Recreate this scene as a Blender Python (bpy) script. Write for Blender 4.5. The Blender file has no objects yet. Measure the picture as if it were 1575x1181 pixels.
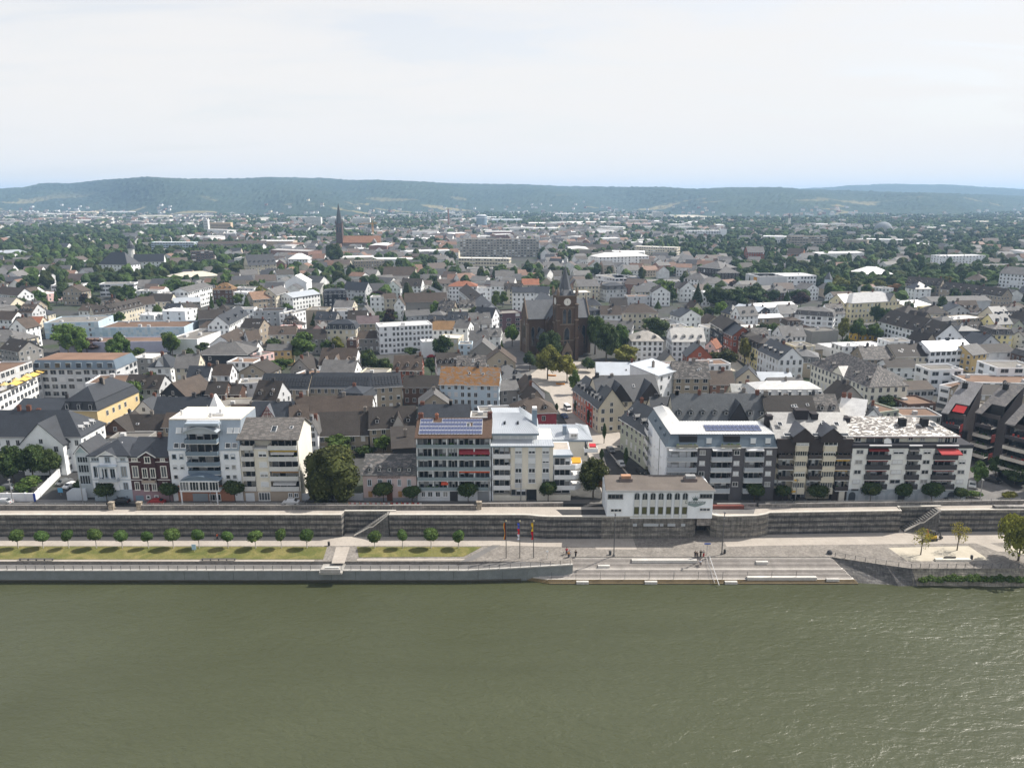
import bpy, math, random
import numpy as np
from math import radians as rad, sin, cos, tan, atan2, pi, sqrt, hypot
random.seed(7); NP = np.random.default_rng(7)
S = bpy.context.scene
COL = S.collection
# ------------------------------------------------------------ camera, sky, sun, exposure
CAMZ = 77.0; FPX = 1160.0; PITCH = rad(13.9)
cam_d = bpy.data.cameras.new('camera'); cam = bpy.data.objects.new('camera', cam_d); COL.objects.link(cam)
cam.location = (0, 0, CAMZ); cam.rotation_euler = (pi/2 - PITCH, 0, 0)
cam_d.sensor_width = 36; cam_d.lens = 36*FPX/1575; cam_d.clip_start = 1; cam_d.clip_end = 40000
S.camera = cam
SUN_EL, SUN_AZ = rad(48), rad(68)        # azimuth from +Y towards +X
SUNV = (sin(SUN_AZ)*cos(SUN_EL), cos(SUN_AZ)*cos(SUN_EL), sin(SUN_EL))
w = bpy.data.worlds.new('World'); S.world = w; w.use_nodes = True
nt = w.node_tree; nt.nodes.clear()
def N(nt, t, **k):
    n = nt.nodes.new(t)
    for a, b in k.items():
        if a.startswith('i_'):
            key = a[2:]; key = int(key) if key.isdigit() else key.replace('_', ' ')
            n.inputs[key].default_value = b
        else: setattr(n, a, b)
    return n
sky = N(nt, 'ShaderNodeTexSky', sky_type='NISHITA', sun_disc=False, sun_elevation=SUN_EL, sun_rotation=SUN_AZ, air_density=1.0, dust_density=2.0, ozone_density=1.0)
tc = N(nt, 'ShaderNodeTexCoord')
sep = N(nt, 'ShaderNodeSeparateXYZ'); nt.links.new(tc.outputs['Generated'], sep.inputs[0])
den = N(nt, 'ShaderNodeMath', operation='ADD', i_1=0.12)
zc = N(nt, 'ShaderNodeMath', operation='MAXIMUM', i_1=0.0); nt.links.new(sep.outputs[2], zc.inputs[0]); nt.links.new(zc.outputs[0], den.inputs[0])
dx = N(nt, 'ShaderNodeMath', operation='DIVIDE'); dy = N(nt, 'ShaderNodeMath', operation='DIVIDE')
nt.links.new(sep.outputs[0], dx.inputs[0]); nt.links.new(den.outputs[0], dx.inputs[1])
nt.links.new(sep.outputs[1], dy.inputs[0]); nt.links.new(den.outputs[0], dy.inputs[1])
cmb = N(nt, 'ShaderNodeCombineXYZ'); nt.links.new(dx.outputs[0], cmb.inputs[0]); nt.links.new(dy.outputs[0], cmb.inputs[1])
mp = N(nt, 'ShaderNodeMapping'); mp.inputs['Scale'].default_value = (0.75, 1.5, 1); mp.inputs['Location'].default_value = (1.3, 0.4, 0); mp.inputs['Rotation'].default_value = (0, 0, 0.25)
nt.links.new(cmb.outputs[0], mp.inputs[0])
cn = N(nt, 'ShaderNodeTexNoise', i_Scale=1.1, i_Detail=8.0, i_Roughness=0.6, i_Distortion=0.5); nt.links.new(mp.outputs[0], cn.inputs[0])
cr = N(nt, 'ShaderNodeMapRange', i_1=0.36, i_2=0.60, i_3=0.6, i_4=1.35); nt.links.new(cn.outputs[0], cr.inputs[0])   # thickness of the thin cloud veil
ma = N(nt, 'ShaderNodeMath', operation='DIVIDE'); nt.links.new(cr.outputs[0], ma.inputs[0]); nt.links.new(den.outputs[0], ma.inputs[1])   # slant path through it
me_ = N(nt, 'ShaderNodeMath', operation='POWER', i_0=0.5); nt.links.new(ma.outputs[0], me_.inputs[1])
mo = N(nt, 'ShaderNodeMath', operation='SUBTRACT', i_0=1.0); nt.links.new(me_.outputs[0], mo.inputs[1])
mx = N(nt, 'ShaderNodeMix', data_type='RGBA'); mx.inputs[7].default_value = (5.08, 4.96, 4.84, 1)
nt.links.new(mo.outputs[0], mx.inputs[0]); nt.links.new(sky.outputs[0], mx.inputs[6])
bg = N(nt, 'ShaderNodeBackground', i_Strength=0.14); nt.links.new(mx.outputs[2], bg.inputs[0])
wo = N(nt, 'ShaderNodeOutputWorld'); nt.links.new(bg.outputs[0], wo.inputs[0])
sl = bpy.data.lights.new('sun', 'SUN'); sl.energy = 5.0; sl.angle = rad(0.53); sl.color = (1.0, 0.94, 0.85)
so = bpy.data.objects.new('sun', sl); COL.objects.link(so)
from mathutils import Vector, Matrix
so.rotation_euler = Vector(SUNV).to_track_quat('Z', 'Y').to_euler()
S.view_settings.view_transform = 'Standard'; S.view_settings.look = 'None'
S.view_settings.exposure = 0.42; S.view_settings.gamma = 1.0; S.view_settings.use_curve_mapping = False
S.render.engine = 'CYCLES'
S.cycles.use_denoising = True
try:
    S.cycles.denoiser = 'OPENIMAGEDENOISE'; S.cycles.denoising_input_passes = 'RGB_ALBEDO_NORMAL'; S.cycles.denoising_prefilter = 'ACCURATE'
except Exception: pass
S.cycles.max_bounces = 6; S.cycles.diffuse_bounces = 3; S.cycles.glossy_bounces = 2; S.cycles.transmission_bounces = 2
S.cycles.transparent_max_bounces = 4; S.cycles.volume_bounces = 1; S.cycles.use_fast_gi = False
S.cycles.caustics_reflective = False; S.cycles.caustics_refractive = False
# ------------------------------------------------------------ surveying: from the photograph to metres
CX, CY = 787.5, 590.5
def ray(px, py):
    a = (px-CX)/FPX; b = -(py-CY)/FPX
    return a, cos(PITCH)+b*sin(PITCH), -sin(PITCH)+b*cos(PITCH)
def at(px, py, Z=0.0):
    x, y, z = ray(px, py); t = (Z-CAMZ)/z
    return Vector((x*t, y*t, Z))
def onY(px, py, Y):
    x, y, z = ray(px, py); t = Y/y
    return x*t, CAMZ+z*t
def topix(X, Y, Z):
    f = Y*cos(PITCH)-(Z-CAMZ)*sin(PITCH); u = Y*sin(PITCH)+(Z-CAMZ)*cos(PITCH)
    return CX+FPX*X/f, CY-FPX*u/f
# ------------------------------------------------------------ materials
MATS = {}
def newmat(name):
    m = bpy.data.materials.new(name); m.use_nodes = True; t = m.node_tree; t.nodes.clear()
    out = N(t, 'ShaderNodeOutputMaterial'); b = N(t, 'ShaderNodeBsdfPrincipled'); t.links.new(b.outputs[0], out.inputs[0])
    MATS[name] = m
    return m, t, b, out
def mixcol(t, fac, a, b, mode='MIX'):
    n = N(t, 'ShaderNodeMix', data_type='RGBA', blend_type=mode)
    for s, v in ((0, fac), (6, a), (7, b)):
        if hasattr(v, 'is_output'): t.links.new(v, n.inputs[s])
        else: n.inputs[s].default_value = v if s == 0 else (tuple(v)+(1,) if len(v) == 3 else v)
    return n.outputs[2]
def noise(t, scale, detail=4, coord='Object', rough=0.6, vec=None, stretch=None, dist=0.0):
    if vec is None:
        c = N(t, 'ShaderNodeTexCoord'); vec = c.outputs[coord]
    if stretch:
        mpn = N(t, 'ShaderNodeMapping'); mpn.inputs['Scale'].default_value = stretch; t.links.new(vec, mpn.inputs[0]); vec = mpn.outputs[0]
    n = N(t, 'ShaderNodeTexNoise', i_Scale=scale, i_Detail=detail, i_Roughness=rough, i_Distortion=dist); t.links.new(vec, n.inputs[0])
    return n.outputs[0]
def rng(t, v, a, b, c, d):
    n = N(t, 'ShaderNodeMapRange', i_1=a, i_2=b, i_3=c, i_4=d); t.links.new(v, n.inputs[0]); return n.outputs[0]
def scaled(t, col, fac):
    n = N(t, 'ShaderNodeVectorMath', operation='SCALE')
    if hasattr(col, 'is_output'): t.links.new(col, n.inputs[0])
    else: n.inputs[0].default_value = col[:3]
    t.links.new(fac, n.inputs[3]); return n.outputs[0]
def bump(t, b, h, strength, dist=0.05):
    n = N(t, 'ShaderNodeBump', i_Strength=strength, i_Distance=dist); t.links.new(h, n.inputs['Height']); t.links.new(n.outputs[0], b.inputs['Normal'])
def objcol(t): return N(t, 'ShaderNodeObjectInfo').outputs['Color']
def tinted(name, rough=0.8, scale=0.5, amt=0.25, spec=0.3, streak=None, metal=0.0, bumpk=0.0, fine=None):
    m, t, b, o = newmat(name)
    n1 = noise(t, scale, 5, 'Object', 0.65, stretch=streak)
    f = rng(t, n1, 0.25, 0.75, 1-amt, 1+amt)
    col = scaled(t, objcol(t), f)
    if fine:
        n2 = noise(t, fine[0], 3, 'Object', 0.6); col = scaled(t, col, rng(t, n2, 0.3, 0.7, 1-fine[1], 1+fine[1]))
        if bumpk: bump(t, b, n2, bumpk)
    t.links.new(col, b.inputs['Base Color'])
    b.inputs['Roughness'].default_value = rough; b.inputs['Specular IOR Level'].default_value = spec; b.inputs['Metallic'].default_value = metal
    return m
PLASTER = tinted('plaster', 0.85, 0.35, 0.10, 0.2, streak=(1, 1, 0.25), fine=(3.0, 0.05))
PAINT = tinted('paint', 0.45, 0.6, 0.08, 0.4)
CONC = tinted('concrete', 0.85, 0.5, 0.18, 0.2, fine=(4.0, 0.10))
CLOTH = tinted('cloth', 0.9, 1.0, 0.08, 0.1)
METAL = tinted('metal_sheet', 0.42, 0.25, 0.12, 0.5, metal=0.25)
def roofmat(name, rough, spec, mott=0.0):
    m, t, b, o = newmat(name)
    c = N(t, 'ShaderNodeTexCoord')
    n1 = noise(t, 0.35, 6, 'Object', 0.7); n2 = noise(t, 2.2, 3, 'Object', 0.6, stretch=(1.0, 3.0, 3.0))
    col = scaled(t, objcol(t), rng(t, n1, 0.25, 0.75, 0.72, 1.3)); col = scaled(t, col, rng(t, n2, 0.3, 0.7, 0.78, 1.22))
    br = N(t, 'ShaderNodeTexBrick', i_Scale=1.0); br.inputs['Mortar Size'].default_value = 0.035; br.inputs['Brick Width'].default_value = 0.5; br.inputs['Row Height'].default_value = 0.35
    br.inputs['Color1'].default_value = (1, 1, 1, 1); br.inputs['Color2'].default_value = (.72, .72, .72, 1); br.inputs['Mortar'].default_value = (.35, .35, .35, 1)
    sp = N(t, 'ShaderNodeSeparateXYZ'); t.links.new(c.outputs['Object'], sp.inputs[0])
    ad = N(t, 'ShaderNodeMath', operation='ADD'); t.links.new(sp.outputs[0], ad.inputs[0]); t.links.new(sp.outputs[1], ad.inputs[1])
    cb = N(t, 'ShaderNodeCombineXYZ'); t.links.new(ad.outputs[0], cb.inputs[0]); zz = N(t, 'ShaderNodeMath', operation='MULTIPLY', i_1=1.4); t.links.new(sp.outputs[2], zz.inputs[0]); t.links.new(zz.outputs[0], cb.inputs[1])
    t.links.new(cb.outputs[0], br.inputs['Vector'])
    col = mixcol(t, 0.55, col, br.outputs[0], 'MULTIPLY')
    bump(t, b, br.outputs[0], 0.25, 0.03)
    r = rough
    if mott:
        n3 = noise(t, 0.9, 4, 'Object', 0.65, stretch=(.8, 2.0, 2.0), dist=0.4)
        n4 = rng(t, n3, 0.52, 0.56, 0.0, 1.0)
        col = mixcol(t, n4, col, (0.68, 0.66, 0.62) if mott > 0.8 else (0.17, 0.155, 0.145))
    t.links.new(col, b.inputs['Base Color']); b.inputs['Roughness'].default_value = r; b.inputs['Specular IOR Level'].default_value = spec
    return m
SLATE = roofmat('slate_roof', 0.46, 0.45); TILE = roofmat('tile_roof', 0.75, 0.3)
MOTT = roofmat('mottled_roof', 0.7, 0.3, 0.5); PATCHY = roofmat('patchy_roof', 0.6, 0.4, 1.0)
GRAVEL = tinted('gravel_roof', 0.95, 0.15, 0.22, 0.1, fine=(5.0, 0.15))
BRICK = tinted('brick_wall', 0.9, 0.5, 0.18, 0.15, fine=(6.0, 0.15))
m, t, b, o = newmat('window_glass'); GLASS = m
n1 = noise(t, 0.7, 2, 'Object'); t.links.new(mixcol(t, rng(t, n1, .35, .65, 0, 1), (.012, .016, .02), (.05, .06, .07)), b.inputs['Base Color'])
b.inputs['Roughness'].default_value = 0.06; b.inputs['Specular IOR Level'].default_value = 0.5
m, t, b, o = newmat('white_frame'); FRAME = m; b.inputs['Base Color'].default_value = (.6, .6, .6, 1); b.inputs['Roughness'].default_value = 0.5
m, t, b, o = newmat('solar_cell'); SOLAR = m
c = N(t, 'ShaderNodeTexCoord'); br = N(t, 'ShaderNodeTexBrick', i_Scale=1.0, offset=0.0); br.inputs['Brick Width'].default_value = .16; br.inputs['Row Height'].default_value = .16; br.inputs['Mortar Size'].default_value = .006
br.inputs['Color1'].default_value = (.05, .065, .13, 1); br.inputs['Color2'].default_value = (.065, .08, .155, 1); br.inputs['Mortar'].default_value = (.2, .21, .27, 1); t.links.new(c.outputs['Object'], br.inputs['Vector'])
t.links.new(br.outputs[0], b.inputs['Base Color']); b.inputs['Roughness'].default_value = .22; b.inputs['Specular IOR Level'].default_value = .5
# foliage
def foliage(name, trans=0.25):
    m, t, b, o = newmat(name)
    g = N(t, 'ShaderNodeNewGeometry'); n1 = noise(t, 3.0, 3, 'Object')
    col = scaled(t, objcol(t), rng(t, g.outputs['Random Per Island'], 0, 1, .4, 1.9)); col = scaled(t, col, rng(t, n1, .3, .7, .75, 1.25))
    col = mixcol(t, rng(t, g.outputs['Random Per Island'], .86, 1, 0, .35), col, (.16, .13, .03))
    t.links.new(col, b.inputs['Base Color']); b.inputs['Roughness'].default_value = .75; b.inputs['Specular IOR Level'].default_value = .12
    tr = N(t, 'ShaderNodeBsdfTranslucent'); t.links.new(scaled(t, col, rng(t, n1, 0, 1, 1.4, 1.4)), tr.inputs[0])
    ms = N(t, 'ShaderNodeMixShader', i_0=trans*.7); t.links.new(b.outputs[0], ms.inputs[1]); t.links.new(tr.outputs[0], ms.inputs[2]); t.links.new(ms.outputs[0], o.inputs[0])
    return m
LEAF = foliage('leaves')
BARK = tinted('bark', .95, 2.0, .3, .1)
# stuff with its own colours per face
m, t, b, o = newmat('far_paint'); FARM = m
a = N(t, 'ShaderNodeAttribute', attribute_name='col'); n1 = noise(t, .4, 4, 'Object')
t.links.new(scaled(t, a.outputs['Color'], rng(t, n1, .3, .7, .8, 1.2)), b.inputs['Base Color']); b.inputs['Roughness'].default_value = .75
m, t, b, o = newmat('far_leaves'); FARL = m
a = N(t, 'ShaderNodeAttribute', attribute_name='col'); n1 = noise(t, .45, 3, 'Object')
t.links.new(scaled(t, a.outputs['Color'], rng(t, n1, .3, .7, .55, 1.45)), b.inputs['Base Color']); b.inputs['Roughness'].default_value = .9; b.inputs['Specular IOR Level'].default_value = .1
bump(t, b, n1, 1.0, 1.5)
# ------------------------------------------------------------ mesh builder
class MB:
    def __init__(s): s.v = []; s.f = []; s.m = []
    def poly(s, pts, m=0):
        k = len(s.v); s.v += [tuple(p) for p in pts]; s.f.append(tuple(range(k, k+len(pts)))); s.m.append(m)
    def box(s, x0, y0, z0, x1, y1, z1, m=0, skip=''):
        k = len(s.v)
        s.v += [(x0, y0, z0), (x1, y0, z0), (x1, y1, z0), (x0, y1, z0), (x0, y0, z1), (x1, y0, z1), (x1, y1, z1), (x0, y1, z1)]
        F = {'b': (3, 2, 1, 0), 't': (4, 5, 6, 7), 'f': (0, 1, 5, 4), 'r': (1, 2, 6, 5), 'k': (2, 3, 7, 6), 'l': (3, 0, 4, 7)}
        for n, f in F.items():
            if n not in skip: s.f.append(tuple(k+i for i in f)); s.m.append(m)
        return s
    def prism(s, pts, z0, z1, m=0, bottom=False, top=True):
        n = len(pts); k = len(s.v)
        s.v += [(p[0], p[1], z0) for p in pts]+[(p[0], p[1], z1) for p in pts]
        for i in range(n):
            j = (i+1) % n; s.f.append((k+i, k+j, k+n+j, k+n+i)); s.m.append(m)
        if top: s.f.append(tuple(range(k+n, k+2*n))); s.m.append(m)
        if bottom: s.f.append(tuple(range(k+n-1, k-1, -1))); s.m.append(m)
        return s
    def cyl(s, x, y, z0, z1, r, n=8, m=0, r2=None):
        r2 = r if r2 is None else r2; k = len(s.v)
        for zz, rr in ((z0, r), (z1, r2)):
            s.v += [(x+rr*cos(2*pi*i/n), y+rr*sin(2*pi*i/n), zz) for i in range(n)]
        for i in range(n):
            j = (i+1) % n; s.f.append((k+i, k+j, k+n+j, k+n+i)); s.m.append(m)
        s.f.append(tuple(range(k+n, k+2*n))); s.m.append(m); return s
    def bar(s, p, q, r, n=4, m=0):
        p = Vector(p); q = Vector(q); d = (q-p).normalized(); a = d.cross(Vector((0, 0, 1)))
        if a.length < 1e-3: a = Vector((1, 0, 0))
        a.normalize(); b = d.cross(a); k = len(s.v)
        for c in (p, q): s.v += [tuple(c+(a*cos(2*pi*(i+.5)/n)+b*sin(2*pi*(i+.5)/n))*r) for i in range(n)]
        for i in range(n):
            j = (i+1) % n; s.f.append((k+j, k+i, k+n+i, k+n+j)); s.m.append(m)
        s.f.append(tuple(range(k, k+n))); s.m.append(m); s.f.append(tuple(range(k+2*n-1, k+n-1, -1))); s.m.append(m); return s
    def mesh(s, name, mats):
        me = bpy.data.meshes.new(name); me.from_pydata(s.v, [], s.f)
        for mm in mats: me.materials.append(mm)
        if len(mats) > 1: me.polygons.foreach_set('material_index', s.m)
        return me
def link(name, me, parent=None, col=(.5, .5, .5), loc=None, rz=0.0, rx=0.0):
    o = bpy.data.objects.new(name, me); COL.objects.link(o)
    if parent: o.parent = parent
    if loc: o.location = loc
    if rz or rx: o.rotation_euler = (rx, 0, rz)
    o.color = (col[0], col[1], col[2], 1); return o
def part(name, mb, mats, parent, col=(.5, .5, .5), loc=None, rz=0.0, rx=0.0):
    if not isinstance(mats, (list, tuple)): mats = [mats]
    return link(name, mb.mesh(name, mats), parent, col, loc, rz, rx)
def thing(name, label, cat, loc=(0, 0, 0), rz=0.0, group=None):
    o = bpy.data.objects.new(name, None); COL.objects.link(o); o.empty_display_size = 1
    o.location = loc; o.rotation_euler = (0, 0, rz); o['label'] = label; o['category'] = cat
    if group: o['group'] = group
    return o
def tag(o, label, cat, group=None):
    o['label'] = label; o['category'] = cat
    if group: o['group'] = group
    return o
def setting(name, mb, mat, col=(.5, .5, .5), kind='structure'):
    o = part(name, mb, mat, None, col); o['kind'] = kind; return o
CACHE = {}
def cached(key, fn):
    if key not in CACHE: CACHE[key] = fn()
    return CACHE[key]
def dup(root):
    r = root.copy(); COL.objects.link(r)
    for ch in list(root.children):
        c = ch.copy(); COL.objects.link(c); c.parent = r
        for g in list(ch.children):
            d = g.copy(); COL.objects.link(d); d.parent = c
    return r
# footprints already taken (centre, half sizes, angle) for the infill
OCC = []
def occupy(cx, cy, r): OCC.append((cx, cy, r))
def free(cx, cy, r):
    for x, y, q in OCC:
        if abs(x-cx) < r+q and abs(y-cy) < r+q and hypot(x-cx, y-cy) < (r+q)*.86: return False
    return True
# ------------------------------------------------------------ houses of the town
WALLS = {'W': ((.78, .795, .815), 'white'), 'C': ((.58, .53, .42), 'cream'), 'T': ((.33, .285, .225), 'tan'), 'Y': ((.56, .41, .19), 'ochre yellow'), 'P': ((.6, .42, .4), 'pink'),
         'R': ((.25, .085, .055), 'red brick'), 'B': ((.11, .07, .055), 'brown brick'), 'D': ((.035, .038, .044), 'dark slate hung'), 'L': ((.5, .6, .68), 'pale blue'), 'V': ((.46, .46, .56), 'lavender'),
         'G': ((.27, .26, .245), 'grey'), 'E': ((.42, .44, .36), 'grey green'), 'S': ((.5, .2, .15), 'salmon'), 'A': ((.52, .53, .54), 'pale grey'), 'M': ((.12, .075, .085), 'plum'), 'Q': ((.66, .58, .3), 'pale yellow')}
ROOFS = {'s': (SLATE, (.026, .030, .037), 'dark slate'), 'd': (TILE, (.040, .034, .030), 'dark brown'), 'b': (TILE, (.072, .055, .044), 'brown'), 'g': (TILE, (.125, .122, .12), 'grey'),
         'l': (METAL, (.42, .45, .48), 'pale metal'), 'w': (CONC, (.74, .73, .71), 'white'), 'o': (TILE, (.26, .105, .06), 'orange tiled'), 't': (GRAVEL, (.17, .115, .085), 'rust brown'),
         'm': (MOTT, (.065, .062, .06), 'mottled grey'), 'p': (PATCHY, (.12, .105, .095), 'patchy white and brown'), 'n': (TILE, (.19, .115, .055), 'ochre brown'), 'v': (GRAVEL, (.19, .18, .165), 'grey gravel')}
def slope_y(h, rh, D, s): return s*D/2, h+s*rh
def roof_mesh(kind, W, D, h, rh, ov=.45, t=.22):
    mb = MB()
    if kind in ('gx', 'gy'):
        if kind == 'gy': W, D = D, W
        k = rh/(D/2); sec = [(-ov, h-ov*k), (D/2, h+rh), (D+ov, h-ov*k)]; x0, x1 = -ov*.6, W+ov*.6
        def P(x, y, z): return (x, y, z) if kind == 'gx' else (y, W-x, z)
        for a, b in ((0, 1), (1, 2)):
            (ya, za), (yb, zb) = sec[a], sec[b]
            mb.poly([P(x0, ya, za+t), P(x1, ya, za+t), P(x1, yb, zb+t), P(x0, yb, zb+t)]); mb.poly([P(x0, yb, zb), P(x1, yb, zb), P(x1, ya, za), P(x0, ya, za)])
            mb.poly([P(x0, ya, za), P(x0, ya, za+t), P(x0, yb, zb+t), P(x0, yb, zb)]); mb.poly([P(x1, yb, zb), P(x1, yb, zb+t), P(x1, ya, za+t), P(x1, ya, za)])
        mb.poly([P(x0, -ov, sec[0][1]), P(x1, -ov, sec[0][1]), P(x1, -ov, sec[0][1]+t), P(x0, -ov, sec[0][1]+t)])
        mb.poly([P(x1, D+ov, sec[0][1]), P(x0, D+ov, sec[0][1]), P(x0, D+ov, sec[0][1]+t), P(x1, D+ov, sec[0][1]+t)])
    elif kind in ('hx', 'py'):
        hip(mb, -ov, -ov, W+ov, D+ov, h, h+t, h+rh)
    elif kind == 'mx':
        q = min(2.6, rh*.6); i = .9
        mb.poly([(-.3, -.3, h), (-.3, D+.3, h), (W+.3, D+.3, h), (W+.3, -.3, h)])
        A = [(-.3, -.3, h), (W+.3, -.3, h), (W+.3, D+.3, h), (-.3, D+.3, h)]; B = [(i, i, h+q), (W-i, i, h+q), (W-i, D-i, h+q), (i, D-i, h+q)]
        for a in range(4):
            c = (a+1) % 4; mb.poly([A[a], A[c], B[c], B[a]])
        hip(mb, i-.15, i-.15, W-i+.15, D-i+.15, h+q, h+q+.15, h+rh)
    elif kind == 'md':
        A = [(-.3, -.3, h), (W+.3, -.3, h), (W+.3, D+.3, h), (-.3, D+.3, h)]; i = 1.1; B = [(i, i, h+rh), (W-i, i, h+rh), (W-i, D-i, h+rh), (i, D-i, h+rh)]
        for a in range(4): c = (a+1) % 4; mb.poly([A[a], A[c], B[c], B[a]])
        mb.poly(B); mb.poly(A[::-1])
    elif kind == 'fl':
        mb.box(.25, .25, h-.8, W-.25, D-.25, h-.35)
    elif kind == 'sh':
        a, b = h-ov*rh/D, h+rh+ov*rh/D
        P = [(-ov, -ov, a), (W+ov, -ov, a), (W+ov, D+ov, b), (-ov, D+ov, b)]; Q = [(x, y, z+t) for x, y, z in P]
        mb.poly(Q); mb.poly(P[::-1])
        for i in range(4):
            j = (i+1) % 4; mb.poly([P[i], P[j], Q[j], Q[i]])
    return mb
def hip(mb, x0, y0, x1, y1, z0, z1, z2, m=0):
    W, D = x1-x0, y1-y0; r = min(W, D)/2
    if W >= D: a, b = (x0+r, (y0+y1)/2, z2), (x1-r, (y0+y1)/2, z2)
    else: a, b = ((x0+x1)/2, y0+r, z2), ((x0+x1)/2, y1-r, z2)
    mb.poly([(x0, y1, z0), (x1, y1, z0), (x1, y0, z0), (x0, y0, z0)], m)
    c0 = [(x0, y0), (x1, y0), (x1, y1), (x0, y1)]
    for i in range(4):
        j = (i+1) % 4; mb.poly([c0[i]+(z0,), c0[j]+(z0,), c0[j]+(z1,), c0[i]+(z1,)], m)
    p = [c+(z1,) for c in c0]
    if abs(W-D) < .05:
        for i in range(4): mb.poly([p[i], p[(i+1) % 4], a], m)
    elif W > D:
        mb.poly([p[0], p[1], b, a], m); mb.poly([p[2], p[3], a, b], m); mb.poly([p[1], p[2], b], m); mb.poly([p[3], p[0], a], m)
    else:
        mb.poly([p[1], p[2], b, a], m); mb.poly([p[3], p[0], a, b], m); mb.poly([p[0], p[1], a], m); mb.poly([p[2], p[3], b], m)
def wall_mesh(kind, W, D, h, rh):
    mb = MB()
    if kind == 'gx':
        mb.poly([(0, 0, 0), (W, 0, 0), (W, 0, h), (0, 0, h)]); mb.poly([(W, D, 0), (0, D, 0), (0, D, h), (W, D, h)])
        mb.poly([(W, 0, 0), (W, D, 0), (W, D, h), (W, D/2, h+rh), (W, 0, h)]); mb.poly([(0, D, 0), (0, 0, 0), (0, 0, h), (0, D/2, h+rh), (0, D, h)])
    elif kind == 'gy':
        mb.poly([(0, 0, 0), (W, 0, 0), (W, 0, h), (W/2, 0, h+rh), (0, 0, h)]); mb.poly([(W, D, 0), (0, D, 0), (0, D, h), (W/2, D, h+rh), (W, D, h)])
        mb.poly([(W, 0, 0), (W, D, 0), (W, D, h), (W, 0, h)]); mb.poly([(0, D, 0), (0, 0, 0), (0, 0, h), (0, D, h)])
    elif kind == 'sh':
        mb.poly([(0, 0, 0), (W, 0, 0), (W, 0, h), (0, 0, h)]); mb.poly([(W, D, 0), (0, D, 0), (0, D, h+rh), (W, D, h+rh)])
        mb.poly([(W, 0, 0), (W, D, 0), (W, D, h+rh), (W, 0, h)]); mb.poly([(0, D, 0), (0, 0, 0), (0, 0, h), (0, D, h+rh)])
    else:
        mb.prism([(0, 0), (W, 0), (W, D), (0, D)], 0, h, top=False)
    return mb
def fp(face, u, z, off, W, D):
    return {'f': (u, -off, z), 'r': (W+off, u, z), 'l': (-off, D-u, z), 'k': (W-u, D+off, z)}[face]
def add_win(mb, face, u, z, w, h, W, D, fr=.12, shut=False):
    def q(a, b, c, d, o, m): mb.poly([fp(face, a, c, o, W, D), fp(face, b, c, o, W, D), fp(face, b, d, o, W, D), fp(face, a, d, o, W, D)], m)
    a, b, c, d = u-w/2-fr, u+w/2+fr, z-fr, z+h+fr; o = .07
    q(a, b, c, d, o, 0)
    P = lambda u_, z_, o_: fp(face, u_, z_, o_, W, D)
    mb.poly([P(a, d, 0), P(a, d, o), P(b, d, o), P(b, d, 0)][::-1], 0); mb.poly([P(a, c, 0), P(a, c, o), P(b, c, o), P(b, c, 0)], 0)
    q(u-w/2, u+w/2, z, z+h, .08, 1)
    if shut:
        q(u-w/2, u+w/2, z+h*(1-shut), z+h, .09, 0)
    elif w > .8: q(u-.04, u+.04, z, z+h, .09, 0)
def win_grid(mb, face, L, W, D, h, fl, dens, ww, wh, rngx, z0=.9, blinds=.25):
    n = max(1, int(L/dens)); fh = h/fl
    for k in range(fl):
        for i in range(n):
            if rngx.random() < .06: continue
            u = L*(i+.5)/n; sh = rngx.choice((.3, .55, 1.0)) if rngx.random() < blinds else False
            add_win(mb, face, u, k*fh+z0*fh/3, ww, min(wh, fh*.58), W, D, shut=sh)
def slope_quad_box(mb, W, D, h, rh, xa, xb, sa, sb, off, th, m=0):
    y0, z0 = slope_y(h, rh, D, sa); y1, z1 = slope_y(h, rh, D, sb); k = hypot(D/2, rh); n = Vector((0, -rh/k, (D/2)/k))
    P = [Vector((xa, y0, z0))+n*off, Vector((xb, y0, z0))+n*off, Vector((xb, y1, z1))+n*off, Vector((xa, y1, z1))+n*off]; Q = [p+n*th for p in P]
    mb.poly(Q, m)
    for i in range(4):
        j = (i+1) % 4; mb.poly([P[i], P[j], Q[j], Q[i]], m)
def dormer(parent, x, W, D, h, rh, w, hh, s, roofm, rcol, kind='g', cheek=None):
    y0, z0 = slope_y(h, rh, D, s); k = rh/(D/2); yb = y0+hh/k; mb = MB(); mb2 = MB()
    yb2 = min(yb, D*.5)
    mb.box(x-w/2, y0, z0-.1, x+w/2, yb2, z0+hh, 0, 'bt')
    add_ = (x, z0+.25)
    mb.poly([(x-w*.36, y0-.05, z0+.2), (x+w*.36, y0-.05, z0+.2), (x+w*.36, y0-.05, z0+hh*.92), (x-w*.36, y0-.05, z0+hh*.92)], 1)
    mb.poly([(x-w*.25, y0-.08, z0+.32), (x+w*.25, y0-.08, z0+.32), (x+w*.25, y0-.08, z0+hh*.85), (x-w*.25, y0-.08, z0+hh*.85)], 2)
    if kind == 'g':
        g = w*.42
        yr = min(yb2+g/k, D*.5)
        for sx in (-1, 1):
            mb.poly([(x+sx*(w/2+.12), y0-.2, z0+hh), (x, y0-.2, z0+hh+g), (x, yr, z0+hh+g), (x+sx*(w/2+.12), yb2, z0+hh)], 3)
        mb.poly([(x-w/2, y0, z0+hh), (x+w/2, y0, z0+hh), (x, y0, z0+hh+g)], 0)
    else:
        mb.poly([(x-w/2-.12, y0-.25, z0+hh), (x+w/2+.12, y0-.25, z0+hh), (x+w/2+.12, yb2+.2, z0+hh+.25), (x-w/2-.12, yb2+.2, z0+hh+.25)], 3)
    return part('dormer', mb, [roofm if cheek is None else cheek, FRAME, GLASS, roofm], parent, rcol)
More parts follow.
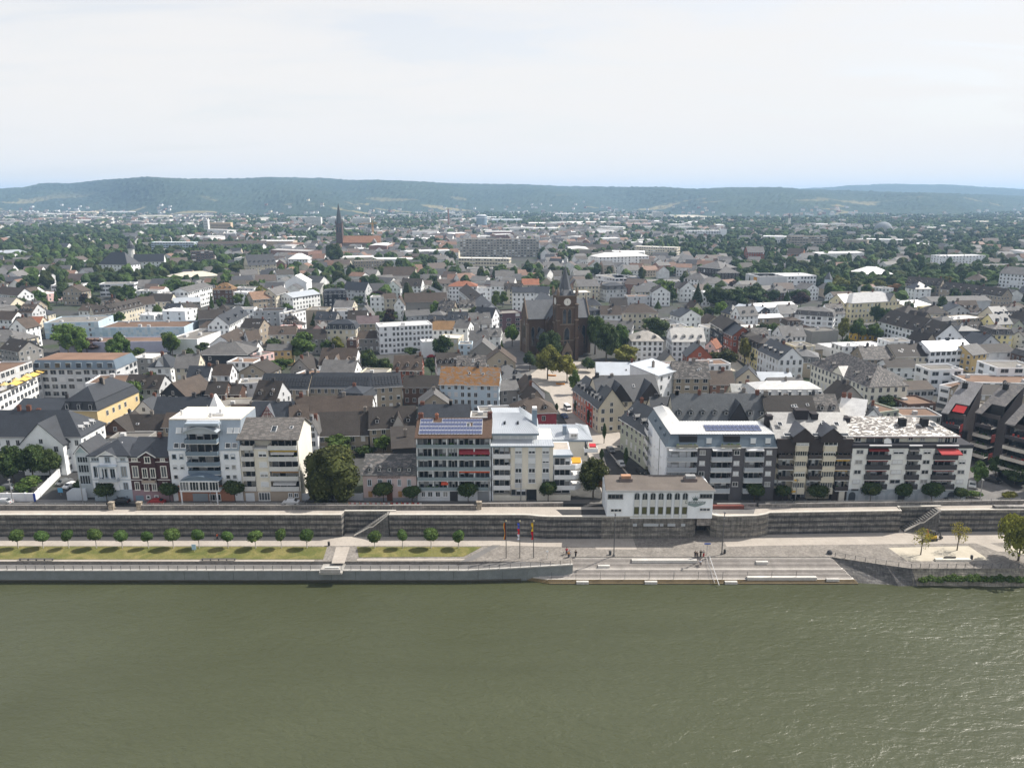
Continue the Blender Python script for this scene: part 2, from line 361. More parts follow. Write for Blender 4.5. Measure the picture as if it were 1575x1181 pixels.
def chimney(parent, x, y, z0, z1, w=.9, d=.7, col=(.16, .075, .055)):
    mb = MB(); mb.box(x-w/2, y-d/2, z0, x+w/2, y+d/2, z1, 0, 'b'); mb.box(x-w/2-.08, y-d/2-.08, z1, x+w/2+.08, y+d/2+.08, z1+.15, 0)
    mb.cyl(x-w*.2, y, z1+.15, z1+.5, .13, 6); mb.cyl(x+w*.2, y, z1+.15, z1+.5, .13, 6)
    return part('chimney', mb, BRICK, parent, col)
def skylight(parent, W, D, h, rh, x, s, w=.9, l=.09):
    mb = MB(); slope_quad_box(mb, W, D, h, rh, x-w/2, x+w/2, s, s+l*1.3, .2, .12, 0); slope_quad_box(mb, W, D, h, rh, x-w/2+.12, x+w/2-.12, s+.012, s+l*1.3-.012, .32, .02, 1)
    return part('skylight', mb, [FRAME, GLASS], parent)
HOUSES = []
CURT = tinted('curtained_pane', .25, 2.0, .25, .5, streak=(4, 1, .3)); DSOLAR = tinted('dark_solar', .3, .5, .05, .4)
def house(label, x1, y1, x2, y2, h, dep, roof, rh, wall, rc, fl=None, dn=0, ch=1, sk=0, win=2.7, ww=1.05, wh=1.5, name=None, cat='house', pv=False, blinds=.25, wcol=None, rcol=None, group=None, pts=None, faces='frl', occ=True):
    if pts: p1, p2 = Vector(pts[0]), Vector(pts[1])
    else: p1, p2 = at(x1, y1, h), at(x2, y2, h)
    d = p2-p1; W = hypot(d.x, d.y); rz = atan2(d.y, d.x); D = dep
    rs = random.Random(int(x1*7+y1*131))
    r = thing(name or 'town_house', label, cat, (p1.x, p1.y, 0), rz, group)
    wc = wcol or WALLS[wall][0]; k = 1+rs.uniform(-.07, .05); wc = tuple(min(.82, c*k) for c in wc)
    rm, rcc, rword = ROOFS[rc]; kr = 1+rs.uniform(-.2, .2); rcc = rcol or tuple(c*kr for c in rcc)
    fl = fl or max(1, round(h/3.0)); wk = roof if roof in ('gx', 'gy', 'sh') else 'x'
    part('wall', wall_mesh(wk, W, D, h, rh), BRICK if wall in 'RB' else PLASTER, r, wc)
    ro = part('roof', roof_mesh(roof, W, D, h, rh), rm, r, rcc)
    if roof in ('gx', 'hx', 'mx', 'md'):
        o_ = .45 if roof in ('gx', 'hx') else .3; zg = h-.45*rh/(D/2) if roof == 'gx' else h; part('gutter', MB().box(-o_, -o_-.14, zg-.04, W+o_, -o_-.01, zg+.16), PAINT, ro, rs.choice(((.5, .5, .5), (.3, .3, .3), (.6, .6, .58))))
    if roof == 'fl':
        mb = MB(); q = .28
        mb.box(-.04, -.04, h-.45, W+.04, q, h+.12); mb.box(-.04, D-q, h-.45, W+.04, D+.04, h+.12); mb.box(-.04, q, h-.45, q, D-q, h+.12); mb.box(W-q, q, h-.45, W+.04, D-q, h+.12)
        part('parapet', mb, PLASTER, r, tuple(min(.75, c*1.05) for c in wc))
        nu = max(1, int(W*D/120))
        for i in range(min(nu, 4)):
            mb = MB(); a, b = rs.uniform(1, max(1.1, W-3)), rs.uniform(1, max(1.1, D-3)); mb.box(a, b, h-.36, a+rs.uniform(.8, 2), b+rs.uniform(.8, 1.6), h+rs.uniform(.3, 1.1))
            part('roof_unit', mb, CONC, ro, (.5, .5, .5))
    if win:
        mb = MB()
        for f in faces: win_grid(mb, f, W if f in 'fk' else D, W, D, h, fl, win, ww, wh, rs, blinds=blinds)
        if roof in ('gy',) and rh > 2.4: add_win(mb, 'f', W/2, h+.25, .9, 1.2, W, D)
        if roof in ('gx',) and rh > 3: add_win(mb, 'r', D/2, h+.25, .9, 1.2, W, D); add_win(mb, 'l', D/2, h+.25, .9, 1.2, W, D)
        if mb.f:
            o = part('windows', mb, [FRAME, GLASS], r); o['kind'] = 'stuff'
    sD = D; sh = h; srh = rh
    if roof == 'mx':
        for i in range(dn): 
            x = W*(i+.5)/dn; mb = MB(); q = min(2.6, rh*.6)
            mb.box(x-.65, -.12, h+.25, x+.65, 1.0, h+.3+q*.78, 0, 'b'); mb.poly([(x-.5, -.16, h+.4), (x+.5, -.16, h+.4), (x+.5, -.16, h+.2+q*.72), (x-.5, -.16, h+.2+q*.72)], 1); mb.poly([(x-.36, -.19, h+.5), (x+.36, -.19, h+.5), (x+.36, -.19, h+.12+q*.7), (x-.36, -.19, h+.12+q*.7)], 2)
            part('dormer', mb, [rm, FRAME, GLASS], ro, rcc)
    elif roof in ('gx', 'hx'):
        for i in range(dn): dormer(ro, W*(i+.5)/dn, W, D, h, rh, min(1.5, W/dn*.6), min(1.3, rh*.4), .22, rm, rcc)
        for i in range(sk): skylight(ro, W, D, h, rh, W*(.12+.76*rs.random()), rs.uniform(.3, .6))
    for i in range(ch):
        if roof in ('fl', 'md'): continue
        if roof == 'gx': x, y, zt = W*rs.choice((.06, .3, .62, .92)), D/2, h+rh
        elif roof == 'gy': x, y, zt = W/2, D*rs.uniform(.2, .8), h+rh
        else: x, y, zt = W/2+rs.uniform(-.12, .12)*W, D/2, h+rh
        chimney(ro, x, y, zt-.9, zt+rs.uniform(.7, 1.5), rs.uniform(.7, 1.3), .7, rs.choice(((.15, .07, .05), (.06, .06, .065), (.2, .18, .16))))
    if pv:
        n = int((W-1)/1.05); me = cached('pvstrip', lambda: MB().box(-.3, -1.05, 0, .3, 1.05, .06).mesh('solar_panel', [DSOLAR]))
        al = atan2(rh, D/2); L = hypot(D/2, rh); m = max(1, int((L-1.0)/2.25))
        for i in range(n):
            for j in range(m):
                s = (.7+1.07+2.25*j)/L; y, z = slope_y(h, rh, D, s)
                link('solar_panel', me, ro, (.03, .032, .036), (.9+i*(W-1.8)/max(1, n-1), y-.35*sin(al), z+.35*cos(al)), rx=al)
    c = Vector((p1.x, p1.y))+Vector((cos(rz), sin(rz)))*W/2+Vector((-sin(rz), cos(rz)))*D/2
    if occ:
        if W > 1.6*D or D > 1.6*W:
            L, B = max(W, D), min(W, D); n = max(2, round(L/B))
            for i in range(n):
                t = (i+.5)/n; uu, vv = (W*t, D/2) if W > D else (W/2, D*t)
                occupy(p1.x+cos(rz)*uu-sin(rz)*vv, p1.y+sin(rz)*uu+cos(rz)*vv, B*.62)
        else: occupy(c.x, c.y, max(W, D)*.6)
    HOUSES.append((r, wall, rc, roof, W, D, h))
    return r, W, D, ro
# ------------------------------------------------------------ the houses on the river street: measured straight off the facades
YF = 184.0
ZK = 3.9375
RG = {1: (0, 580, ZK), 2: (350, 580, ZK), 3: (600, 600, ZK), 4: (880, 600, ZK), 5: (1175, 600, ZK), 'v': (110, 630, 7.872), 'm': (750, 600, 6.56), 'n': (1100, 600, 6.559), 't': (1300, 580, 5.625)}
class Front:
    def __init__(s, name, label, cat, R, zxl, zxr, zyref, Y=YF):
        s.R = R; s.Y = Y; s.gcol = (.36, .36, .36); s.X0 = 0.0; s.X0 = s.x(zxl, zyref); s.W = s.x(zxr, zyref)
        s.t = thing(name, label, cat, (s.X0, Y, 0)); s.rs = random.Random(int(zxl*3)+len(label))
        occupy(s.X0+s.W/2, Y+7, max(s.W/2, 8))
    def x(s, zx, zy, Y=None): g = RG[s.R]; return onY(g[0]+zx/g[2], g[1]+zy/g[2], Y or s.Y)[0]-s.X0
    def z(s, zy, Y=None): g = RG[s.R]; return onY(0, g[1]+zy/g[2], Y or s.Y)[1]
    def part(s, name, mb, mats, col=(.5, .5, .5), parent=None): return part(name, mb, mats, parent or s.t, col)
    def box(s, name, x0, x1, z0, z1, y0, y1, mat, col, parent=None, skip=''):
        return s.part(name, MB().box(x0, y0, z0, x1, y1, z1, 0, skip), mat, col, parent)
    def win(s, x0, x1, z0, z1, y=0.0, shut=0.0, fr=.13, fcol=None, mull=1, pane=None, parent=None, rz=0.0, pos=None):
        w, h = round(x1-x0, 1), round(z1-z0, 1)
        w, h = max(.4, w), max(.4, h)
        if pane is None and s.rs.random() < .3: pane = CURT
        def mk():
            mb = MB(); d = .14
            mb.box(-w/2, -d, 0, -w/2+fr, 0, h, 0, 'k'); mb.box(w/2-fr, -d, 0, w/2, 0, h, 0, 'k'); mb.box(-w/2+fr, -d, h-fr, w/2-fr, 0, h, 0, 'k'); mb.box(-w/2-.06, -d-.08, -.06, w/2+.06, 0, fr, 0, 'k')
            for i in range(mull):
                u = -w/2+w*(i+1)/(mull+1); mb.box(u-.05, -d+.02, fr, u+.05, -.02, h-fr, 0, 'k')
            return mb.mesh('window', [PAINT])
        def mp_(): return MB().box(-w/2+fr, -.05, fr, w/2-fr, 0, h-fr, 0, 'k').mesh('pane', [GLASS if pane is None else pane])
        loc = pos or ((x0+x1)/2, y, z0)
        o = link('window', cached(('w', w, h, fr, mull), mk), parent or s.t, fcol or (.74, .74, .73), loc, rz)
        link('pane', cached(('p', w, h, fr, pane), mp_), o, s.rs.choice(((.16, .17, .18), (.3, .3, .29), (.1, .11, .12))))
        if shut > 0:
            hh = round((h-2*fr)*shut, 1)
            if hh > .15: link('roller_blind', cached(('s', w, h, fr, hh), lambda: MB().box(-w/2+fr, -.1, h-fr-hh, w/2-fr, -.06, h-fr, 0).mesh('roller_blind', [PAINT])), o, (.66, .68, .69))
        return o
    def winz(s, zx0, zx1, zy0, zy1, **k):   # rectangle in the photograph
        zm = (zy0+zy1)/2; return s.win(s.x(zx0, zm), s.x(zx1, zm), s.z(zy1), s.z(zy0), **k)
    def balcony(s, x0, x1, z, y0, y1, col, hgt=1.0, th=.1, mat=None, posts=False, plants=.5, slab=(.55, .55, .54)):
        mat = mat or PAINT
        o = s.box('balcony', x0, x1, z-.2, z, y0, y1, CONC, slab)
        mb = MB()
        if posts:
            n = max(2, int((x1-x0)/1.3))
            for i in range(n+1): u = x0+.03+(x1-x0-.06)*i/n; mb.box(u-.03, y0+.02, z, u+.03, y0+.08, z+hgt)
            mb.box(x0, y0, z+hgt, x1, y0+.1, z+hgt+.06); mb.box(x0, y0+.03, z+.12, x1, y0+.07, z+hgt-.1)
        else:
            mb.box(x0, y0, z+.001, x1, y0+th, z+hgt); mb.box(x0, y0+th, z+.001, x0+th, y1, z+hgt); mb.box(x1-th, y0+th, z+.001, x1, y1, z+hgt)
        part('parapet', mb, mat, o, col)
        rs = s.rs; n = int((x1-x0)*plants)
        if n:
            mb = MB()
            for i in range(n):
                u = rs.uniform(x0+.3, x1-.3); v = rs.uniform(y0+.25, y0+.8); a = rs.uniform(.1, .3); mb.box(u-a, v-a*.6, z+.01, u+a, v+a*.6, z+rs.uniform(.6, 1.25))
            f = part('balcony_clutter', mb, CLOTH, o, rs.choice(((.05, .1, .03), (.3, .28, .25), (.25, .06, .05), (.06, .07, .09), (.08, .13, .04)))); f['kind'] = 'stuff'
        return o
    def glazing(s, x0, x1, z0, z1, y, n):
        for i in range(n):
            a = x0+(x1-x0)*i/n; b = x0+(x1-x0)*(i+1)/n
            s.win(a+.04, b-.04, z0, z1, y, shut=s.rs.choice((0, 0, 0, .35, .6)), fr=.09, mull=0, fcol=s.gcol)
    def awning(s, x0, x1, z, y0, out, col, drop=.7):
        mb = MB(); P = [(x0, y0, z), (x1, y0, z), (x1, y0-out, z-drop), (x0, y0-out, z-drop)]; Q = [(a, b, c+.06) for a, b, c in P]
        mb.poly(Q[::-1]); mb.poly(P)
        for i in range(4):
            j = (i+1) % 4; mb.poly([P[i], Q[i], Q[j], P[j]])
        mb.box(x0, y0-out-.03, z-drop-.25, x1, y0-out, z-drop+.05)
        return s.part('awning', mb, CLOTH, col)
    def slab_roof(s, kind, x0, x1, y0, y1, h, rh, mat, col, ov=.4, name='roof'):
        mb = roof_mesh(kind, x1-x0, y1-y0, h, rh, ov); mb.v = [(a+x0, b+y0, c) for a, b, c in mb.v]
        return s.part(name, mb, mat, col)
# ------------------------------------------------------------ setting: river, promenade, walls, streets, plain, hills
ZP, ZL, ZW, ZT = -5.0, -5.7, -8.6, 0.8
def ground_mat(name, c1, c2, scale, rough=.9, fine=None, extra=None, coord='Object', dist=0.0, lo=.35, hi=.65):
    m, t, b, o = newmat(name); n = noise(t, scale, 6, coord, .65, dist=dist)
    col = mixcol(t, rng(t, n, lo, hi, 0, 1), c1, c2)
    if fine:
        n2 = noise(t, fine[0], 3, coord, .6); col = scaled(t, col, rng(t, n2, .3, .7, 1-fine[1], 1+fine[1])); bump(t, b, n2, .3, .05)
    t.links.new(col, b.inputs['Base Color']); b.inputs['Roughness'].default_value = rough; b.inputs['Specular IOR Level'].default_value = .2
    return m, t, b, col
ASPH = ground_mat('asphalt', (.036, .036, .038), (.06, .059, .058), .25, fine=(3.0, .15))[0]
PALEASPH = ground_mat('pale_asphalt', (.125, .12, .117), (.17, .163, .155), .2, fine=(2.0, .08))[0]
PAVE, t, b, col = ground_mat('pale_paving', (.345, .31, .272), (.41, .37, .325), .3, fine=(3.0, .05))
c = N(t, 'ShaderNodeTexCoord'); br = N(t, 'ShaderNodeTexBrick', i_Scale=1.0, offset=.5); br.inputs['Brick Width'].default_value = 2.4; br.inputs['Row Height'].default_value = 1.2; br.inputs['Mortar Size'].default_value = .03
br.inputs['Color1'].default_value = (1, 1, 1, 1); br.inputs['Color2'].default_value = (.94, .94, .94, 1); br.inputs['Mortar'].default_value = (.7, .7, .7, 1); t.links.new(c.outputs['Object'], br.inputs['Vector'])
t.links.new(mixcol(t, 1.0, col, br.outputs[0], 'MULTIPLY'), b.inputs['Base Color'])
COB, t, b, col = ground_mat('cobbles', (.175, .16, .143), (.232, .212, .19), .35, fine=(2.5, .12))
c = N(t, 'ShaderNodeTexCoord'); vo = N(t, 'ShaderNodeTexVoronoi', i_Scale=2.6); t.links.new(c.outputs['Object'], vo.inputs['Vector'])
vg = rng(t, vo.outputs['Color'], 0, 1, .72, 1.25); t.links.new(scaled(t, col, vg), b.inputs['Base Color'])
SAND = ground_mat('sand', (.40, .36, .29), (.48, .44, .36), .4, fine=(4.0, .06))[0]
GRASS, t, b, col = ground_mat('lawn', (.095, .105, .03), (.21, .178, .07), .22, fine=(3.5, .25), dist=1.0, lo=.38, hi=.7)
TOWNG = ground_mat('town_ground', (.06, .06, .058), (.04, .055, .027), .02, fine=(.5, .25), lo=.48, hi=.6)[0]
m, t, b, o = newmat('plain'); PLAIN = m
vo = N(t, 'ShaderNodeTexVoronoi', i_Scale=.0045); c = N(t, 'ShaderNodeTexCoord'); mpn = N(t, 'ShaderNodeMapping'); mpn.inputs['Scale'].default_value = (1, .6, 1); t.links.new(c.outputs['Object'], mpn.inputs[0]); t.links.new(mpn.outputs[0], vo.inputs['Vector'])
n1 = noise(t, .02, 6, 'Object', .65); n2 = noise(t, .0012, 3, 'Object', .5)
sp = N(t, 'ShaderNodeSeparateColor'); t.links.new(vo.outputs['Color'], sp.inputs[0])
field = mixcol(t, rng(t, sp.outputs[0], .3, .7, 0, 1), (.10, .13, .045), (.36, .29, .16))
t.links.new(mixcol(t, rng(t, n1, .4, .6, 0, 1), field, (.05, .075, .03)), b.inputs['Base Color']); b.inputs['Roughness'].default_value = .95; b.inputs['Specular IOR Level'].default_value = .1
# forested hill: crowns as noise relief, fields as patches of their own shape
m, t, b, o = newmat('hill_forest'); HILLM = m
c = N(t, 'ShaderNodeTexCoord'); n1 = noise(t, .004, 5, 'Object', .6); n2 = noise(t, .03, 4, 'Object', .7)
col = mixcol(t, rng(t, n1, .35, .65, 0, 1), (.036, .055, .045), (.05, .07, .05)); col = scaled(t, col, rng(t, n2, .3, .7, .6, 1.4))
n3 = noise(t, .0032, 2, 'Object', .45, stretch=(1, 1.5, 1.5), dist=.3); sz = N(t, 'ShaderNodeSeparateXYZ'); t.links.new(c.outputs['Object'], sz.inputs[0])
zf = rng(t, sz.outputs[2], 30, 110, 1, 0); fm = N(t, 'ShaderNodeMath', operation='MULTIPLY'); t.links.new(rng(t, n3, .61, .63, 0, 1), fm.inputs[0]); t.links.new(zf, fm.inputs[1])
t.links.new(mixcol(t, fm.outputs[0], col, (.20, .175, .10)), b.inputs['Base Color']); b.inputs['Roughness'].default_value = 1.0; b.inputs['Specular IOR Level'].default_value = .05
bump(t, b, n2, 1.0, 8.0)
# river: silty green body colour under a rippled surface
m, t, b, o = newmat('river_water'); WATER = m
c = N(t, 'ShaderNodeTexCoord')
n1 = noise(t, .16, 3, 'Object', .6, stretch=(.8, 1.5, 1), dist=.8); n2 = noise(t, .75, 4, 'Object', .65, stretch=(.7, 1.3, 1), dist=.5); n3 = noise(t, .02, 5, 'Object', .6, stretch=(.4, 1, 1), dist=.8); n4 = noise(t, 2.6, 2, 'Object', .6)
a1 = N(t, 'ShaderNodeMath', operation='MULTIPLY_ADD', i_1=.55); t.links.new(n2, a1.inputs[0]); t.links.new(n1, a1.inputs[2])
ad = N(t, 'ShaderNodeMath', operation='MULTIPLY_ADD', i_1=.10); t.links.new(n4, ad.inputs[0]); t.links.new(a1.outputs[0], ad.inputs[2])
st = N(t, 'ShaderNodeBump', i_Distance=.42); t.links.new(rng(t, n3, .35, .65, .55, 1.0), st.inputs['Strength']); t.links.new(ad.outputs[0], st.inputs['Height']); t.links.new(st.outputs[0], b.inputs['Normal'])
t.links.new(mixcol(t, rng(t, n3, .3, .7, 0, 1), (.043, .048, .022), (.062, .069, .037)), b.inputs['Base Color'])
b.inputs['Roughness'].default_value = .33; b.inputs['IOR'].default_value = 1.33; b.inputs['Specular IOR Level'].default_value = .5
# stone of the flood wall
m, t, b, o = newmat('wall_stone'); STONE = m
c = N(t, 'ShaderNodeTexCoord'); sp = N(t, 'ShaderNodeSeparateXYZ'); t.links.new(c.outputs['Object'], sp.inputs[0])
cb = N(t, 'ShaderNodeCombineXYZ'); t.links.new(sp.outputs[0], cb.inputs[0]); t.links.new(sp.outputs[2], cb.inputs[1])
br = N(t, 'ShaderNodeTexBrick', i_Scale=1.0, offset=.37); br.inputs['Brick Width'].default_value = 1.3; br.inputs['Row Height'].default_value = .363; br.inputs['Mortar Size'].default_value = .022
br.inputs['Color1'].default_value = (1.15, 1.13, 1.1, 1); br.inputs['Color2'].default_value = (.7, .7, .72, 1); br.inputs['Mortar'].default_value = (.45, .44, .42, 1); t.links.new(cb.outputs[0], br.inputs['Vector'])
n1 = noise(t, .5, 6, 'Object', .7, stretch=(.5, 1, 1)); n2 = noise(t, 1.6, 4, 'Object', .7, stretch=(1.5, 1, .2))
col = mixcol(t, 1.0, objcol(t), br.outputs[0], 'MULTIPLY'); col = scaled(t, col, rng(t, n1, .25, .75, .45, 1.6)); col = scaled(t, col, rng(t, n2, .3, .7, .55, 1.4))
t.links.new(col, b.inputs['Base Color']); b.inputs['Roughness'].default_value = .9; bump(t, b, br.outputs[0], .5, .05)

def sheet(name, pts, z, mat, kind='structure', col=(.5, .5, .5)):
    mb = MB(); mb.poly([(p[0], p[1], z if len(p) < 3 else p[2]) for p in pts]); return setting(name, mb, mat, col, kind)
def pxs(pts, Z): return [tuple(at(a, b, Z)[:2]) for a, b in pts]
sheet('river', [(-6000, -900), (6000, -900), (6000, 172), (-6000, 172)], ZW, WATER)
# the town's ground and the plain behind
sheet('ground', [(-6000, 178.2), (6000, 178.2), (6000, 1500), (-6000, 1500)], 0.0, TOWNG)
sheet('plain', [(-9000, 1500), (9000, 1500), (12000, 14000), (-12000, 14000)], 0.0, PLAIN)
# promenade at the foot of the wall
LX, RX = -220, 220
YW = 173.1
YQ = 157.0
mb = MB(); mb.poly([(LX, 160.1, ZP), (2, 160.1, ZP), (14, 158.6, ZP), (14, 162.3, ZP), (74.8, 162.3, ZP), (86, 158.2, ZP), (91, 156.6, ZP), (RX, 156.6, ZP), (RX, 182, ZP), (LX, 182, ZP)])
mb.poly([(LX, 160.1, ZP-1.5), (2, 160.1, ZP-1.5), (2, 160.1, ZP), (LX, 160.1, ZP)])
setting('promenade', mb, COB)
sheet('path', [(LX, 168.2), (-46.5, 168.2), (-36, 168.2), (3, 168.2), (8, 167.6), (20, 167.6), (20.4, 166.3), (30, 166.3), (30, 174.8), (LX, 174.8)], ZP+.004, PAVE)
sheet('path', [(52, 167.6), (62, 168.3), (130, 170.0), (RX, 170.0), (RX, 178), (64, 178), (52, 175)], ZP+.004, PAVE)
p = pxs([(1350, 833), (1380, 833), (1470, 840), (1440, 843)], ZP)
sheet('path', pxs([(1492, 832), (1513, 832), (1560, 848), (1535, 848)], ZP), ZP+.008, PAVE)
sheet('sand_bed', pxs([(1366, 842), (1490, 839.5), (1522, 861), (1396, 863)], ZP), ZP+.008, SAND)
sheet('sand_bed', pxs([(1543, 840), (1640, 838), (1680, 850), (1575, 853)], ZP), ZP+.008, SAND)
# lawns
def lawn(pts):
    mb = MB(); mb.prism(pts, ZP, ZP+.07); return setting('lawn', mb, GRASS, kind='structure')
lawn([(LX, 161.0)] + pxs([(497, 860)], ZP) + pxs([(503, 841)], ZP) + [(LX, 168.1)])
lawn(pxs([(552, 857), (713, 856), (741, 841), (549, 841)], ZP))
# cross path between the lawns, with its two cobbled margins
sheet('path', pxs([(510, 866), (530, 866), (538, 841), (517, 841)], ZP), ZP+.008, PAVE)
sheet('kerb', [(LX, 160.1), (-46, 160.1), (-46, 160.9), (LX, 160.9)], ZP+.005, PAVE)
sheet('kerb', pxs([(549, 862), (718, 861), (722, 859), (549, 859)], ZP), ZP+.005, PAVE)
sheet('path', pxs([(706, 864), (727, 862), (770, 838), (757, 838)], ZP), ZP+.006, PALEASPH)
# lower quay path and quay wall
mb = MB(); mb.poly([(LX, YQ, ZL), (-10, YQ, ZL), (-10, 160.09, ZL), (LX, 160.09, ZL)]); mb.poly([(-10, YQ, ZL), (13.7, 158.5, ZP-.02), (2, 160.05, ZP-.02), (-10, 160.09, ZL)])
setting('quay_path', mb, PALEASPH)
q = thing('quay_wall', 'grey concrete quay wall dropping into the river below the lower path', 'wall', (0, YQ, ZW))
mb = MB(); qz = lambda z: z-ZW
def strip(mb, line, z0a, z1a, th=.5, m=0, top=True):
    for (a, b), (za, zb), (zc, zd) in zip(zip(line, line[1:]), zip(z0a, z0a[1:]), zip(z1a, z1a[1:])):
        mb.poly([(a[0], a[1], za), (b[0], b[1], zb), (b[0], b[1], zd), (a[0], a[1], zc)], m)
        if top: mb.poly([(a[0], a[1], zc), (b[0], b[1], zd), (b[0], b[1]+th, zd), (a[0], a[1]+th, zc)], m)
line = [(LX, 0), (-10, 0), (2, .7), (14, 1.5)]
strip(mb, line, [-1.5]*4, [qz(ZL)-.05, qz(ZL)-.05, qz(ZL+.33)-.05, qz(ZP)-.05], .6, 0, False)
part('wall_face', mb, CONC, q, (.2, .215, .215))
mb = MB(); l2 = [(a, b-.12) for a, b in line]; zt = [qz(ZL), qz(ZL), qz(ZL+.33), qz(ZP)]
strip(mb, l2, [z-.18 for z in zt], [z+.1 for z in zt], .55); part('coping', mb, CONC, q, (.45, .43, .4))
mb = MB(); l2 = [(a, b-.25) for a, b in line[:3]]; strip(mb, l2, [-1.5]*3, [.55]*3, .3); part('footing', mb, CONC, q, (.13, .125, .1))
for i in range(26): part('joint', MB().box(-75+i*5.6, -.03, -.5, -74.93+i*5.6, .05, qz(ZL)-.3), CONC, q, (.08, .085, .085))
part('wet_band', MB().box(LX, -.29, -.6, 2, -.2, .5), CONC, q, (.05, .048, .036))
# -- broad river stairs
RISER = ground_mat('dark_riser', (.085, .07, .062), (.12, .1, .09), .5)[0]  # step fronts coloured darker than their treads
st = thing('river_stairs', 'broad pale stone stairs stepping down into the river', 'stairs', (14, 162.3, ZP))
y = 0.0; z = 0.0; LV = []
for k in range(20):
    LV.append((k, y, z)); z -= .178; y -= (.30 if k not in (8, 15) else .62)
for k, y, z in LV[1:]:
    xr = 61.0 + (-y)*.62
    if k <= 8: pts = [(0, y), (xr, y), (xr, .4+.003*k), (0, .4+.003*k)]
    elif k <= 15:
        e = (k-8); xc = 1.2-e*.28; pts = [(xc, y), (xr, y), (xr, .4+.003*k), (-.35-.02*k, .4+.003*k), (-4.0-e*.42, -2.0-e*.02)] if k < 15 else [(-1.5, y), (xr, y), (xr, .45), (-.65, .45), (-9.5, -2.6), (-11, -3.4), (-6.0, y)]
    else:
        e = k-15; pts = [(-6.0+e*.18, y), (xr, y), (xr, .47+.003*k), (-.7-.02*k, .47+.003*k), (-11.6-e*.5, -3.0), (-11.6-e*.5, -3.5+.02*e)]
    wet = k >= 17
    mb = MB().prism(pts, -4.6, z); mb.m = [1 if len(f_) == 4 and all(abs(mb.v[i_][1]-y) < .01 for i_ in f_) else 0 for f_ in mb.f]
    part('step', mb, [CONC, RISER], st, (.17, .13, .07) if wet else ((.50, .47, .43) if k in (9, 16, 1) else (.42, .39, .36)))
mb = MB(); 
for (zx, zx2, zy) in ((157, 228, 1088), (1112, 1185, 1075), (30, 102, 1155), (447, 520, 1150), (932, 1005, 1143), (1545, 1620, 1130)):
    p = at(880+zx/ZK, 600+zy/ZK, ZP-2); k = min(LV, key=lambda l: abs((l[1]+162.3)-p.y)); a = (zx2-zx)/ZK*.152
    zz = k[2]+ZP-.178*0
    o = tag(part('seat_block', MB().box(0, -.1, -.2, a, .55, .42), CONC, None, (.5, .48, .45), (p.x, k[1]+162.3, zz)), {157: 'short pale stone seat block nearest the left lamp post on the stairs', 1112: 'short pale seat block high on the right half of the stairs', 30: 'short pale seat block at the lower left end of the stairs', 447: 'short pale seat block on the lowest landing left of the long low bench', 932: 'short pale seat block on the lowest landing below the blue signpost', 1545: 'short pale seat block at the far right end of the stairs'}[zx], 'bench', 'seat blocks on the river stairs')
for (zx, zx2, zy, lab) in ((360, 755, 1070, 'long pale stone bench on the upper flight where people sit'), (1062, 1475, 1125, 'long pale stone bench low on the right half of the stairs')):
    p = at(880+zx/ZK, 600+zy/ZK, ZP-2); k = min(LV, key=lambda l: abs((l[1]+162.3)-p.y)); a = (zx2-zx)/ZK*.152
    tag(part('seat_block', MB().box(0, -.1, -.2, a, .75, .5), CONC, None, (.5, .48, .45), (p.x, k[1]+162.3, k[2]+ZP)), lab, 'bench', 'seat blocks on the river stairs')
# sloping stone wall at the right end of the stairs and the planted bank
mb = MB(); A = Vector((75.2, 162.6, ZP)); B = Vector((86, 158.2, ZP)); C_ = Vector((91, 156.6, ZP)); D_ = Vector((79.6, 155.6, ZW-.6)); E_ = Vector((88, 154.6, ZW-.6)); F_ = Vector((92, 154.7, ZW-.6)); 
mb.poly([A, D_, E_, B]); mb.poly([B, E_, F_, C_])
w_ = tag(part('river_wall', mb, STONE, None, (.12, .115, .11)), 'sloping dark cobbled wall beside the right end of the river stairs', 'wall')
mb = MB(); xs = np.linspace(91, RX, 40); rs = random.Random(5); pr = None
for i, x in enumerate(xs):
    row = [(x, 156.62, ZP-.0), (x, 156.5, ZP-.6), (x, 155.6+rs.uniform(-.2, .2), ZP-2.2), (x, 154.8+rs.uniform(-.4, .4), ZW-.8)]
    if pr:
        for a in range(3): mb.poly([pr[a+1], row[a+1], row[a], pr[a]])
    pr = row
setting('river_bank', mb, STONE, (.24, .22, .18))
# -- the flood wall: courses of stone between the promenade and the riverside walk
def course_wall(label, line, ztop, cols=None, z0=ZP, n=8):
    w = thing('flood_wall', label, 'wall', (line[0][0], line[0][1], z0)); ox, oy = line[0]; H_ = ztop-z0
    for k in range(n):
        za, zb = H_*k/n, H_*(k+1)/n; pr = .05 if k % 2 else 0.0; lt = k % 2 == (n-1) % 2
        l = [(a-ox, b-oy-pr) for a, b in line]; mb = MB(); strip(mb, l, [za]*len(l), [zb-.02]*len(l), .4)
        c = (.18, .172, .158) if lt else (.074, .074, .076)
        if cols: c = cols[0] if lt else cols[1]
        part('stone_course', mb, STONE, w, c)
    l = [(a-ox, b-oy-.15) for a, b in line]; mb = MB(); strip(mb, l, [H_]*len(l), [H_+.22]*len(l), .7)
    l = [(a-ox, b-oy+.55) for a, b in line][::-1]; strip(mb, l, [H_]*len(l), [H_+.22]*len(l), .4, 0, False)
    part('coping', mb, CONC, w, (.50, .47, .42)); return w
course_wall('dark banded stone flood wall behind the row of small round trees, left stretch', [(LX, YW), (-42.2, YW), (-41.9, 175.4)], ZT)
course_wall('short recessed stretch of dark stone flood wall behind the left stair', [(-41.9, 175.42), (-29, 175.42)], ZT+.02)
b1 = [(-30.4, YW), (2.5, YW), (4.5, 172.9), (6.5, 172.3), (9, 172.0), (22, 172.0)]
course_wall('dark banded stone flood wall curving forward beside the three flagpoles', b1, ZT)
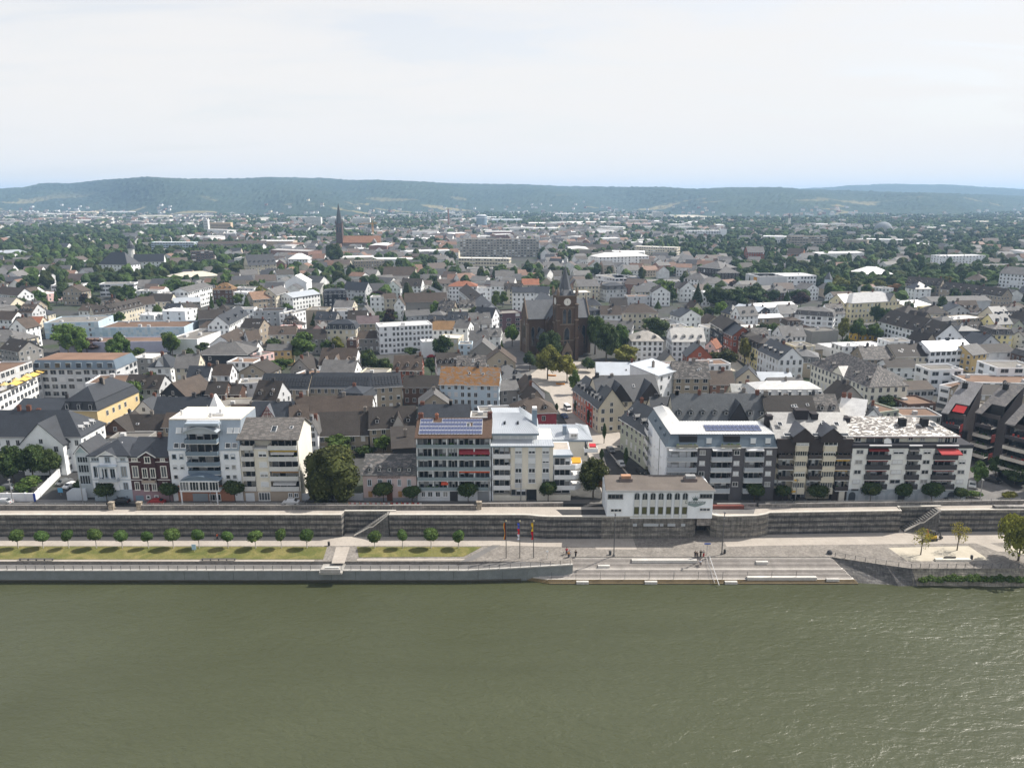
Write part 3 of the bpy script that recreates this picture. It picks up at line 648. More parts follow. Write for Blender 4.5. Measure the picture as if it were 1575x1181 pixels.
tan_ = ((.22, .205, .18), (.15, .142, .13))
b2 = [(22, 172.0), (42, 172.2), (44.6, 172.6), (45.6, 173.6), (45.7, 177)]
course_wall('brownish rounded stone base under the white arched restaurant', b2, ZT, tan_)
b3 = [(49.2, 177), (49.3, 173.4), (50.6, 172.4), (53, 172.2), (60.5, 172.6), (63.0, 173.6), (64.0, 174.4)]
course_wall('brownish rounded stone bastion right of the dark passage', b3, ZT, tan_)
course_wall('grey banded stone flood wall right of the bastion', [(64.0, 174.42), (97.5, 175.6), (97.8, 178.0)], ZT)
course_wall('short recessed stretch of grey stone wall behind the right stair', [(97.8, 178.02), (109, 178.4)], ZT+.02)
course_wall('grey banded stone flood wall at the far right behind the willows', [(107.5, 175.9), (120, 176.2), (RX, 178)], ZT)
mb = MB(); mb.box(0, 0, 0, 13, 1.2, .8); tag(part('parapet_wall', mb, STONE, None, (.2, .19, .18), (121.5, 176.6, ZT)), 'raised end block on the flood wall at the far right', 'wall')
# passage lintel and dark passage behind
mb = MB(); mb.box(45.75, 172.9, -1.9, 49.15, 176, ZT); tag(part('lintel', mb, STONE, None, (.24, .22, .2)), 'stone lintel over the dark passage through the flood wall', 'lintel')
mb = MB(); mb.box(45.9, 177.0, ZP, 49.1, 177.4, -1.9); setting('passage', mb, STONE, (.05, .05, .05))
# stairs up the recesses
def flank_stair(label, x0, x1, y0, y1):
    s_ = thing('wall_stair', label, 'stairs', (x0, y0, ZP)); n = 16
    for i in range(n):
        a = (x1-x0)*i/n; mb = MB(); mb.box(a, 0, 0, (x1-x0), y1-y0, (ZT-ZP)*(i+1)/n-.02*(i/n)); part('step', mb, CONC, s_, (.2, .19, .175))
    mb = MB(); L = x1-x0; P = [(0, -.16, .4), (L*.45, -.16, 2.7), (L*.55, -.16, 2.8), (L, -.16, ZT-ZP+.25)]
    for a, b in zip(P, P[1:]):
        mb.poly([a, b, (b[0], .25, b[2]), (a[0], .25, a[2])]); mb.poly([(a[0], -.16, a[2]-.3), (b[0], -.16, b[2]-.3), b, a]); mb.poly([(a[0], .25, a[2]), (b[0], .25, b[2]), (b[0], .25, b[2]-.3), (a[0], .25, a[2]-.3)])
    part('coping', mb, CONC, s_, (.62, .58, .52))
    mb = MB(); 
    for a, b in zip(P, P[1:]): mb.poly([(a[0], -.1, 0), (b[0], -.1, 0), (b[0], -.1, b[2]-.3), (a[0], -.1, a[2]-.3)])
    part('wall_face', mb, STONE, s_, (.12, .118, .115))
flank_stair('stone stair climbing the left recess of the flood wall', -39.4, -30.6, 173.3, 175.3)
flank_stair('stone stair climbing the right recess of the flood wall', 99.0, 107.4, 175.9, 178.0)
# riverside walk on top of the wall, parapet to the street
mb = MB(); top = [(LX, YW+.55), (-42.2, YW+.55), (-41.9, 176), (-30.5, 176), (-30.4, YW+.55), (2.5, YW+.55), (9, 172.55), (42, 172.7), (45.6, 176), (49.3, 176), (52, 172.8), (60.5, 173.2), (64, 175), (97.5, 176.2), (97.8, 178.2), (107.5, 178.2), (107.5, 176.5), (RX, 178.6), (RX, 181.8), (130, 180.6), (100, 179.6), (60, 178.2), (LX, 178.2)]
mb.poly([(a, b, ZT) for a, b in top]); mb.poly([(LX, 178.2, 0), (60, 178.2, 0), (60, 178.2, ZT), (LX, 178.2, ZT)][::-1]); setting('riverside_walk', mb, PAVE)
sheet('walk_paving', [(12.5, 173.1), (24, 173.3), (24, 176.6), (11, 176.6)], ZT+.006, ASPH)
sheet('walk_paving', [(50, 174.2), (60, 174.0), (61.5, 177.4), (50, 177.4)], ZT+.006, PALEASPH)
def parapet(label, x0, y0, x1, y1, z0, hgt, col=(.17, .16, .15)):
    L = hypot(x1-x0, y1-y0); t_ = thing('parapet_wall', label, 'wall', (x0, y0, z0), atan2(y1-y0, x1-x0))
    part('wall_face', MB().box(0, 0, 0, L, .3, hgt-.14), STONE, t_, col); part('coping', MB().box(-.03, -.06, hgt-.14, L+.03, .36, hgt), CONC, t_, (.33, .31, .29)); return t_
parapet('low dark street wall behind the walk, left of the two gate pillars', LX, 176.3, -101.5, 176.3, .7, 1.4)
parapet('low dark street wall between the gate pillars and the big chestnut', -93.2, 176.3, -30, 176.3, .7, 1.4)
parapet('low dark street wall before the solar panelled apartments', -29.9, 176.35, -9, 176.35, .7, 1.45)
parapet('low street wall left of the white restaurant', -8.9, 178.5, 13, 178.9, 0, 1.7, (.26, .24, .22))
parapet('low street wall right of the white restaurant', 52, 178.2, 62, 178.3, 0, 1.7, (.2, .18, .17))
parapet('long low street wall before the apartments with white flecked roof', 62.3, 177.5, 131, 180.0, .7, 1.2, (.2, .19, .18))
for i, (x, l) in enumerate(((-101.2, 'left square stone gate pillar in the street wall'), (-94.2, 'right square stone gate pillar in the street wall'), (-8.9, 'square stone pillar in the street wall before the cream corner apartments'))):
    mb = MB(); mb.box(0, -.15, 0, 1.2, .75, 1.9); mb.box(-.12, -.27, 1.9, 1.32, .87, 2.15)
    tag(part('gate_pillar', mb, STONE, None, (.3, .26, .21), (x, 176.3 if i < 2 else 176.6, .7)), l, 'pillar')
# streets
sheet('street', [(LX, 178.3), (RX, 182), (RX, 184), (137, 184), (137, 183.9), (LX, 183.9)], .012, ASPH)
sheet('pavement', [(LX, 182.3), (24, 182.3), (24, 185), (LX, 185)], .024, PALEASPH)
sheet('pavement', [(42, 182.3), (118, 182.8), (118, 185), (42, 185)], .024, PALEASPH)
sheet('street', pxs([(62, 775), (125, 775), (122, 752), (118, 722), (106, 722), (92, 742)], 0) , .02, ASPH)
# ------------------------------------------------------------ river street, left to right
WHT, CRM = (.77, .79, .815), (.68, .64, .55)
def pediment(f, x0, x1, zb, za, y, dback, wcol, slope_mat=SLATE, scol=(.03, .034, .042), trim=(.74, .74, .73)):
    xm = (x0+x1)/2; mb = MB(); mb.poly([(x0, y, zb), (x1, y, zb), (xm, y, za)]); f.part('gable', mb, PLASTER, wcol)
    mb = MB()
    for a, b in ((x0, xm), (xm, x1)):
        z1, z2 = (zb, za) if a == x0 else (za, zb)
        mb.poly([(a, y-.3, z1+.12), (b, y-.3, z2+.12), (b, y+dback, z2+.12), (a, y+dback, z1+.12)])
    o = f.part('gable_roof', mb, slope_mat, scol)
    mb = MB()
    for a, b in ((x0-.2, xm), (xm, x1+.2)):
        z1, z2 = (zb-.1, za) if a < xm-.01 else (za, zb-.1)
        mb.poly([(a, y-.34, z1-.2), (b, y-.34, z2-.2), (b, y-.34, z2+.14), (a, y-.34, z1+.14)])
    f.part('bargeboard', mb, PAINT, trim)
# -- white villa and brown villa
f = Front('villa', 'white villa with blue grey window surrounds and slate roof beside the side street', 'house', 'v', 215, 683, 570)
H0 = f.z(560); xl, xr = 0, f.W
f.box('wall', xl, xr, 3.2, H0, 0, 13, PLASTER, WHT, skip='t'); f.box('plinth', xl-.03, xr+.03, 0, 3.2, -.06, 13, PLASTER, (.36, .42, .47), skip='')
f.box('cornice', xl-.3, xr+.02, H0-.35, H0-.02, -.45, .0, PAINT, (.5, .54, .58))
ro = f.slab_roof('hx', xl, xr+.3, 0, 13, H0, f.z(335, 190.5)-H0, SLATE, (.03, .034, .042), .6)
for zy in (632, 845): f.box('string_course', xl, xr, f.z(zy)-.12, f.z(zy)+.12, -.12, 0, PAINT, (.45, .5, .55))
x0, x1 = f.x(340, 560), f.x(540, 560); f.box('bay', x0, x1, 3.2, H0+.05, -.5, 0, PLASTER, WHT, skip='k'); pediment(f, x0-.5, x1+.5, H0, f.z(492), -.5, 4.5, WHT)
BG = (.38, .44, .5)
for r_ in ((590, 650, 580, 622), (600, 672, 682, 812), (268, 335, 682, 818), (630, 692, 878, 970), (292, 352, 878, 960)): f.winz(*r_, fcol=BG, shut=f.rs.choice((0, 0, .9)) if r_[0] == 600 else 0)
f.winz(240, 335, 582, 622, fcol=BG, fr=.1, mull=2)
f.winz(415, 480, 562, 632, y=-.5, fcol=BG)
for a in (385, 480): f.winz(a, a+66, 705, 815, y=-.5, fcol=BG)
f.balcony(x0-.3, x1+.3, f.z(850), -1.6, -.5, (.36, .4, .44), .9)
f.box('canopy', x0-.3, x1+.3, f.z(672), f.z(660), -1.7, -.5, METAL, (.4, .46, .52))
for u in (x0-.2, x0+(x1-x0)*.33, x0+(x1-x0)*.66, x1+.05): f.box('post', u, u+.15, f.z(850)+.9, f.z(672), -1.6, -1.45, PAINT, WHT)
for a in (540, 660): f.winz(a, a+34, 1036, 1062, y=-.06, mull=0, fcol=BG)
skylight(ro, xr, 13, H0, f.z(335, 190.5)-H0, xr*.62, .55, 1.1, .12); skylight(ro, xr, 13, H0, f.z(335, 190.5)-H0, xr*.42, .55, 1.0, .12)
f = Front('villa', 'dark brown brick villa with white window surrounds and central gable', 'house', 'v', 683, 1166, 570)
H0 = f.z(562); xr = f.W; BRN = (.075, .04, .042)
f.box('wall', .02, xr, 3.1, H0, 0, 13, BRICK, BRN, skip='t'); f.box('plinth', .02, xr, 0, 3.1, -.06, 13, PLASTER, (.32, .22, .24), skip='')
f.box('cornice', .02, xr, H0-.32, H0-.02, -.4, .0, PAINT, WHT); f.box('string_course', .02, xr, f.z(848)-.12, f.z(848)+.12, -.1, 0, PAINT, (.6, .58, .56)); f.box('string_course', .02, xr, f.z(632)-.1, f.z(632)+.1, -.1, 0, PAINT, (.6, .58, .56))
rh = f.z(335, 190.5)-H0; ro = f.slab_roof('gx', .3, xr, 0, 13, H0, rh, SLATE, (.03, .034, .042), .5)
x0, x1 = f.x(835, 560), f.x(1005, 560); f.box('bay', x0, x1, 3.1, H0+.05, -.4, 0, BRICK, BRN, skip='k'); pediment(f, x0-.3, x1+.4, H0, f.z(500), -.4, 4, BRN)
for r_ in ((725, 800, 580, 622), (1075, 1130, 585, 627), (738, 812, 680, 820), (1082, 1156, 680, 820), (768, 830, 870, 972), (1106, 1166, 875, 972)): f.winz(*r_, fcol=(.72, .7, .64), fr=.2)
for r_ in ((890, 965, 562, 640), (866, 930, 700, 818), (962, 1028, 700, 818), (890, 950, 882, 976), (985, 1045, 882, 974)): f.winz(*r_, y=-.4, fcol=(.72, .7, .64), fr=.2)
f.balcony(x0+.1, x1-.1, f.z(868), -1.3, -.4, (.35, .29, .24), .75)
for a in (908, 1006): f.winz(a, a+52, 1032, 1076, y=-.06, mull=0, fr=.2)
f.box('garage_door', f.x(782, 1070), f.x(878, 1070), 0, f.z(1036), -.12, -.06, PAINT, (.2, .27, .33)); chimney(ro, xr*.55, 6.5, H0+rh-.6, H0+rh+1)
# side wing of the white villa
f = Front('side_wing', 'narrow grey glazed wing with a small slate gable on the left of the white villa', 'house', 'v', 45, 212, 560, 186.5)
H0 = f.z(520); f.box('wall', 0, f.W, 0, H0, 0, 9, PLASTER, (.52, .56, .58), skip='t'); f.slab_roof('gy', 0, f.W, 0, 9, H0, f.z(420)-H0, SLATE, (.04, .043, .05), .4)
pediment(f, .2, f.W-.2, H0, f.z(430)-.2, -.05, .3, (.4, .5, .52))
for a, b in ((640, 565), (760, 665), (900, 790)): f.win(.4, f.W-.4, f.z(a), f.z(b), fcol=(.5, .55, .58), mull=3)
# garden wall and terrace of the villa
mb = MB(); pa, pb, pc = at(105, 769, 0), at(115, 752, 0), at(143, 769, 0)
mb.prism([(0, 0), (5.2, 0), (5.2, .3), (0, .3)], 0, 2.3); mb.poly([(0, -.02, 2.3), (5.2, -.02, 2.3), (5.2, -.02, 3.4), (1.6, -.02, 3.4)]); mb.poly([(1.6, -.02, 3.4), (5.2, -.02, 3.4), (5.2, .3, 3.4), (1.6, .3, 3.4)])
tag(part('garden_wall', mb, PLASTER, None, (.5, .54, .58), (pa.x, 184.2, 0)), 'pale stepped garden wall with garage left of the white villa', 'wall')
# -- white apartments with blue metal mansard
f = Front('apartment_house', 'white apartment block with blue metal mansard and glazed arched conservatory', 'apartment block', 1, 1018, 1447, 440)
H0 = f.z(441); W = f.W; HT = f.z(275); BLU = (.34, .395, .45); xa, xb = f.x(1128, 440), f.x(1326, 440)
f.box('wall', 0, xa, 0, H0, 0, 14, PLASTER, WHT, skip='t'); f.box('wall', xb, W, 0, H0, 0, 14, PLASTER, WHT, skip='t'); f.box('wall', xa, xb, 0, HT, 1.6, 14, PLASTER, (.5, .52, .54), skip='')
q = 2.7
for a, b in ((-.15, xa), (xb, W+.15)):
    mb = MB(); mb.poly([(a, -.1, H0), (b, -.1, H0), (b, q, HT), (a, q, HT)]); mb.poly([(a, -.1, H0), (a, q, HT), (a, 14, HT), (a, 14, H0)][::-1]); mb.poly([(b, -.1, H0), (b, q, HT), (b, 14, HT), (b, 14, H0)]); mb.poly([(a, -.1, H0), (b, -.1, H0), (b, 0, H0-.25), (a, 0, H0-.25)])
    n = int((b-a)/.62)
    for i in range(n+1):
        u = a+.05+(b-a-.1)*i/n; mb.poly([(u-.03, -.18, H0), (u+.03, -.18, H0), (u+.03, q-.08, HT), (u-.03, q-.08, HT)]); mb.poly([(u-.03, -.1, H0), (u-.03, -.18, H0), (u-.03, q-.08, HT), (u-.03, q, HT)])
    f.part('mansard_roof', mb, METAL, BLU)
ro = f.box('roof', -.1, W+.1, HT-.1, HT+.25, q-.2, 14, CONC, (.66, .62, .55))
o = f.box('roof_terrace', W*.28, W*.75, HT-.75, HT-.12, -.6, 1.55, METAL, BLU)
k = (HT-H0); sl_ = (q+.1)/k
for zx0, zx1 in ((1050, 1084), (1092, 1125), (1362, 1395), (1403, 1436)):
    for (za, zb, pc) in ((350, 315, 1.0), (430, 398, 0)):
        z0, z1 = f.z(za), f.z(zb); zm = (za+zb)/2
        o = f.win(f.x(zx0, zm), f.x(zx1, zm), z0, z1, y=-.1+(z0-H0)*sl_-.12, shut=pc, mull=0); o.rotation_euler = (-atan2(sl_, 1), 0, 0)
for zx0, zx1 in ((1042, 1068), (1086, 1110), (1358, 1384), (1398, 1424)):
    for i, (za, zb) in enumerate(((465, 495), (530, 557), (590, 615))):
        if zx0 == 1086 and i == 2: continue
        f.winz(zx0+(6*i), zx1+(6*i), za, zb, shut=f.rs.choice((0, 0, .5)), mull=0, fcol=(.3, .36, .42) if i == 0 else (.6, .6, .6), fr=.1)
for i, (zp, zt) in enumerate(((382, 330), (455, 402), (518, 470), (572, 535))):
    zf = f.z(zp+14); f.balcony(xa+.05, xb-.05, zf, -.9 if i < 3 else -.4, 1.55, (.17, .22, .27), f.z(zp-10)-zf, plants=.9); f.glazing(xa+.4, xb-.4, zf+.05, f.z(zt), 1.58, 4)
f.awning(f.x(1240, 535), xb-.3, f.z(527), 1.5, 1.6, (.62, .62, .6), .5)
mb = MB(); za, zb, xm, R = f.z(330), f.z(296), (xa+xb)/2, (xb-xa)/2+.3
for i in range(10):
    a, b = -1+.2*i, -.8+.2*i; u, v = za+(zb-za)*(1-a*a), za+(zb-za)*(1-b*b)
    mb.poly([(xm+a*R, -.9, u), (xm+b*R, -.9, v), (xm+b*R, 3, v), (xm+a*R, 3, u)]); mb.poly([(xm+a*R, -.9, u-.3), (xm+b*R, -.9, v-.3), (xm+b*R, -.9, v), (xm+a*R, -.9, u)]); mb.poly([(xm+a*R, -.5, za-.5), (xm+b*R, -.5, za-.5), (xm+b*R, -.5, v), (xm+a*R, -.5, u)])
f.part('arched_canopy', mb, METAL, (.42, .46, .5))
# conservatory on posts
xa, xb = f.x(1112, 620), f.x(1352, 620); z0, z1, z2 = f.z(662), f.z(608), f.z(575)
mb = MB(); n = 10; xm, R = (xa+xb)/2, (xb-xa)/2
for i in range(n):
    a, b = -1+2*i/n, -1+2*(i+1)/n; za, zb = z1+(z2-z1)*(1-a*a), z1+(z2-z1)*(1-b*b)
    mb.poly([(xm+a*R, -3.1, za), (xm+b*R, -3.1, zb), (xm+b*R, 0, zb), (xm+a*R, 0, za)]); mb.poly([(xm+a*R, -2.9, z1), (xm+b*R, -2.9, z1), (xm+b*R, -2.9, zb), (xm+a*R, -2.9, za)])
o = f.part('conservatory', mb, METAL, (.15, .2, .26)); f.box('slab', xa, xb, z0-.3, z0, -3, 0, CONC, (.6, .62, .64))
for i in range(4):
    a = xa+.1+(xb-xa-.2)*i/4; b = xa+.1+(xb-xa-.2)*(i+1)/4; f.win(a+.06, b-.06, z0, z1, y=-2.85, mull=2, fr=.14)
f.box('beam', xa, xb, z1-.02, z1+.2, -3, -2.8, PAINT, WHT)
for u in (f.x(1128, 700), f.x(1340, 700)): f.box('post', u-.15, u+.15, 0, z0-.3, -2.9, -2.6, PAINT, WHT)
f.box('ground_floor', f.x(1080, 710), f.x(1420, 710), 0, f.z(655), -.12, 0, PLASTER, (.42, .2, .13)); f.box('garage_door', f.x(1170, 725), f.x(1262, 725), 0, f.z(702), -.2, -.12, PAINT, (.32, .36, .4)); f.winz(1270, 1340, 705, 745, y=-.12, mull=3)
mb = MB(); mb.box(W*.52, 5, HT+.25, W*.72, 9, HT+.9); mb.cyl(W*.56, 4, HT+.25, HT+1.5, .4); mb.cyl(W*.66, 6, HT+.9, HT+1.9, .35); mb.bar((W*.5, 5, HT+.2), (W*.5, 5, HT+3.2), .07); mb.cyl(W*.1, 6, HT+.25, HT+1.6, .35); f.part('roof_unit', mb, METAL, (.6, .6, .6), ro)
# -- cream apartments with grey slate gable roof
f = Front('apartment_house', 'cream apartment block with mottled gable roof, yellow awnings and blank right gable wall', 'apartment block', 2, 68, 425, 400)
H0 = f.z(374); W = f.W; rh = f.z(247, 190.5)-H0
zt = f.z(435)
f.box('wall', 0, W-.35, 0, H0-2.6, 1.5, 13, PLASTER, CRM, skip='t'); f.box('wall', .1, W-.35, H0-2.6, H0, 2.2, 13, PLASTER, CRM, skip='t')
mb = MB(); mb.poly([(W, 0, 0), (W, 13, 0), (W, 13, H0), (W, 6.5, H0+rh), (W, 0, H0)]); mb.poly([(W-.3, 0, 0), (W-.3, 0, H0), (W, 0, H0), (W, 0, 0)][::-1]); f.part('gable_wall', mb, PLASTER, (.7, .67, .6))
ro = f.slab_roof('gx', -.2, W+.1, 0, 13, H0, rh, MOTT, (.12, .112, .105), .5); skylight(ro, W, 13, H0, rh, W*.56, .3, 1.4, .22); skylight(ro, W, 13, H0, rh, W*.85, .45, .9, .1)
c0, c1, c2, c3 = f.x(70, 500), f.x(162, 500), f.x(250, 500), f.x(432, 500)
f.box('pier', c1, c2, 0, H0-2.7, 0, 1.5, PLASTER, CRM, skip='k'); f.box('pier', 0, .35, 0, H0-2.7, 0, 1.5, PLASTER, CRM, skip='k')
for i, zp in enumerate((425, 492, 552, 610, 672)):
    zf = f.z(zp+10); hh = f.z(zp-13)-zf
    f.balcony(.36, c1-.02, zf, -.5, 1.5 if i else 2.2, (.58, .57, .55), hh, plants=.5); f.balcony(c2+.02, W-.31, zf, -.5, 1.5 if i else 2.2, (.6, .6, .58), hh, plants=.7)
    yb = 1.5 if i else 2.2; zz = f.z((372, 445, 510, 570, 630)[i]+6)
    f.glazing(.6, c1-.2, zf+.05, zz, yb, 2); f.glazing(c2+.3, W-.5, zf+.05, zz, yb, 4)
    if i: f.winz(182+5*i, 232+5*i, (0, 450, 512, 572, 632)[i], (0, 482, 545, 605, 662)[i], shut=f.rs.choice((0, .5, 1)))
    if i in (0, 1, 3): f.awning(c2+.3, W-.4, f.z((378, 445, 0, 572)[i]), yb-.1, .9 if i else 1.4, (.62, .42, .06) if i < 3 else (.5, .3, .15), .25)
    if i in (1, 4): f.awning(c2+.6, W-1.2, f.z((0, 448, 0, 0, 634)[i]), 1.4, 1.5, (.6, .6, .6), .7)
f.box('balcony', c1, c2, f.z(430)-.2, f.z(430), -.2, 2.2, CONC, (.6, .6, .6)); 
f.box('ground_floor', 0, W-.01, 0, f.z(690), -.1, 1.5, PLASTER, (.36, .3, .24)); f.box('garage_door', f.x(112, 725), f.x(165, 725), 0, f.z(700), -.18, -.1, PAINT, (.62, .64, .66)); f.winz(190, 260, 695, 745, y=-.1, mull=3); f.winz(370, 395, 700, 725, y=-.1); f.winz(405, 430, 700, 725, y=-.1)
# -- low pink house with script lettering
f = Front('old_inn', 'low pink two storey inn with five white dormers in a weathered slate roof', 'inn', 2, 818, 1143, 600)
H0 = f.z(590); W = f.W; rh = f.z(466, 190)-H0
f.box('wall', 0.01, W-.01, 0, H0, 0, 12, PLASTER, (.50, .40, .385), skip='t'); f.box('plinth', -.03, W+.03, 0, .9, -.06, .1, PLASTER, (.25, .26, .28))
mb = MB(); mb.poly([(0, 0, H0), (0, 6, H0+rh), (0, 12, H0)]); mb.poly([(W, 0, H0), (W, 6, H0+rh), (W, 12, H0)]); f.part('gable', mb, PLASTER, (.5, .4, .38))
ro = f.slab_roof('gx', 0, W, 0, 12, H0, rh, MOTT, (.085, .085, .085), .4)
for zx in (857, 915, 977, 1037, 1097): dormer(ro, f.x(zx, 560), W, 12, H0, rh, 1.15, 1.15, .12, SLATE, (.1, .1, .1), cheek=PAINT)
for r_ in ((848, 873, 617, 657), (910, 937, 617, 657), (968, 993, 617, 657), (1030, 1052, 617, 657), (1088, 1112, 617, 657)): f.winz(*r_, fcol=(.5, .58, .62), pane=PAINT if r_[0] > 1000 else None)
for r_ in ((853, 878, 690, 725), (1034, 1057, 690, 725)): f.box('shutter', f.x(r_[0], 707), f.x(r_[1], 707), f.z(r_[3]), f.z(r_[2]), -.08, 0, PAINT, (.36, .21, .09))
f.box('door', f.x(965, 715), f.x(1000, 715), 0, f.z(690), -.08, 0, PAINT, (.12, .05, .03))
def lettering(parent, name, txt, x, y, z, size, col, rz=0.0, width=None, shear=0.0):
    c = bpy.data.curves.new(name, 'FONT'); c.body = txt; c.size = size; c.extrude = .02; c.shear = shear; c.align_x = 'CENTER'; c.resolution_u = 2
    o = bpy.data.objects.new(name, c); COL.objects.link(o); o.parent = parent; o.location = (x, y, z); o.rotation_euler = (pi/2, 0, rz); c.materials.append(PAINT); o.color = col+(1,)
    bpy.context.view_layer.update(); k = width/max(.1, o.dimensions.x) if width else 1
    me = bpy.data.meshes.new_from_object(o.evaluated_get(bpy.context.evaluated_depsgraph_get())); bpy.data.objects.remove(o); q = link(name, me, parent, col, (x, y, z)); q.rotation_euler = (pi/2, 0, rz); q.scale = (k, 1, 1)
    if not me.materials: me.materials.append(PAINT)
    return q
lettering(f.t, 'lettering', 'Rheinwirtschaft', f.x(975, 605), -.03, f.z(612), 1.05, (.05, .03, .03), width=f.x(1045, 605)-f.x(905, 605), shear=.3)
# -- apartments with the solar roof
f = Front('apartment_house', 'apartment block with blue solar panels on its roof and continuous glazed balconies', 'apartment block', 3, 158, 610, 380)
H0 = f.z(287); W = f.W; rh = f.z(172, 190.5)-H0
f.box('wall', .1, W-.1, 0, H0, 1.5, 12.9, PLASTER, (.40, .42, .43), skip='t')
mb = MB()
for u in (.0, W): mb.poly([(u, 0, 0), (u, 13, 0), (u, 13, H0), (u, 6.5, H0+rh), (u, 0, H0)])
f.part('gable_wall', mb, PLASTER, (.58, .58, .57))
ro = f.slab_roof('gx', 0, W, 0, 13, H0, rh, TILE, (.10, .06, .04), .45); al = atan2(rh, 6.5); L = hypot(6.5, rh)
me = MB().box(-.46, -.74, 0, .46, .74, .06, 1).box(-.38, -.64, .061, .38, .64, .09, 0, 'b').mesh('solar_panel', [SOLAR, FRAME]); n = 20; x0, x1 = f.x(168, 230), f.x(557, 230)
for i in range(n):
    for j in range(4):
        s_ = (.1+.2*j+.12)*1.02
        if j == 3 and i in (4, 5, 6): continue
        if i in (15, 16) and j in (2,): continue
        y_, z_ = s_*6.5, H0+s_*rh; link('solar_panel', me, ro, (.5, .5, .5), (x0+.5+(x1-x0-1.0)*i/(n-1), y_-.3*sin(al), z_+.3*cos(al)+.02), rx=al)
skylight(ro, W, 13, H0, rh, f.x(465, 220), .5, 1.3, .16); chimney(ro, f.x(268, 190), 6.3, H0+rh-1, H0+rh+1.1, .8, .7, (.3, .13, .08)); chimney(ro, f.x(155, 160)+.5, 6.5, H0+rh-1, H0+rh+1.3, 1.2, .8); chimney(ro, f.x(600, 150), 6.5, H0+rh-1.5, H0+rh+1.6, 1.2, .8, (.13, .06, .05))
posts = [165, 258, 345, 412, 510, 606]
FL = [(333, 296), (402, 352), (468, 422), (530, 484), (590, 546)]
for i, (zp, ztop) in enumerate(FL):
    zf = f.z(zp+13); f.balcony(.15, W-.15, zf, -.6, 1.5, (.22, .27, .29), f.z(zp-7)-zf, plants=1.1, slab=(.48, .49, .5))
    for a, b in zip(posts, posts[1:]): f.glazing(f.x(a+6, 420), f.x(b-6, 420), zf+.05, f.z(ztop), 1.5, 3)
    if i in (2, 3, 4): 
        f.box('sunblind', f.x(posts[0], 420), f.x(posts[3], 420), f.z(ztop-1), f.z(ztop-5), .2, .3, CLOTH, (.45, .3, .2))
for a in posts: u = f.x(a, 420); f.box('post', u-.14, u+.14, f.z(597), H0, -.3, 0, PAINT, (.66, .68, .69))
f.awning(f.x(418, 370), f.x(604, 370), f.z(352), .9, 1.6, (.26, .045, .055), 1.2)
f.awning(f.x(420, 490), f.x(604, 490), f.z(482), .2, .7, (.5, .1, .04), .35); f.awning(f.x(310, 552), f.x(352, 552), f.z(546), .4, 1.0, (.55, .1, .06), .8)
f.box('ground_floor', 0, W, 0, f.z(602), -.02, 1.5, PLASTER, (.66, .68, .7))
for a in (228, 275, 320): f.winz(a, a+30, 612, 645, y=-.02)
f.winz(190, 214, 612, 645, y=-.02); f.box('door', f.x(362, 640), f.x(410, 640), 0, f.z(610), -.05, -.02, PAINT, (.05, .05, .055)); f.box('garage_door', f.x(530, 640), f.x(596, 640), 0, f.z(612), -.1, -.02, PAINT, (.27, .28, .29))
# -- cream corner apartments with pale metal roofs
f = Front('apartment_house', 'cream corner apartment block with pale standing seam metal roofs and roof terraces', 'apartment block', 'm', 42, 662, 600)
H0 = f.z(562); W = f.W; HP = f.z(432, 186); MET = (.50, .53, .56)
c1 = f.x(232, 700); 
f.box('wall', 0, W, 0, H0, 1.5, 15, PLASTER, CRM); f.box('pier', c1, W, f.z(1000), H0, 0, 1.5, PLASTER, CRM, skip='k'); f.box('pier', -.02, .3, 0, H0, 0, 1.5, PLASTER, WHT, skip='k')
def seams(f, name, P, n, col=MET, parent=None):     # standing seam roof plane P: eave left, eave right, top right, top left
    P = [Vector(p) for p in P]; mb = MB(); nn = (P[1]-P[0]).cross(P[3]-P[0]).normalized()
    if nn.z < 0: nn = -nn
    mb.poly(P); 
    for i in range(n+1):
        a = P[0].lerp(P[1], i/n); b = P[3].lerp(P[2], i/n); u = (P[1]-P[0]).normalized()*.04
        q = [a-u, a+u, b+u, b-u]; mb.poly([p+nn*.09 for p in q]); mb.poly([a-u, a-u+nn*.09, b-u+nn*.09, b-u]); mb.poly([a+u, b+u, b+u+nn*.09, a+u+nn*.09])
    return f.part(name, mb, METAL, col, parent)
xa, xb = f.x(20, 430, 186), f.x(520, 430, 186); rdg = f.z(228, 193); xm = f.x(345, 290, 193)
ro = seams(f, 'roof', [(xa, 1.5, HP), (xb, 1.5, HP), (xb-5.0, 9, rdg), (xa+.6, 9, rdg)], 22); seams(f, 'roof', [(xb, 1.5, HP), (xb, 15, HP), (xb-5, 15, rdg), (xb-5.0, 9, rdg)], 12); seams(f, 'roof', [(xb-5, 15.5, rdg-.4), (xa, 15.5, rdg-.4), (xa+.6, 9, rdg), (xb-5, 9, rdg)], 14)
f.box('fascia', xa, xb, HP-.5, HP-.03, 1.45, 1.7, METAL, (.2, .26, .32)); f.box('penthouse', .2, xb-.4, H0, HP-.04, 2.6, 14.5, PLASTER, WHT)
for a, b in ((52, 130), (140, 218), (235, 300), (312, 382), (390, 460)): f.win(f.x(a, 480, 186), f.x(b, 480, 186), f.z(522, 186), f.z(460, 186), y=2.6, shut=1.0, mull=0)
f.box('sunblind', f.x(135, 460, 186), f.x(465, 460, 186), HP-.75, HP-.55, 2.4, 2.55, CLOTH, (.55, .4, .1))
seams(f, 'roof_skirt', [(-.3, -.35, H0+.1), (W+.2, -.35, H0+.1), (W-.2, 2.5, H0+1.0), (.1, 2.5, H0+1.0)], 26); f.box('gutter', -.3, W+.2, H0-.25, H0+.1, -.4, -.1, METAL, (.22, .28, .34))
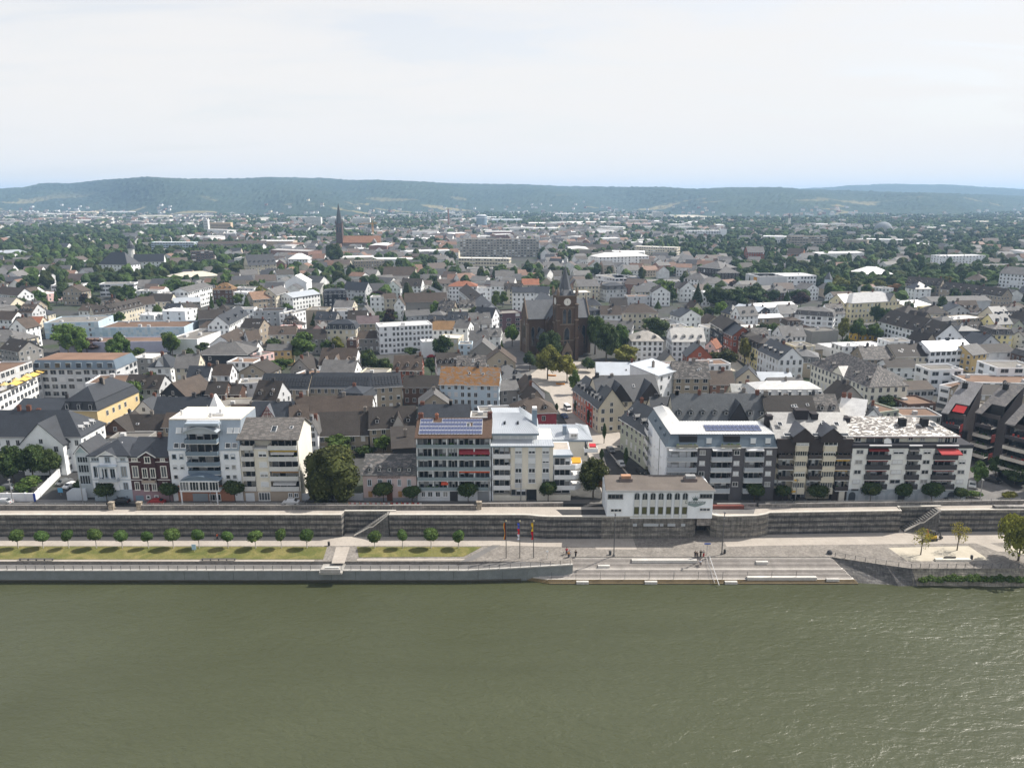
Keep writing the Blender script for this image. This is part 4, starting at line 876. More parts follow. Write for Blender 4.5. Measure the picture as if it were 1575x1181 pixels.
for i, zp in enumerate((652, 764, 864, 968)):
    zf = f.z(zp+22); hh = f.z(zp-18)-zf; f.balcony(.35, c1-.05, zf, -.9, 1.5, (.66, .67, .68), hh, plants=.5); f.glazing(.6, c1-.3, zf+.05, f.z(zp-70), 1.5, 3)
f.glazing(.5, c1-.3, f.z(1055), f.z(1000), 1.45, 3); f.box('ground_floor', .3, c1, 0, f.z(1058), 0, 1.5, PLASTER, CRM, skip='k')
for a in (275, 410, 550):
    b = a+72
    f.box('spandrel', f.x(a, 800), f.x(b, 800), f.z(985 if a < 400 else 890), f.z(570), -.05, 0, PAINT, (.50, .52, .54))
    for (za, zb), sh in zip(((640, 575), (735, 682), (832, 785), (936, 890)), (.6, .7 if a > 500 else .95, 0, 0)):
        f.winz(a, b, zb, za, y=-.05, shut=sh, fcol=(.68, .69, .7))
f.box('ground_floor', c1, f.x(390, 1050), 0, f.z(1062), 0, 1.5, PLASTER, CRM, skip='k'); f.glazing(c1+.1, f.x(388, 1050), f.z(1060), f.z(1000), .1, 3); f.box('door', f.x(398, 1060), f.x(492, 1060), 0, f.z(1002), .8, 1.49, PAINT, (.03, .035, .04)); f.box('ground_floor', f.x(495, 1060), W, 0, f.z(1000), 0, 1.5, PLASTER, CRM, skip='k')
chs = f.box('chimney', f.x(450, 300, 190), f.x(500, 300, 190), HP, f.z(215, 190), 7, 9, METAL, (.2, .26, .33), parent=None); mb = MB(); mb.box(f.x(452, 300, 190), 7.2, f.z(215, 190), f.x(498, 300, 190), 8.8, f.z(190, 190)); f.part('chimney_cap', mb, CONC, (.7, .7, .7), chs)
for zx in (172, 305):
    a, b = f.x(zx-10, 335, 188), f.x(zx+10, 335, 188); s_ = (f.z(335, 189)-HP)/(rdg-HP); mb = MB(); y_ = 1.5+7.5*s_; z_ = HP+(rdg-HP)*s_; mb.box(a, y_-.5, z_-.2, b, y_+.5, z_+.45); part('skylight', mb, GLASS, ro)
# right wing with rounded balconies
x0, x1 = W, f.x(845, 700); HR = f.z(665)
f.box('wall', x0, x1, 0, HR, 1.4, 12, PLASTER, WHT); seams(f, 'roof_skirt', [(x0-.3, .5, HR+.1), (x1+.5, .9, HR+.1), (x1-.3, 2.8, HR+.9), (x0, 2.6, HR+.9)], 9); f.box('gutter', x0-.3, x1+.5, HR-.45, HR+.1, .4, .8, METAL, (.2, .26, .32))
for i, zp in enumerate((765, 865, 970)):
    zf = f.z(zp+22); hh = f.z(zp-16)-zf; mb = MB(); o_ = [(x0+.3, -.6), (x1+1.0, -.6), (x1+2.9, 1.2), (x1+2.9, 5.5), (x1, 5.5), (x1, 1.4), (x0+.3, 1.4)]
    o = f.part('balcony', MB().prism(o_, zf-.2, zf, bottom=True), CONC, (.6, .6, .6)); 
    for a, b in zip(o_[:4], o_[1:4]):
        d = Vector((b[0]-a[0], b[1]-a[1], 0)).normalized(); nn = Vector((d.y, -d.x, 0))*.12; A, B = Vector((a[0], a[1], zf)), Vector((b[0], b[1], zf)); mb.poly([A, B, B+Vector((0, 0, hh)), A+Vector((0, 0, hh))]); mb.poly([A-nn, B-nn, B-nn+Vector((0, 0, hh)), A-nn+Vector((0, 0, hh))]); mb.poly([A+Vector((0, 0, hh)), B+Vector((0, 0, hh)), B-nn+Vector((0, 0, hh)), A-nn+Vector((0, 0, hh))])
    part('parapet', mb, PAINT, o, (.70, .71, .72)); f.glazing(x0+.5, x1-.2, zf+.05, f.z(zp-60), 1.38, 3)
    f.win(0, 1.8, zf+.1, f.z(zp-60), pos=(x1+.02, 3.2, zf+.1), rz=pi/2)
f.box('ground_floor', x0, x1, 0, f.z(1058), .2, 1.4, PLASTER, CRM, skip='k'); f.glazing(x0+.3, x1-.2, f.z(1055), f.z(1000), 1.38, 2)
f.awning(x1+.3, x1+2.7, f.z(690)-.9, 3.5, 2.0, (.60, .30, .04), .8)
# terraces with plants, rear wing
mb = MB(); mb.box(x0-2, 4, HR, x1-.3, 11, HR+.15); f.part('roof_terrace', mb, PAVE, (.5, .4, .35))
xw0, xw1 = f.x(815, 600, 199), f.x(1010, 600, 199); hz = f.z(495, 199)
f.box('wing', xw0-6, xw1, 0, hz, 15, 27, PLASTER, CRM); r1 = f.z(345, 205); 
seams(f, 'roof', [(xw0-7, 14.4, hz), (xw1+1.2, 14.4, hz), (xw1-3, 21, r1), (xw0-8.5, 21, r1)], 20); seams(f, 'roof', [(xw1+1.2, 14.4, hz), (xw1+1.2, 28, hz), (xw1-3, 22, r1), (xw1-3, 21, r1)], 12); seams(f, 'roof', [(xw1+1.2, 28, hz), (xw0-7, 28, hz), (xw0-8.5, 21, r1), (xw1-3, 21, r1)], 12)
f.box('gutter', xw0-7, xw1+1.2, hz-.5, hz-.03, 14.3, 14.6, METAL, (.2, .26, .32)); f.box('chimney', f.x(757, 400, 201), f.x(796, 400, 201), hz, f.z(358, 201), 16.5, 18, METAL, (.18, .23, .3)); f.box('dormer', f.x(820, 440, 200), f.x(910, 440, 200), hz, f.z(418, 200), 15, 19, PLASTER, WHT); f.win(f.x(835, 440, 200), f.x(900, 440, 200), f.z(465, 200), f.z(428, 200), y=14.98)
zf = f.z(605, 198); mb = MB(); f.balcony(xw0+4.2, xw1+2.5, zf, 12.5, 15, (.68, .69, .7), .9); f.glazing(xw0+4.5, xw1-.2, zf+.05, zf+2.3, 15, 2); f.awning(xw1+.2, xw1+2, zf+1.9, 14, 1.4, (.45, .04, .05), .4); zf = f.z(660, 198); f.glazing(xw0+4.5, xw1-.2, zf-.3, zf+1.6, 15, 2)
# -- white restaurant on the flood wall
f = Front('restaurant', 'white restaurant with seven tall arched windows standing on the flood wall', 'restaurant', 4, 213, 856, 640, 172.0)
H0 = f.z(603); W = f.W; z0 = ZT-.4; WB = (.80, .825, .85)
f.box('wall', 0, W, z0, H0-.4, .02, 10, PLASTER, WB); ro = part('roof', MB().prism([(-.45, -.35), (W+.35, -.35), (W-1.0, 10.2), (.35, 10.2)], H0-.4, H0, bottom=True), GRAVEL, f.t, (.135, .118, .105))
f.box('fascia', -.5, W+.4, H0-.42, H0-.02, -.42, -.36, PAINT, (.5, .5, .5))
for (a, b) in ((300, 350), (690, 740)):
    x_ = f.x((a+b)/2, 545, 178); mb = MB(); mb.box(x_-1.6, 5.2, H0, x_+1.6, 7, H0+.8); o = f.part('roof_unit', mb, CONC, (.16, .13, .12), ro)
    part('unit_cap', MB().box(x_-1.2, 5.4, H0+.8, x_+1.2, 6.8, H0+1.5), CONC, o, (.38, .22, .14) if a < 400 else (.3, .3, .3))
for c_ in (393, 441, 490, 539, 588, 637, 685):
    a, b = f.x(c_-15, 640), f.x(c_+15, 640); za, zs, zm, zl, zb = f.z(622), f.z(634), f.z(662), f.z(706), f.z(750); xm, R = (a+b)/2, (b-a)/2
    mb = MB(); arc = [(xm+R*cos(pi*i/8), zs+(za-zs)*sin(pi*i/8)) for i in range(9)]; mb.poly([(a, -.02, zm), (b, -.02, zm)]+[(p, -.02, q_) for p, q_ in arc], 1)
    arc2 = [(xm+(R+.16)*cos(pi*i/8), zs+(za-zs+.16)*sin(pi*i/8)) for i in range(9)]
    pts1 = [(b, zm)]+arc+[(a, zm)]; pts2 = [(b+.16, zm)]+arc2+[(a-.16, zm)]
    for (p, q_), (r2, s2) in zip(zip(pts1, pts1[1:]), zip(pts2, pts2[1:])):
        mb.poly([(p[0], -.12, p[1]), (q_[0], -.12, q_[1]), (s2[0], -.12, s2[1]), (r2[0], -.12, r2[1])], 0); mb.poly([(p[0], -.12, p[1]), (q_[0], -.12, q_[1]), (q_[0], -.0, q_[1]), (p[0], 0, p[1])], 0)
    mb.box(xm-.04, -.08, zm, xm+.04, -.03, za, 0)
    o = f.part('arched_window', mb, [PAINT, GLASS], (.55, .58, .6)); 
    f.box('panel', a, b, zl, zm, -.05, .0, PAINT, (.60, .60, .57)); f.box('panel', a, b, f.z(772), zb, -.05, .0, PAINT, (.60, .60, .57)); f.box('pane', a, b, zb, zl, -.03, .0, GLASS, (.3, .3, .3)); f.box('blind', a+.1, b-.1, zb+.15, zl-.1, -.05, -.035, CLOTH, (.10, .10, .045))
    for u in (a-.16, b): f.box('jamb', u, u+.16, f.z(772), zm, -.12, 0, PAINT, (.55, .58, .6))
f.winz(216, 308, 628, 657, mull=3, fcol=(.2, .2, .2)); f.winz(772, 850, 628, 653, mull=3, fcol=(.2, .2, .2)); f.winz(230, 302, 714, 738, mull=2, fr=.2); f.winz(768, 838, 710, 733, mull=2, fr=.2)
f.win(0, 1.6, z0, z0, pos=(0, 4, f.z(700)), rz=-pi/2); f.win(0, 1.2, z0, z0, pos=(0, 7.5, f.z(650)), rz=-pi/2)
xm = f.x(745, 680); zc = f.z(688); GR = (.08, .13, .12)
mb = MB(); mb.poly([(xm-2.6, -.04, zc+.1), (xm+2.6, -.04, zc+.1), (xm+1.3, -.04, zc-.45), (xm, -.04, zc-.85), (xm-1.3, -.04, zc-.45)][::-1]); f.part('emblem', mb, PAINT, (.22, .28, .28))
lettering(f.t, 'lettering', 'Deichkrone', xm, -.06, zc+.12, 1.25, GR, width=5.0, shear=.2)
mb = MB(); zk = zc+1.15
for dx_, h_ in ((-.9, .75), (-.45, 1.0), (0, 1.2), (.45, 1.0), (.9, .75)): mb.poly([(xm+dx_*.45-.14, -.05, zk), (xm+dx_*.45+.14, -.05, zk), (xm+dx_*1.05, -.05, zk+h_)])
mb.poly([(xm-.7, -.05, zk-.2), (xm+.7, -.05, zk-.2), (xm+.55, -.05, zk+.12), (xm-.55, -.05, zk+.12)]); f.part('crown_emblem', mb, PAINT, GR)
for a, b in ((368, 392), (432, 522), (532, 552), (578, 624), (660, 684)): 
    f.box('plaque', f.x(a, 815), f.x(b, 815), f.z(822), f.z(808), -.16 , .05, PAINT, (.42, .44, .46))
tag(part('flower_bed', MB().box(0, 0, 0, 9, .9, .9), BRICK, None, (.16, .06, .05), (f.X0+W+.3, 176.8, ZT)), 'long reddish brick planter on the walk right of the white restaurant', 'planter')
# -- grey and white L-shaped apartments
f = Front('apartment_house', 'L shaped white and dark grey apartment block with blue metal top floor and pale roof', 'apartment block', 4, 598, 1236, 400)
H0 = f.z(347); W = f.W; HT = f.z(265, 185.5); DG = (.10, .097, .105); BL = (.11, .145, .175); WL = 2.0
f.box('wall', 0, W, 0, H0, 1.6, 14, PLASTER, DG, skip='t'); f.box('wall', -1.3, 5.5, 0, H0, 1.5, 27, PLASTER, WHT, skip='tk')
xs_ = [f.x(v, 430) for v in (598, 752, 838, 962, 1042, 1155, 1236)]
for a, b in ((xs_[1], xs_[2]), (xs_[3], xs_[4]), (xs_[5], xs_[6])): f.box('pier', a, b, 0, H0, 0, 1.6, PLASTER, DG, skip='k')
f.box('pier', -1.3, -.9, 0, H0, 0, 1.5, PLASTER, WHT, skip='k')
for i, zp in enumerate((410, 474, 537, 600)):
    zf = f.z(zp+14)
    for a, b in ((xs_[0]-1.0, xs_[1]), (xs_[2], xs_[3]), (xs_[4], xs_[5])):
        f.balcony(a, b, zf, -.9, 1.6, (.36, .39, .42), f.z(zp-12)-zf, plants=.7); f.glazing(max(a, 0)+.4, b-.3, zf+.05, f.z(zp-48), 1.6, 3)
    for zx in (772, 980, 1175): 
        f.winz(zx-4*i, zx+36-4*i, zp-46, zp-18, shut=f.rs.choice((0, .95, .95, .5)), mull=1, fcol=(.5, .5, .5))
f.box('ground_floor', xs_[0], W, 0, f.z(622), .6, 1.6, PLASTER, (.06, .06, .065))
q = 1.7
def top(f, pts_lo, pts_hi, col): 
    mb = MB(); n = len(pts_lo)
    for i in range(n):
        j = (i+1) % n; mb.poly([pts_lo[i], pts_lo[j], pts_hi[j], pts_hi[i]])
    return f.part('mansard_roof', mb, METAL, col)
lo = [(-1.4, -.1, H0), (W+.05, -.1, H0), (W+.05, 14.1, H0), (5.6, 14.1, H0), (5.6, 27, H0), (-1.4, 27, H0)]; hi = [(.2, q, HT), (W-.5, q, HT), (W-.5, 12.5, HT), (4.4, 12.5, HT), (4.4, 26, HT), (.2, 26, HT)]
top(f, lo, hi, BL); r0 = f.z(182, 193)
A = [hi[0], hi[1], (W-2.5, 7, HT+1.0), (2.3, 7, HT+1.0)]; ro = seams(f, 'roof', [(hi[0][0]-.3, q-.3, HT), (hi[1][0]+.3, q-.3, HT), (W-2.5, 7.2, HT+1.1), (2.2, 7.2, HT+1.1)], 40, (.66, .66, .65))
seams(f, 'roof', [(hi[1][0]+.3, 13, HT), (4.4, 13, HT), (2.2, 7.2, HT+1.1), (W-2.5, 7.2, HT+1.1)], 30, (.66, .66, .65)); seams(f, 'roof', [(hi[1][0]+.3, q-.3, HT), (hi[1][0]+.3, 13, HT), (W-2.5, 7.2, HT+1.1), (W-2.5, 7.2, HT+1.1)], 6, (.6, .62, .64))
seams(f, 'roof', [(-.1, 26.3, HT), (-.1, q-.3, HT), (2.2, 7.2, HT+1.1), (2.2, 25, HT+1.1)], 30, (.66, .66, .65)); seams(f, 'roof', [(4.6, 12.6, HT), (4.6, 26.3, HT), (2.2, 25, HT+1.1), (2.2, 7.2, HT+1.1)], 22, (.66, .66, .65))
me = MB().box(-.46, -.74, 0, .46, .74, .08).mesh('solar_panel', [SOLAR])
for i in range(14):
    for j in range(2): link('solar_panel', me, ro, (.5, .5, .5), (f.x(810, 222, 189)+i*1.04, 3.6+j*1.65, HT+.55+j*.32), rx=.19)
for a, b in ((628, 760), (897, 1020)):
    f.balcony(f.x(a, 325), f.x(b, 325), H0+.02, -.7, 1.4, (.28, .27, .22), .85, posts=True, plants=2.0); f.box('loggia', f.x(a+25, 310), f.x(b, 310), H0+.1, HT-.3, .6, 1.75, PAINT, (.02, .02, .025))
for a in (812, 1080, 1170): f.win(f.x(a, 305), f.x(a+38, 305), H0+.5, HT-.7, y=.35, shut=.8, mull=0, fcol=(.24, .3, .36))
f.box('eaves_band', -1.35, W+.1, H0-.15, H0+.12, -.16, 0, PAINT, (.62, .62, .62))
for a, b in ((xs_[0]-1.0, xs_[1]), (xs_[2], xs_[3]), (xs_[4], xs_[5])): f.awning(a+.2, b-.1, H0-.2, .3, 1.1, (.66, .66, .66), .35)
for k in range(4):
    for y_ in (6, 10.5, 15): f.win(0, 1.0, 0, 0, pos=(-1.3, y_, 1.2+2.9*k+(.6 if y_ == 10.5 else 0)), rz=-pi/2, mull=0, shut=f.rs.choice((0, .9)))
    o = f.box('balcony', -2.6, -1.3, 2.7+2.9*k, 2.9+2.9*k, 19, 24.5, CONC, (.55, .55, .55)); part('parapet', MB().box(-2.6, 19, 2.9+2.9*k, -2.5, 24.5, 3.9+2.9*k), PAINT, o, (.6, .6, .6)); f.win(0, 3.6, 0, 0, pos=(-1.3, 21.8, 3.0+2.9*k), rz=-pi/2, mull=2); 
for y_ in (6, 12, 19): f.win(0, 1.3, 0, 1.7, pos=(-.75, y_, H0+.4), rz=-pi/2, fcol=(.2, .26, .32))
f.box('drainpipe', -1.4, -1.25, 0, H0, 8.2, 8.35, PAINT, (.05, .05, .05))
# -- dark brown apartments with cream bays
f = Front('apartment_house', 'black and cream apartment block with two gabled stacks of bay windows and white lit roof', 'apartment block', 'n', 626, 1390, 560)
H0 = f.z(520); W = f.W; rz_ = f.z(250, 192); BK = (.055, .047, .047)
f.box('wall', .1, W-.1, 0, H0, 1.5, 14, PLASTER, (.55, .5, .4), skip='t')
zt_ = f.z(465, 185); ro = f.slab_roof('gx', 0, W, 1.0, 17, zt_-.6, rz_-zt_+.9, SLATE, (.30, .295, .285), .5)
f.box('attic', 0, W, H0-3.1, zt_-.5, .0, 1.5, PLASTER, BK, skip='k')
mb = MB(); 
for u in (0.0, W): mb.poly([(u, 1.0, 0), (u, 17, 0), (u, 17, zt_-.6), (u, 9, rz_-.4), (u, 1.0, zt_-.6)])
f.part('gable_wall', mb, PLASTER, (.6, .58, .54))
bays_ = ((800, 935, 0), (1080, 1222, 1))
for a, b, k_ in bays_:
    x0, x1 = f.x(a, 640), f.x(b, 640); xm = (x0+x1)/2; g0, g1 = x0-1.0, x1+1.0; zg = f.z(470)+.3; za = f.z(378)
    mb = MB(); mb.poly([(g0, -.9, zg-1.6), (g1, -.9, zg-1.6), (g1, -.9, zg), (xm, -.9, za), (g0, -.9, zg)]); mb.poly([(g0, -.9, zg-1.6), (g0, -.9, zg), (g0, 1.5, zg), (g0, 1.5, zg-1.6)]); mb.poly([(g1, -.9, zg-1.6), (g1, 1.5, zg-1.6), (g1, 1.5, zg), (g1, -.9, zg)]); f.part('gable', mb, PLASTER, BK)
    mb = MB(); mb.poly([(g0-.2, -1.1, zg), (xm, -1.1, za+.2), (xm, 6, za+.2), (g0-.2, 4, zg)]); mb.poly([(g1+.2, -1.1, zg), (xm, -1.1, za+.2), (xm, 6, za+.2), (g1+.2, 4, zg)]); f.part('gable_roof', mb, SLATE, (.085, .09, .105))
    c_ = .9; pl = [(x0-.3, 1.5), (x0+.2, -.6), (x1-.2, -.6), (x1+.3, 1.5)]
    for i, (zt1, zb1) in enumerate(((555, 610), (662, 712), (768, 815), (875, 925), (985, 1040))):
        f.part('bay', MB().prism(pl, f.z(zb1), f.z(zt1), bottom=True), PLASTER, (.62, .57, .46))
        if i < 4: f.win(x0+.2, x1-.2, f.z((662, 768, 875, 985)[i])+.02, f.z(zb1)-.02, y=.0, mull=4, fcol=(.6, .58, .5), shut=f.rs.choice((0, 0, .4)))
    f.win(x0+.1, x1-.1, f.z(555)+.02, f.z(485), y=-.3, mull=2, shut=.9 if k_ == 0 else 0)
cols = ((632, 788, 150), (935, 1078, 0), (1200, 1385, 0))
for j, (a, b, _) in enumerate(cols):
    for i, zp in enumerate((665, 772, 880) if j < 2 else (665, 772, 880, 985)):
        zf = f.z(zp+22); x0, x1 = f.x(a, zp)+.1, f.x(b, zp)-.1; x1 = min(x1, W-.2)
        f.balcony(max(0, x0), x1, zf, -.5, 1.5, BK, f.z(zp-20)-zf, plants=.9); f.glazing(max(0, x0)+.3, x1-.3, zf+.05, f.z(zp-66), 1.5, 3)
f.glazing(.3, 3.6, f.z(985), f.z(915), 1.5, 3); f.glazing(f.x(935, 950), f.x(1060, 950), f.z(980), f.z(915), 1.5, 3)
f.awning(f.x(1225, 700), W-.4, f.z(690), 1.2, 1.2, (.6, .36, .05), .4); f.awning(f.x(1205, 800), W-.6, f.z(795), 1.2, 1.0, (.55, .33, .08), .4)
for zx in (790, 770): f.box('sunblind', f.x(zx, 900), f.x(zx+42, 900), f.z(1018 if zx == 770 else 905), f.z(1005 if zx == 770 else 892), -.75, -.65, CLOTH, (.62, .36, .02))
f.box('ground_floor', 0, f.x(740, 1050), 0, f.z(1010), .2, 1.5, PLASTER, BK); f.glazing(f.x(770, 1060), f.x(920, 1060), .3, 2.4, .6, 3); f.box('ground_floor', f.x(1180, 1050), W, 0, f.z(1012), .3, 1.5, PLASTER, BK); f.box('pier', f.x(1245, 1060), f.x(1300, 1060), 0, f.z(1010), -.2, .3, PLASTER, CRM)
for zx, zy in ((645, 345), (1090, 335), (1215, 345)): skylight(ro, W, 16, zt_-.6, rz_-zt_+.9, f.x(zx, zy, 189), .5, 1.3, .12)
for zx in (700, 985, 1265): skylight(ro, W, 16, zt_-.6, rz_-zt_+.9, f.x(zx+20, 490, 186), .1, 2.2, .1)
for a, b, zt1, zb1 in ((815, 940, 205, 330), (980, 1045, 240, 300), (1310, 1365, 280, 370), (530, 585, 260, 330)): 
    mb = MB(); x0, x1 = f.x(a, zb1, 190), f.x(b, zb1, 190); mb.box(x0, 6.5, f.z(zb1, 191)-1.5, x1, 9, f.z(zt1, 191)); mb.box(x0-.1, 6.4, f.z(zt1, 191), x1+.1, 9.1, f.z(zt1, 191)+.15); f.part('chimney', mb, BRICK, (.04, .036, .038), ro)
# -- white apartments with dark balconies and flecked roof
f = Front('apartment_house', 'white apartment block with black balconies, red awnings and white flecked roof', 'apartment block', 't', 60, 1102, 620)
H0 = f.z(612); W = f.W; HP = f.z(500, 186); DK = (.045, .045, .052); WW = (.74, .75, .73)
f.box('wall', 0, W, 0, H0, 1.6, 15, PLASTER, WW); f.box('eaves_band', -.05, W+.05, H0-.02, f.z(583), -.25, 15.1, PLASTER, DK)
f.box('penthouse', .3, W-4.5, f.z(583)-.2, HP, 2.2, 14, PLASTER, (.62, .6, .5))
x0r, x1r = f.x(30, 495, 185), f.x(1000, 500, 185); rg = f.z(338, 193); mb = MB()
mb.poly([(x0r, 1.2, HP), (x1r, 1.2, HP), (x1r-8.5, 9, rg), (x0r+.5, 9, rg)]); mb.poly([(x1r, 1.2, HP), (x1r, 15, HP), (x1r-8.5, 9, rg)]); mb.poly([(x1r, 15, HP), (x0r, 15, HP), (x0r+.5, 9, rg), (x1r-8.5, 9, rg)]); mb.poly([(x0r, 1.2, HP), (x0r+.5, 9, rg), (x0r, 15, HP)]); mb.poly([(x0r, 1.2, HP), (x0r, 15, HP), (x1r, 15, HP), (x1r, 1.2, HP)])
ro = f.part('roof', mb, PATCHY, (.12, .105, .095)); f.box('gutter', x0r, x1r, HP-.25, HP+.02, 1.05, 1.3, PAINT, (.7, .7, .7)); f.box('fascia', x0r, x1r, HP-.45, HP-.26, 1.15, 1.4, PAINT, (.3, .1, .06))
for zx in (500, 690): mb = MB(); x_ = f.x(zx, 410, 189); mb.box(x_-.8, 4.8, HP+1, x_+.8, 6.4, HP+3.4); f.part('chimney', mb, BRICK, (.03, .03, .03), ro)
skylight(ro, W, 15.6, HP, rg-HP, f.x(752, 415, 189), .5, 1.6, .16)
for r_ in ((85, 140, 520, 560), (180, 330, 520, 570), (390, 475, 525, 570), (545, 590, 515, 550), (652, 692, 515, 555), (805, 850, 518, 570), (860, 915, 518, 570), (925, 975, 518, 570)): f.win(f.x(r_[0], 540, 186), f.x(r_[1], 540, 186), f.z(r_[3], 186), f.z(r_[2], 186), y=2.2, fcol=(.6, .6, .58), mull=1)
for a, b in ((205, 395), (550, 660), (785, 975)): f.box('sunblind', f.x(a, 588), f.x(b, 588), f.z(592), f.z(583), -.6, -.25, CLOTH, (.7, .7, .7))
mb = MB(); x_ = f.x(380, 555); [mb.poly([(x_-1, .5, f.z(580)), (x_+1, .5, f.z(580)), (x_+.9, .8, f.z(548)), (x_, 1.0, f.z(535)), (x_-.9, .8, f.z(548))])]; f.part('parasol', mb, CLOTH, (.7, .7, .68))
piers = [(62, 195), (375, 545), (640, 775), (955, 1100)]
for a, b in piers: f.box('pier', f.x(a, 650), f.x(b, 650), 0, H0-.03, 0, 1.6, PLASTER, WW, skip='k')
for i, zp in enumerate((685, 772, 858, 940)):
    for j, (a, b) in enumerate(((193, 378), (540, 642), (770, 958))):
        zf = f.z(zp+22); d_ = 12*i; x0, x1 = f.x(a-d_, zp)+.0, f.x(b-d_, zp)
        f.balcony(x0-.25, x1+.25, zf, -.7, 1.6, DK, f.z(zp-20)-zf, plants=.6); f.glazing(x0+.4, x1-.3, zf+.05, f.z(zp-62), 1.6, 3); 
        if (i, j) != (0, 2): f.awning(x0+.2, x1-.2, f.z(zp-60)+.05, .6, .9, (.22, .04, .04) if j != 1 or i == 3 else (.3, .28, .27), .25)
    for a, b in ((95, 158), (415, 508), (678, 742), (990, 1052)):
        d_ = 11*i; f.winz(a-d_, b-d_, zp-58, zp-20, shut=f.rs.choice((0, 0, .5, .95)), fcol=(.55, .55, .55))
f.awning(f.x(790, 640), f.x(972, 640), f.z(618), .2, 2.6, (.34, .06, .06), .75)
zg = f.z(968); f.box('ground_floor', -.05, W+.04, 0, zg, -.1, 1.6, PLASTER, (.36, .40, .43))
n = 12
for i in range(n):
    a = W*(i+.15)/n; b = W*(i+.85)/n; xm, R = (a+b)/2, (b-a)/2; mb = MB(); mb.poly([(a, -.14, .1), (b, -.14, .1)]+[(xm+R*cos(pi*t_/8), -.14, zg-1.6+.9*sin(pi*t_/8)) for t_ in range(9)]); f.part('arched_panel', mb, PAINT, (.44, .47, .5) if i % 5 else (.06, .07, .08))
f.box('shop_sign', f.x(50, 972), f.x(112, 972), f.z(980), f.z(968)+.1, -.2, -.12, PAINT, (.05, .05, .06))
for k in range(4): 
    for y_ in (4, 10): f.win(0, 1.4, 0, 0, pos=(W, y_, 4.4+3*k), rz=pi/2)
# -- dark stepped apartments at the right edge
def sawtooth(label, px1, py1, px2, py2, h, dep, rise, red):
    p1, p2 = at(px1, py1, h), at(px2, py2, h); d = p2-p1; W = hypot(d.x, d.y); D = dep; t_ = thing('terrace_apartments', label, 'apartment block', (p1.x, p1.y, 0), atan2(d.y, d.x)); k = (.052, .046, .05)
    occupy(p1.x+W/2, p1.y+D/2, D*.55)
    mb = MB(); mb.poly([(0, 0, 0), (0, D, 0), (0, D, h+rise), (0, 0, h)][::-1]); mb.poly([(.4, 0, 0), (.4, D, 0), (.4, D, h+rise), (.4, 0, h)]); mb.poly([(0, 0, 0), (.4, 0, 0), (.4, 0, h), (0, 0, h)]); part('side_wall', mb, BRICK, t_, k)
    mb = MB(); mb.poly([(W, 2, 0), (W, D, 0), (W, D, h+rise), (W, 2, h-2)]); mb.poly([(W, D, 0), (0, D, 0), (0, D, h+rise), (W, D, h+rise)]); part('wall', mb, BRICK, t_, k)
    part('wall', MB().box(.4, 2.4, 0, W-.02, 3, h-.2, 0, ''), PLASTER, t_, (.09, .08, .08))
    y2 = 4.5; z2 = h+rise*y2/D; mb = MB(); mb.poly([(-.2, -.2, h), (W*.34, -.2, h), (W*.34, y2, z2), (-.2, y2, z2)]); mb.poly([(-.2, y2, z2), (W+.1, y2, z2), (W+.1, D+.2, h+rise+.1), (-.2, D+.2, h+rise+.1)]); mb.poly([(-.2, -.2, h), (W*.34, -.2, h), (W*.34, -.2, h-.3), (-.2, -.2, h-.3)]); ro = part('roof', mb, MOTT if not red else TILE, t_, (.13, .125, .125) if not red else (.2, .195, .2))
    part('wall', MB().box(W*.34, y2-.1, z2-3.2, W, y2+.1, z2), PLASTER, t_, (.04, .04, .04))
    chimney(ro, W*.3, D*.8, h+rise*.7, h+rise*.8+1.4, 1.4, .8, (.03, .03, .03))
    if red: 
        P = [(W*.4, y2-.2, z2-.3), (W*.95, y2-.2, z2-.3), (W*.98, 1.2, z2-1.8), (W*.4, 1.2, z2-1.8)]; mb = MB(); mb.poly(P); part('awning', mb, CLOTH, t_, (.33, .03, .03))
    n = max(3, int((h-2.5)/2.9))
    for i in range(n):
        z = h-3.6-2.9*i; st = i*.55
        o = part('balcony', MB().box(.9, -1.0-st, z-.2, W-.1, 2.4, z), CONC, t_, (.45, .43, .4)); mb = MB(); mb.box(.9, -1.1-st, z-.25, W-.1, -.95-st, z+.75); mb.box(.8, -1.1-st, z-.25, .9, 1.5, z+.75); part('parapet', mb, CONC, o, (.5, .46, .41) if i else (.06, .055, .06))
        for j in range(3):
            a = .6+(W-.8)*j/3; b = .6+(W-.8)*(j+1)/3-.1; part('pane', MB().box(a, 2.3, z+.1, b, 2.42, z+2.2), GLASS, t_)
        rs = random.Random(i+int(px1)); mb = MB()
        for q_ in range(7): u, v = rs.uniform(1.2, W-.5), rs.uniform(-.8-st, .2); mb.box(u, v, z, u+.4, v+.3, z+rs.uniform(.5, 1.2))
        f_ = part('balcony_clutter', mb, CLOTH, o, rs.choice(((.05, .09, .03), (.3, .05, .04), (.25, .22, .2)))); f_['kind'] = 'stuff'
        if red or i % 2: part('panel', MB().box(W-.08, -.3, z-1.4, W+.1, 1.6, z+.9), PAINT, t_, (.2, .02, .022))
sawtooth('dark stepped apartments with red awning on the roof terrace, left of three', 1449, 634, 1480, 640, 14.5, 14, 7.5, True)
sawtooth('dark stepped apartments with pale balconies, middle of three sawtooth roofs', 1501, 634, 1531, 641, 15, 14, 7.5, False)
sawtooth('dark stepped apartments with pale balconies at the right edge, nearest of three', 1547, 651, 1590, 661, 16, 15, 8, False)
sawtooth('dark stepped apartments just beyond the right edge of the river street', 1605, 668, 1650, 680, 16, 15, 8, False)
